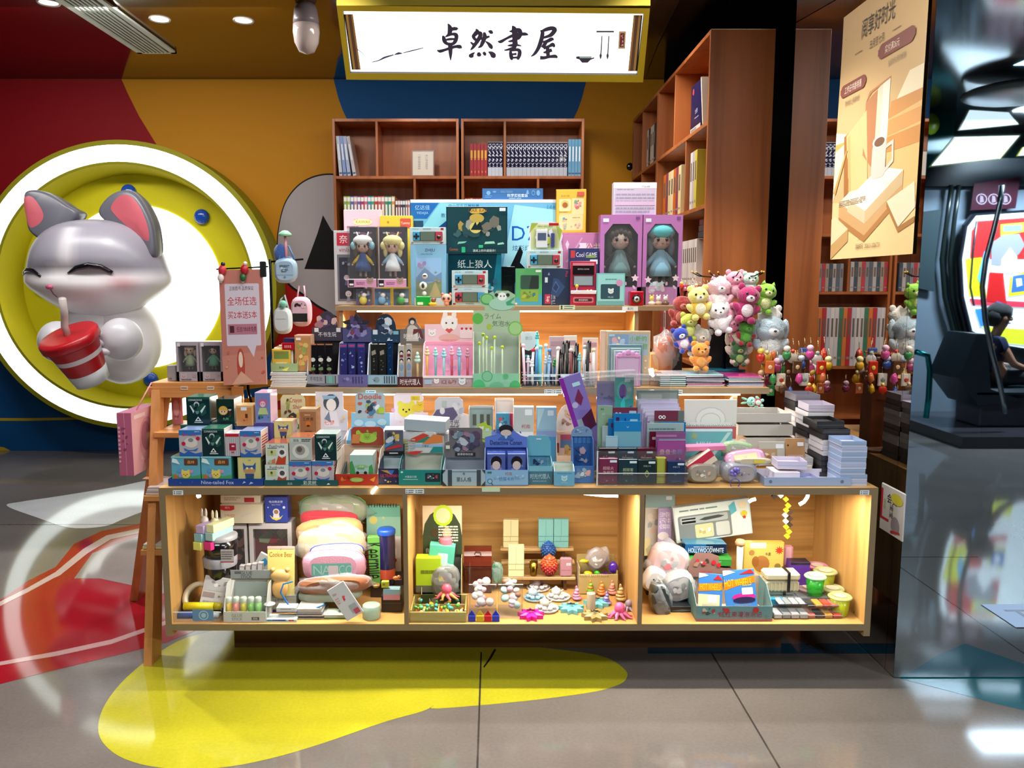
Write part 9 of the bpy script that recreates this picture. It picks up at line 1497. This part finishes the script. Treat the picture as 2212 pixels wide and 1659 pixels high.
stand((1505,1222,1670,1350),2.725,.15,.27,.55,'#5c8488','r 0 0 1 1 #7c5c54;t .25 .15 .25 #c0404c .2 炫红;b .06 .3 .42 .8 14 3 #8c5c54,#b0a098,#a82c30,#3c3028,#907060;o .35 .6 .03 #b81c28;o .42 .5 .03 #b81c28','r 0 0 1 .14 #985c64;b .05 .2 .28 .95 8 3 #2c4c3c,#b8b0a0,#8c3c3c;o .36 .8 .02 #a03038;o .3 .5 .015 #a03038;t .58 .45 .4 #8c3038 .56 炫红果漫泡泡记;o .4 .7 .035 #a83030;o .78 .75 .04 #a83030;t .93 .3 .18 #48686c .05 3+','teal and pink printed display box holding the toy car packs',z=zf,hpoly=[(0,0),(.60,0),(.60,.3),(.42,.4),(.42,.85),(.3,1),(.1,1),(.02,.6)],inner='#a89888')
for i,(u0,v0,u1,lab) in enumerate(((1508,1244,1560,'left toy car pack with yellow flame lettering'),(1572,1236,1640,'right toy car pack with a white price sticker'))):
    o=P8(u0,v0,u1,1338,2.76,.003,'#3c78c0','p #c87820 0 .74 1 .86 1 .7 .5 .66 0 .56;t .45 .72 .16 #d8b820 .85 HOT WHEELS;p #d8e0e8 .0 .88 .4 .95 .2 1 0 1;p #a82c30 .5 .9 .9 1 1 .9;e .6 .4 .38 .08 #b82c88;e .6 .33 .36 .07 #2c2848;g .55 .45 .9 .6 #d8dce0' if i else 'p #c87820 0 .74 1 .8 1 .62 0 .56;t .5 .68 .15 #d8b820 .85 HOT WHEELS;r .0 .2 .9 .5 #d8cca0;p #d8e0e8 .0 .88 .4 .95 .2 1 0 1;p #a82c30 .6 .86 1 .86 .8 .98;g .4 .3 .8 .48 #d8d8d4','toy_car_pack',lab,'toy car',z=zf+.005,rx=-14,ry=4-8*i,mat='G');b=MB();b.box(-.03,-.016,.006,.034,-.001,.042,'#fff','C',.004);b.build('blister',o);b=MB();b.ell((0,-.008,.018),(.027,.007,.008),['#a8a8ac','#3c3044'][i],'G',12);b.ell((0,-.008,.027),(.014,.006,.006),'#18181c','G',10);b.build('toy_car',o)
for i,(px,c,lab) in enumerate((((1402,1180,1490,1262),'#b8a0a4','pink and white toys in a puffy clear bag, uppermost'),((1432,1240,1506,1305),'#98989c','grey toy in a puffy clear bag, middle'),((1392,1232,1440,1285),'#c8c4c4','white spotted animal toy in the left corner'),((1408,1262,1452,1340),'#303c40','dark green toy in a hanging clear bag at the left front'))):
    pouch(px,[2.90,2.84,2.86,2.78][i],.07,c,lab,'bagged toy','bagged_toy','G',['b .1 .1 .9 .9 7 3 #c83c50,#d8d0d4,#8c8c90','b .1 .1 .9 .9 6 3 #3c3c40,#d0d0d4','o .3 .6 .06 #141414;o .6 .5 .06 #141414;o .5 .3 .08 #a82c40','b .1 .1 .9 .7 6 3 #28483c,#4c5c54,#182020'][i],wrap=i != 2,ry=[18,-20,30,-8][i])
P8(1440,1310,1505,1350,2.80,.08,'#141820','p #48606c .1 .2 .5 .5 .9 .4 .5 .1','dark_carton','near-black bag corner beside the car display','bag',z=zf)
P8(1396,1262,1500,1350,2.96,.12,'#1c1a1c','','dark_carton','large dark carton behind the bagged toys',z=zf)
e=empty('pixel_sword',at(1690,1070,2.86));tag(e,'yellow, black and white pixel-stepped toy sword hanging from the top','toy sword');rnp=[(1672,1072,'#28201c'),(1686,1070,'#c8c4bc'),(1697,1078,'#c8a81c'),(1702,1092,'#c8a81c'),(1698,1102,'#b8981c'),(1706,1106,'#30241c'),(1696,1113,'#c0b8ac'),(1706,1120,'#30241c'),(1697,1126,'#c8c4bc'),(1706,1133,'#30241c'),(1698,1138,'#c8a81c'),(1704,1148,'#c8a81c'),(1700,1158,'#b8981c')]
b=MB()
for u,v,c in rnp:p=at(u,v,2.86)-e.location;s=.0105;b.prism([(p.x-s,p.z),(p.x,p.z+s),(p.x+s,p.z),(p.x,p.z-s)],-.005,.005,c,'S')
b.build('blade',e)
def cup8(u,v0,v1,y,r,c,cl,lab,z=zf):cyl(u,v0,v1,y,r,[(.72,0),(.78,.04),(.95,.86)],c,'slime_cup',lab,'slime cup',z=z,mat='J',parts=[('lid',[(1.05,.84),(1.16,.88),(1.16,.93),(.95,1),(.9,.96),(0,.96)],cl,'J'),('lid_sticker',[(0,.975),(.6,.975)],'#c8b8a0','P')])
cup8(1772,1226,1262,2.96,.036,'#c84c78','#d88ca8','pink slime cup at the back of the heap',zf+.055)
cup8(1790,1238,1278,2.88,.038,'#c0c83c','#c8c88c','pale yellow slime cup behind the green one',zf+.05)
cup8(1768,1248,1284,2.80,.034,'#08a828','#a8c8b0','bright green slime cup on top of the heap',zf+.052)
cup8(1760,1276,1310,2.84,.046,'#c08c90','#c8a8a8','wide pale pink slime cup under the green one');cup8(1806,1276,1316,2.83,.038,'#c4cc48','#c8c890','yellow slime cup in the middle of the heap');cup8(1822,1293,1338,2.745,.036,'#c8d828','#c8cc88','yellow slime cup nearest the front');cup8(1800,1290,1320,2.90,.036,'#c4c858','#c8c890','yellow slime cup deep at the back')
P8(1708,1215,1750,1245,2.90,.05,'#4c2484','o .4 .5 .06 #d8d8e0;r 0 .9 1 1 #18101c','purple_box','small purple box with a black top',z=zf+.06,ct='#20141c');P8(1714,1245,1760,1300,2.93,.06,'#2c1c18','b .1 .3 .9 .9 6 3 #5c8c30,#8c5030,#3c2c20','dark_carton','dark leafy-printed carton under the purple box',z=zf)
for i,(u0,v0,u1,v1,y,z,lab) in enumerate(((1650,1272,1716,1305,2.83,zf+.012,'lower pale mint ridged lunch case'),(1655,1238,1728,1276,2.81,zf+.072,'upper cream ridged lunch case with a black strap'))):
    x,zb,w,h=rpx(u0,v0,u1,v1,y,z);e=empty('lunch_case',(x,y,z));tag(e,lab,'lunch case');c=['#a8b4a8','#b8b090'][i];b=MB();b.box(-w/2,0,0,w/2,.06,h*.55,c,'S',.006);[b.box(-w/2+w*(k+.5)/9-.002,-.002,.004,-w/2+w*(k+.5)/9+.001,.0,h*.5,c,'S') for k in range(9)];b.build('base',e)
    b=MB();b.box(-w/2-.002,-.003,h*.57,w/2+.002,.063,h,c,'S',.008);b.build('lid',e);b=MB();b.box(w*.12,-.006,0,w*.2,-.003,h*.98,'#141414','S');b.box(w*.12,-.006,h,w*.2,.06,h+.003,'#141414','S');b.build('strap',e)
P8(1650,1302,1730,1312,2.84,.08,'#5c5450','','dark_carton','thin dark carton under the mint lunch case',z=zf)
P8(1664,1294,1700,1312,2.79,.02,'#1c88a8','b .1 .1 .9 .9 4 3 #106888,#103040','blue_toy','small bright blue plastic toy beside the lunch cases','toy',z=zf+.03)
for i,(u0,v0,u1,v1,y,zz,col,lab) in enumerate(((1672,1318,1748,1347,2.735,0,'#b0acac','front clear bead case with silver beads'),(1682,1300,1742,1320,2.75,.045,'#a8a0a4','clear bead case stacked on the front one'),(1702,1284,1790,1312,2.83,.03,'#a0a4a0','clear case behind the stacked ones'),(1745,1322,1820,1345,2.74,0,'#b8b0ac','lower bead case with coloured rows'),(1745,1302,1815,1322,2.75,.036,'#c0b8b4','upper bead case with coloured rows'))):
    x,zb,w,h=rpx(u0,v0,u1,v1,y,zf+zz);e=empty('bead_case',(x,y,zf+zz));tag(e,lab,'bead case');b=MB();b.box(-w/2,0,0,w/2,.06,h,'#fff','C',.002);b.build('clear_shell',e);b=MB();n=4
    for k in range(n):c=['#2c2424','#d89830','#b83828','#c86c5c'][(k+i)%4] if i>2 else ['#c8c8cc','#8c9498','#b8b4b4','#a8acb0'][k];b.box(-w/2+w*k/n+.002,.003,.002,-w/2+w*(k+1)/n-.002,.056,h*.6,c,'G',.002)
    b.build('beads',e);b=MB();b.box(-w/2-.0005,-.001,h*.48,w/2+.0005,.0,h*.54,'#d8d8dc','J');b.build('seam',e)
e=empty('bell_trinket',(at(1853,1335,2.76).x,2.78,zf));tag(e,'tiny silver bell trinket in the right corner','trinket');b=MB();b.ell((0,0,.008),.008,'#a89c88','X',10);b.ell((.012,.004,.006),.006,'#a89c88','X',10);b.build('bells',e)
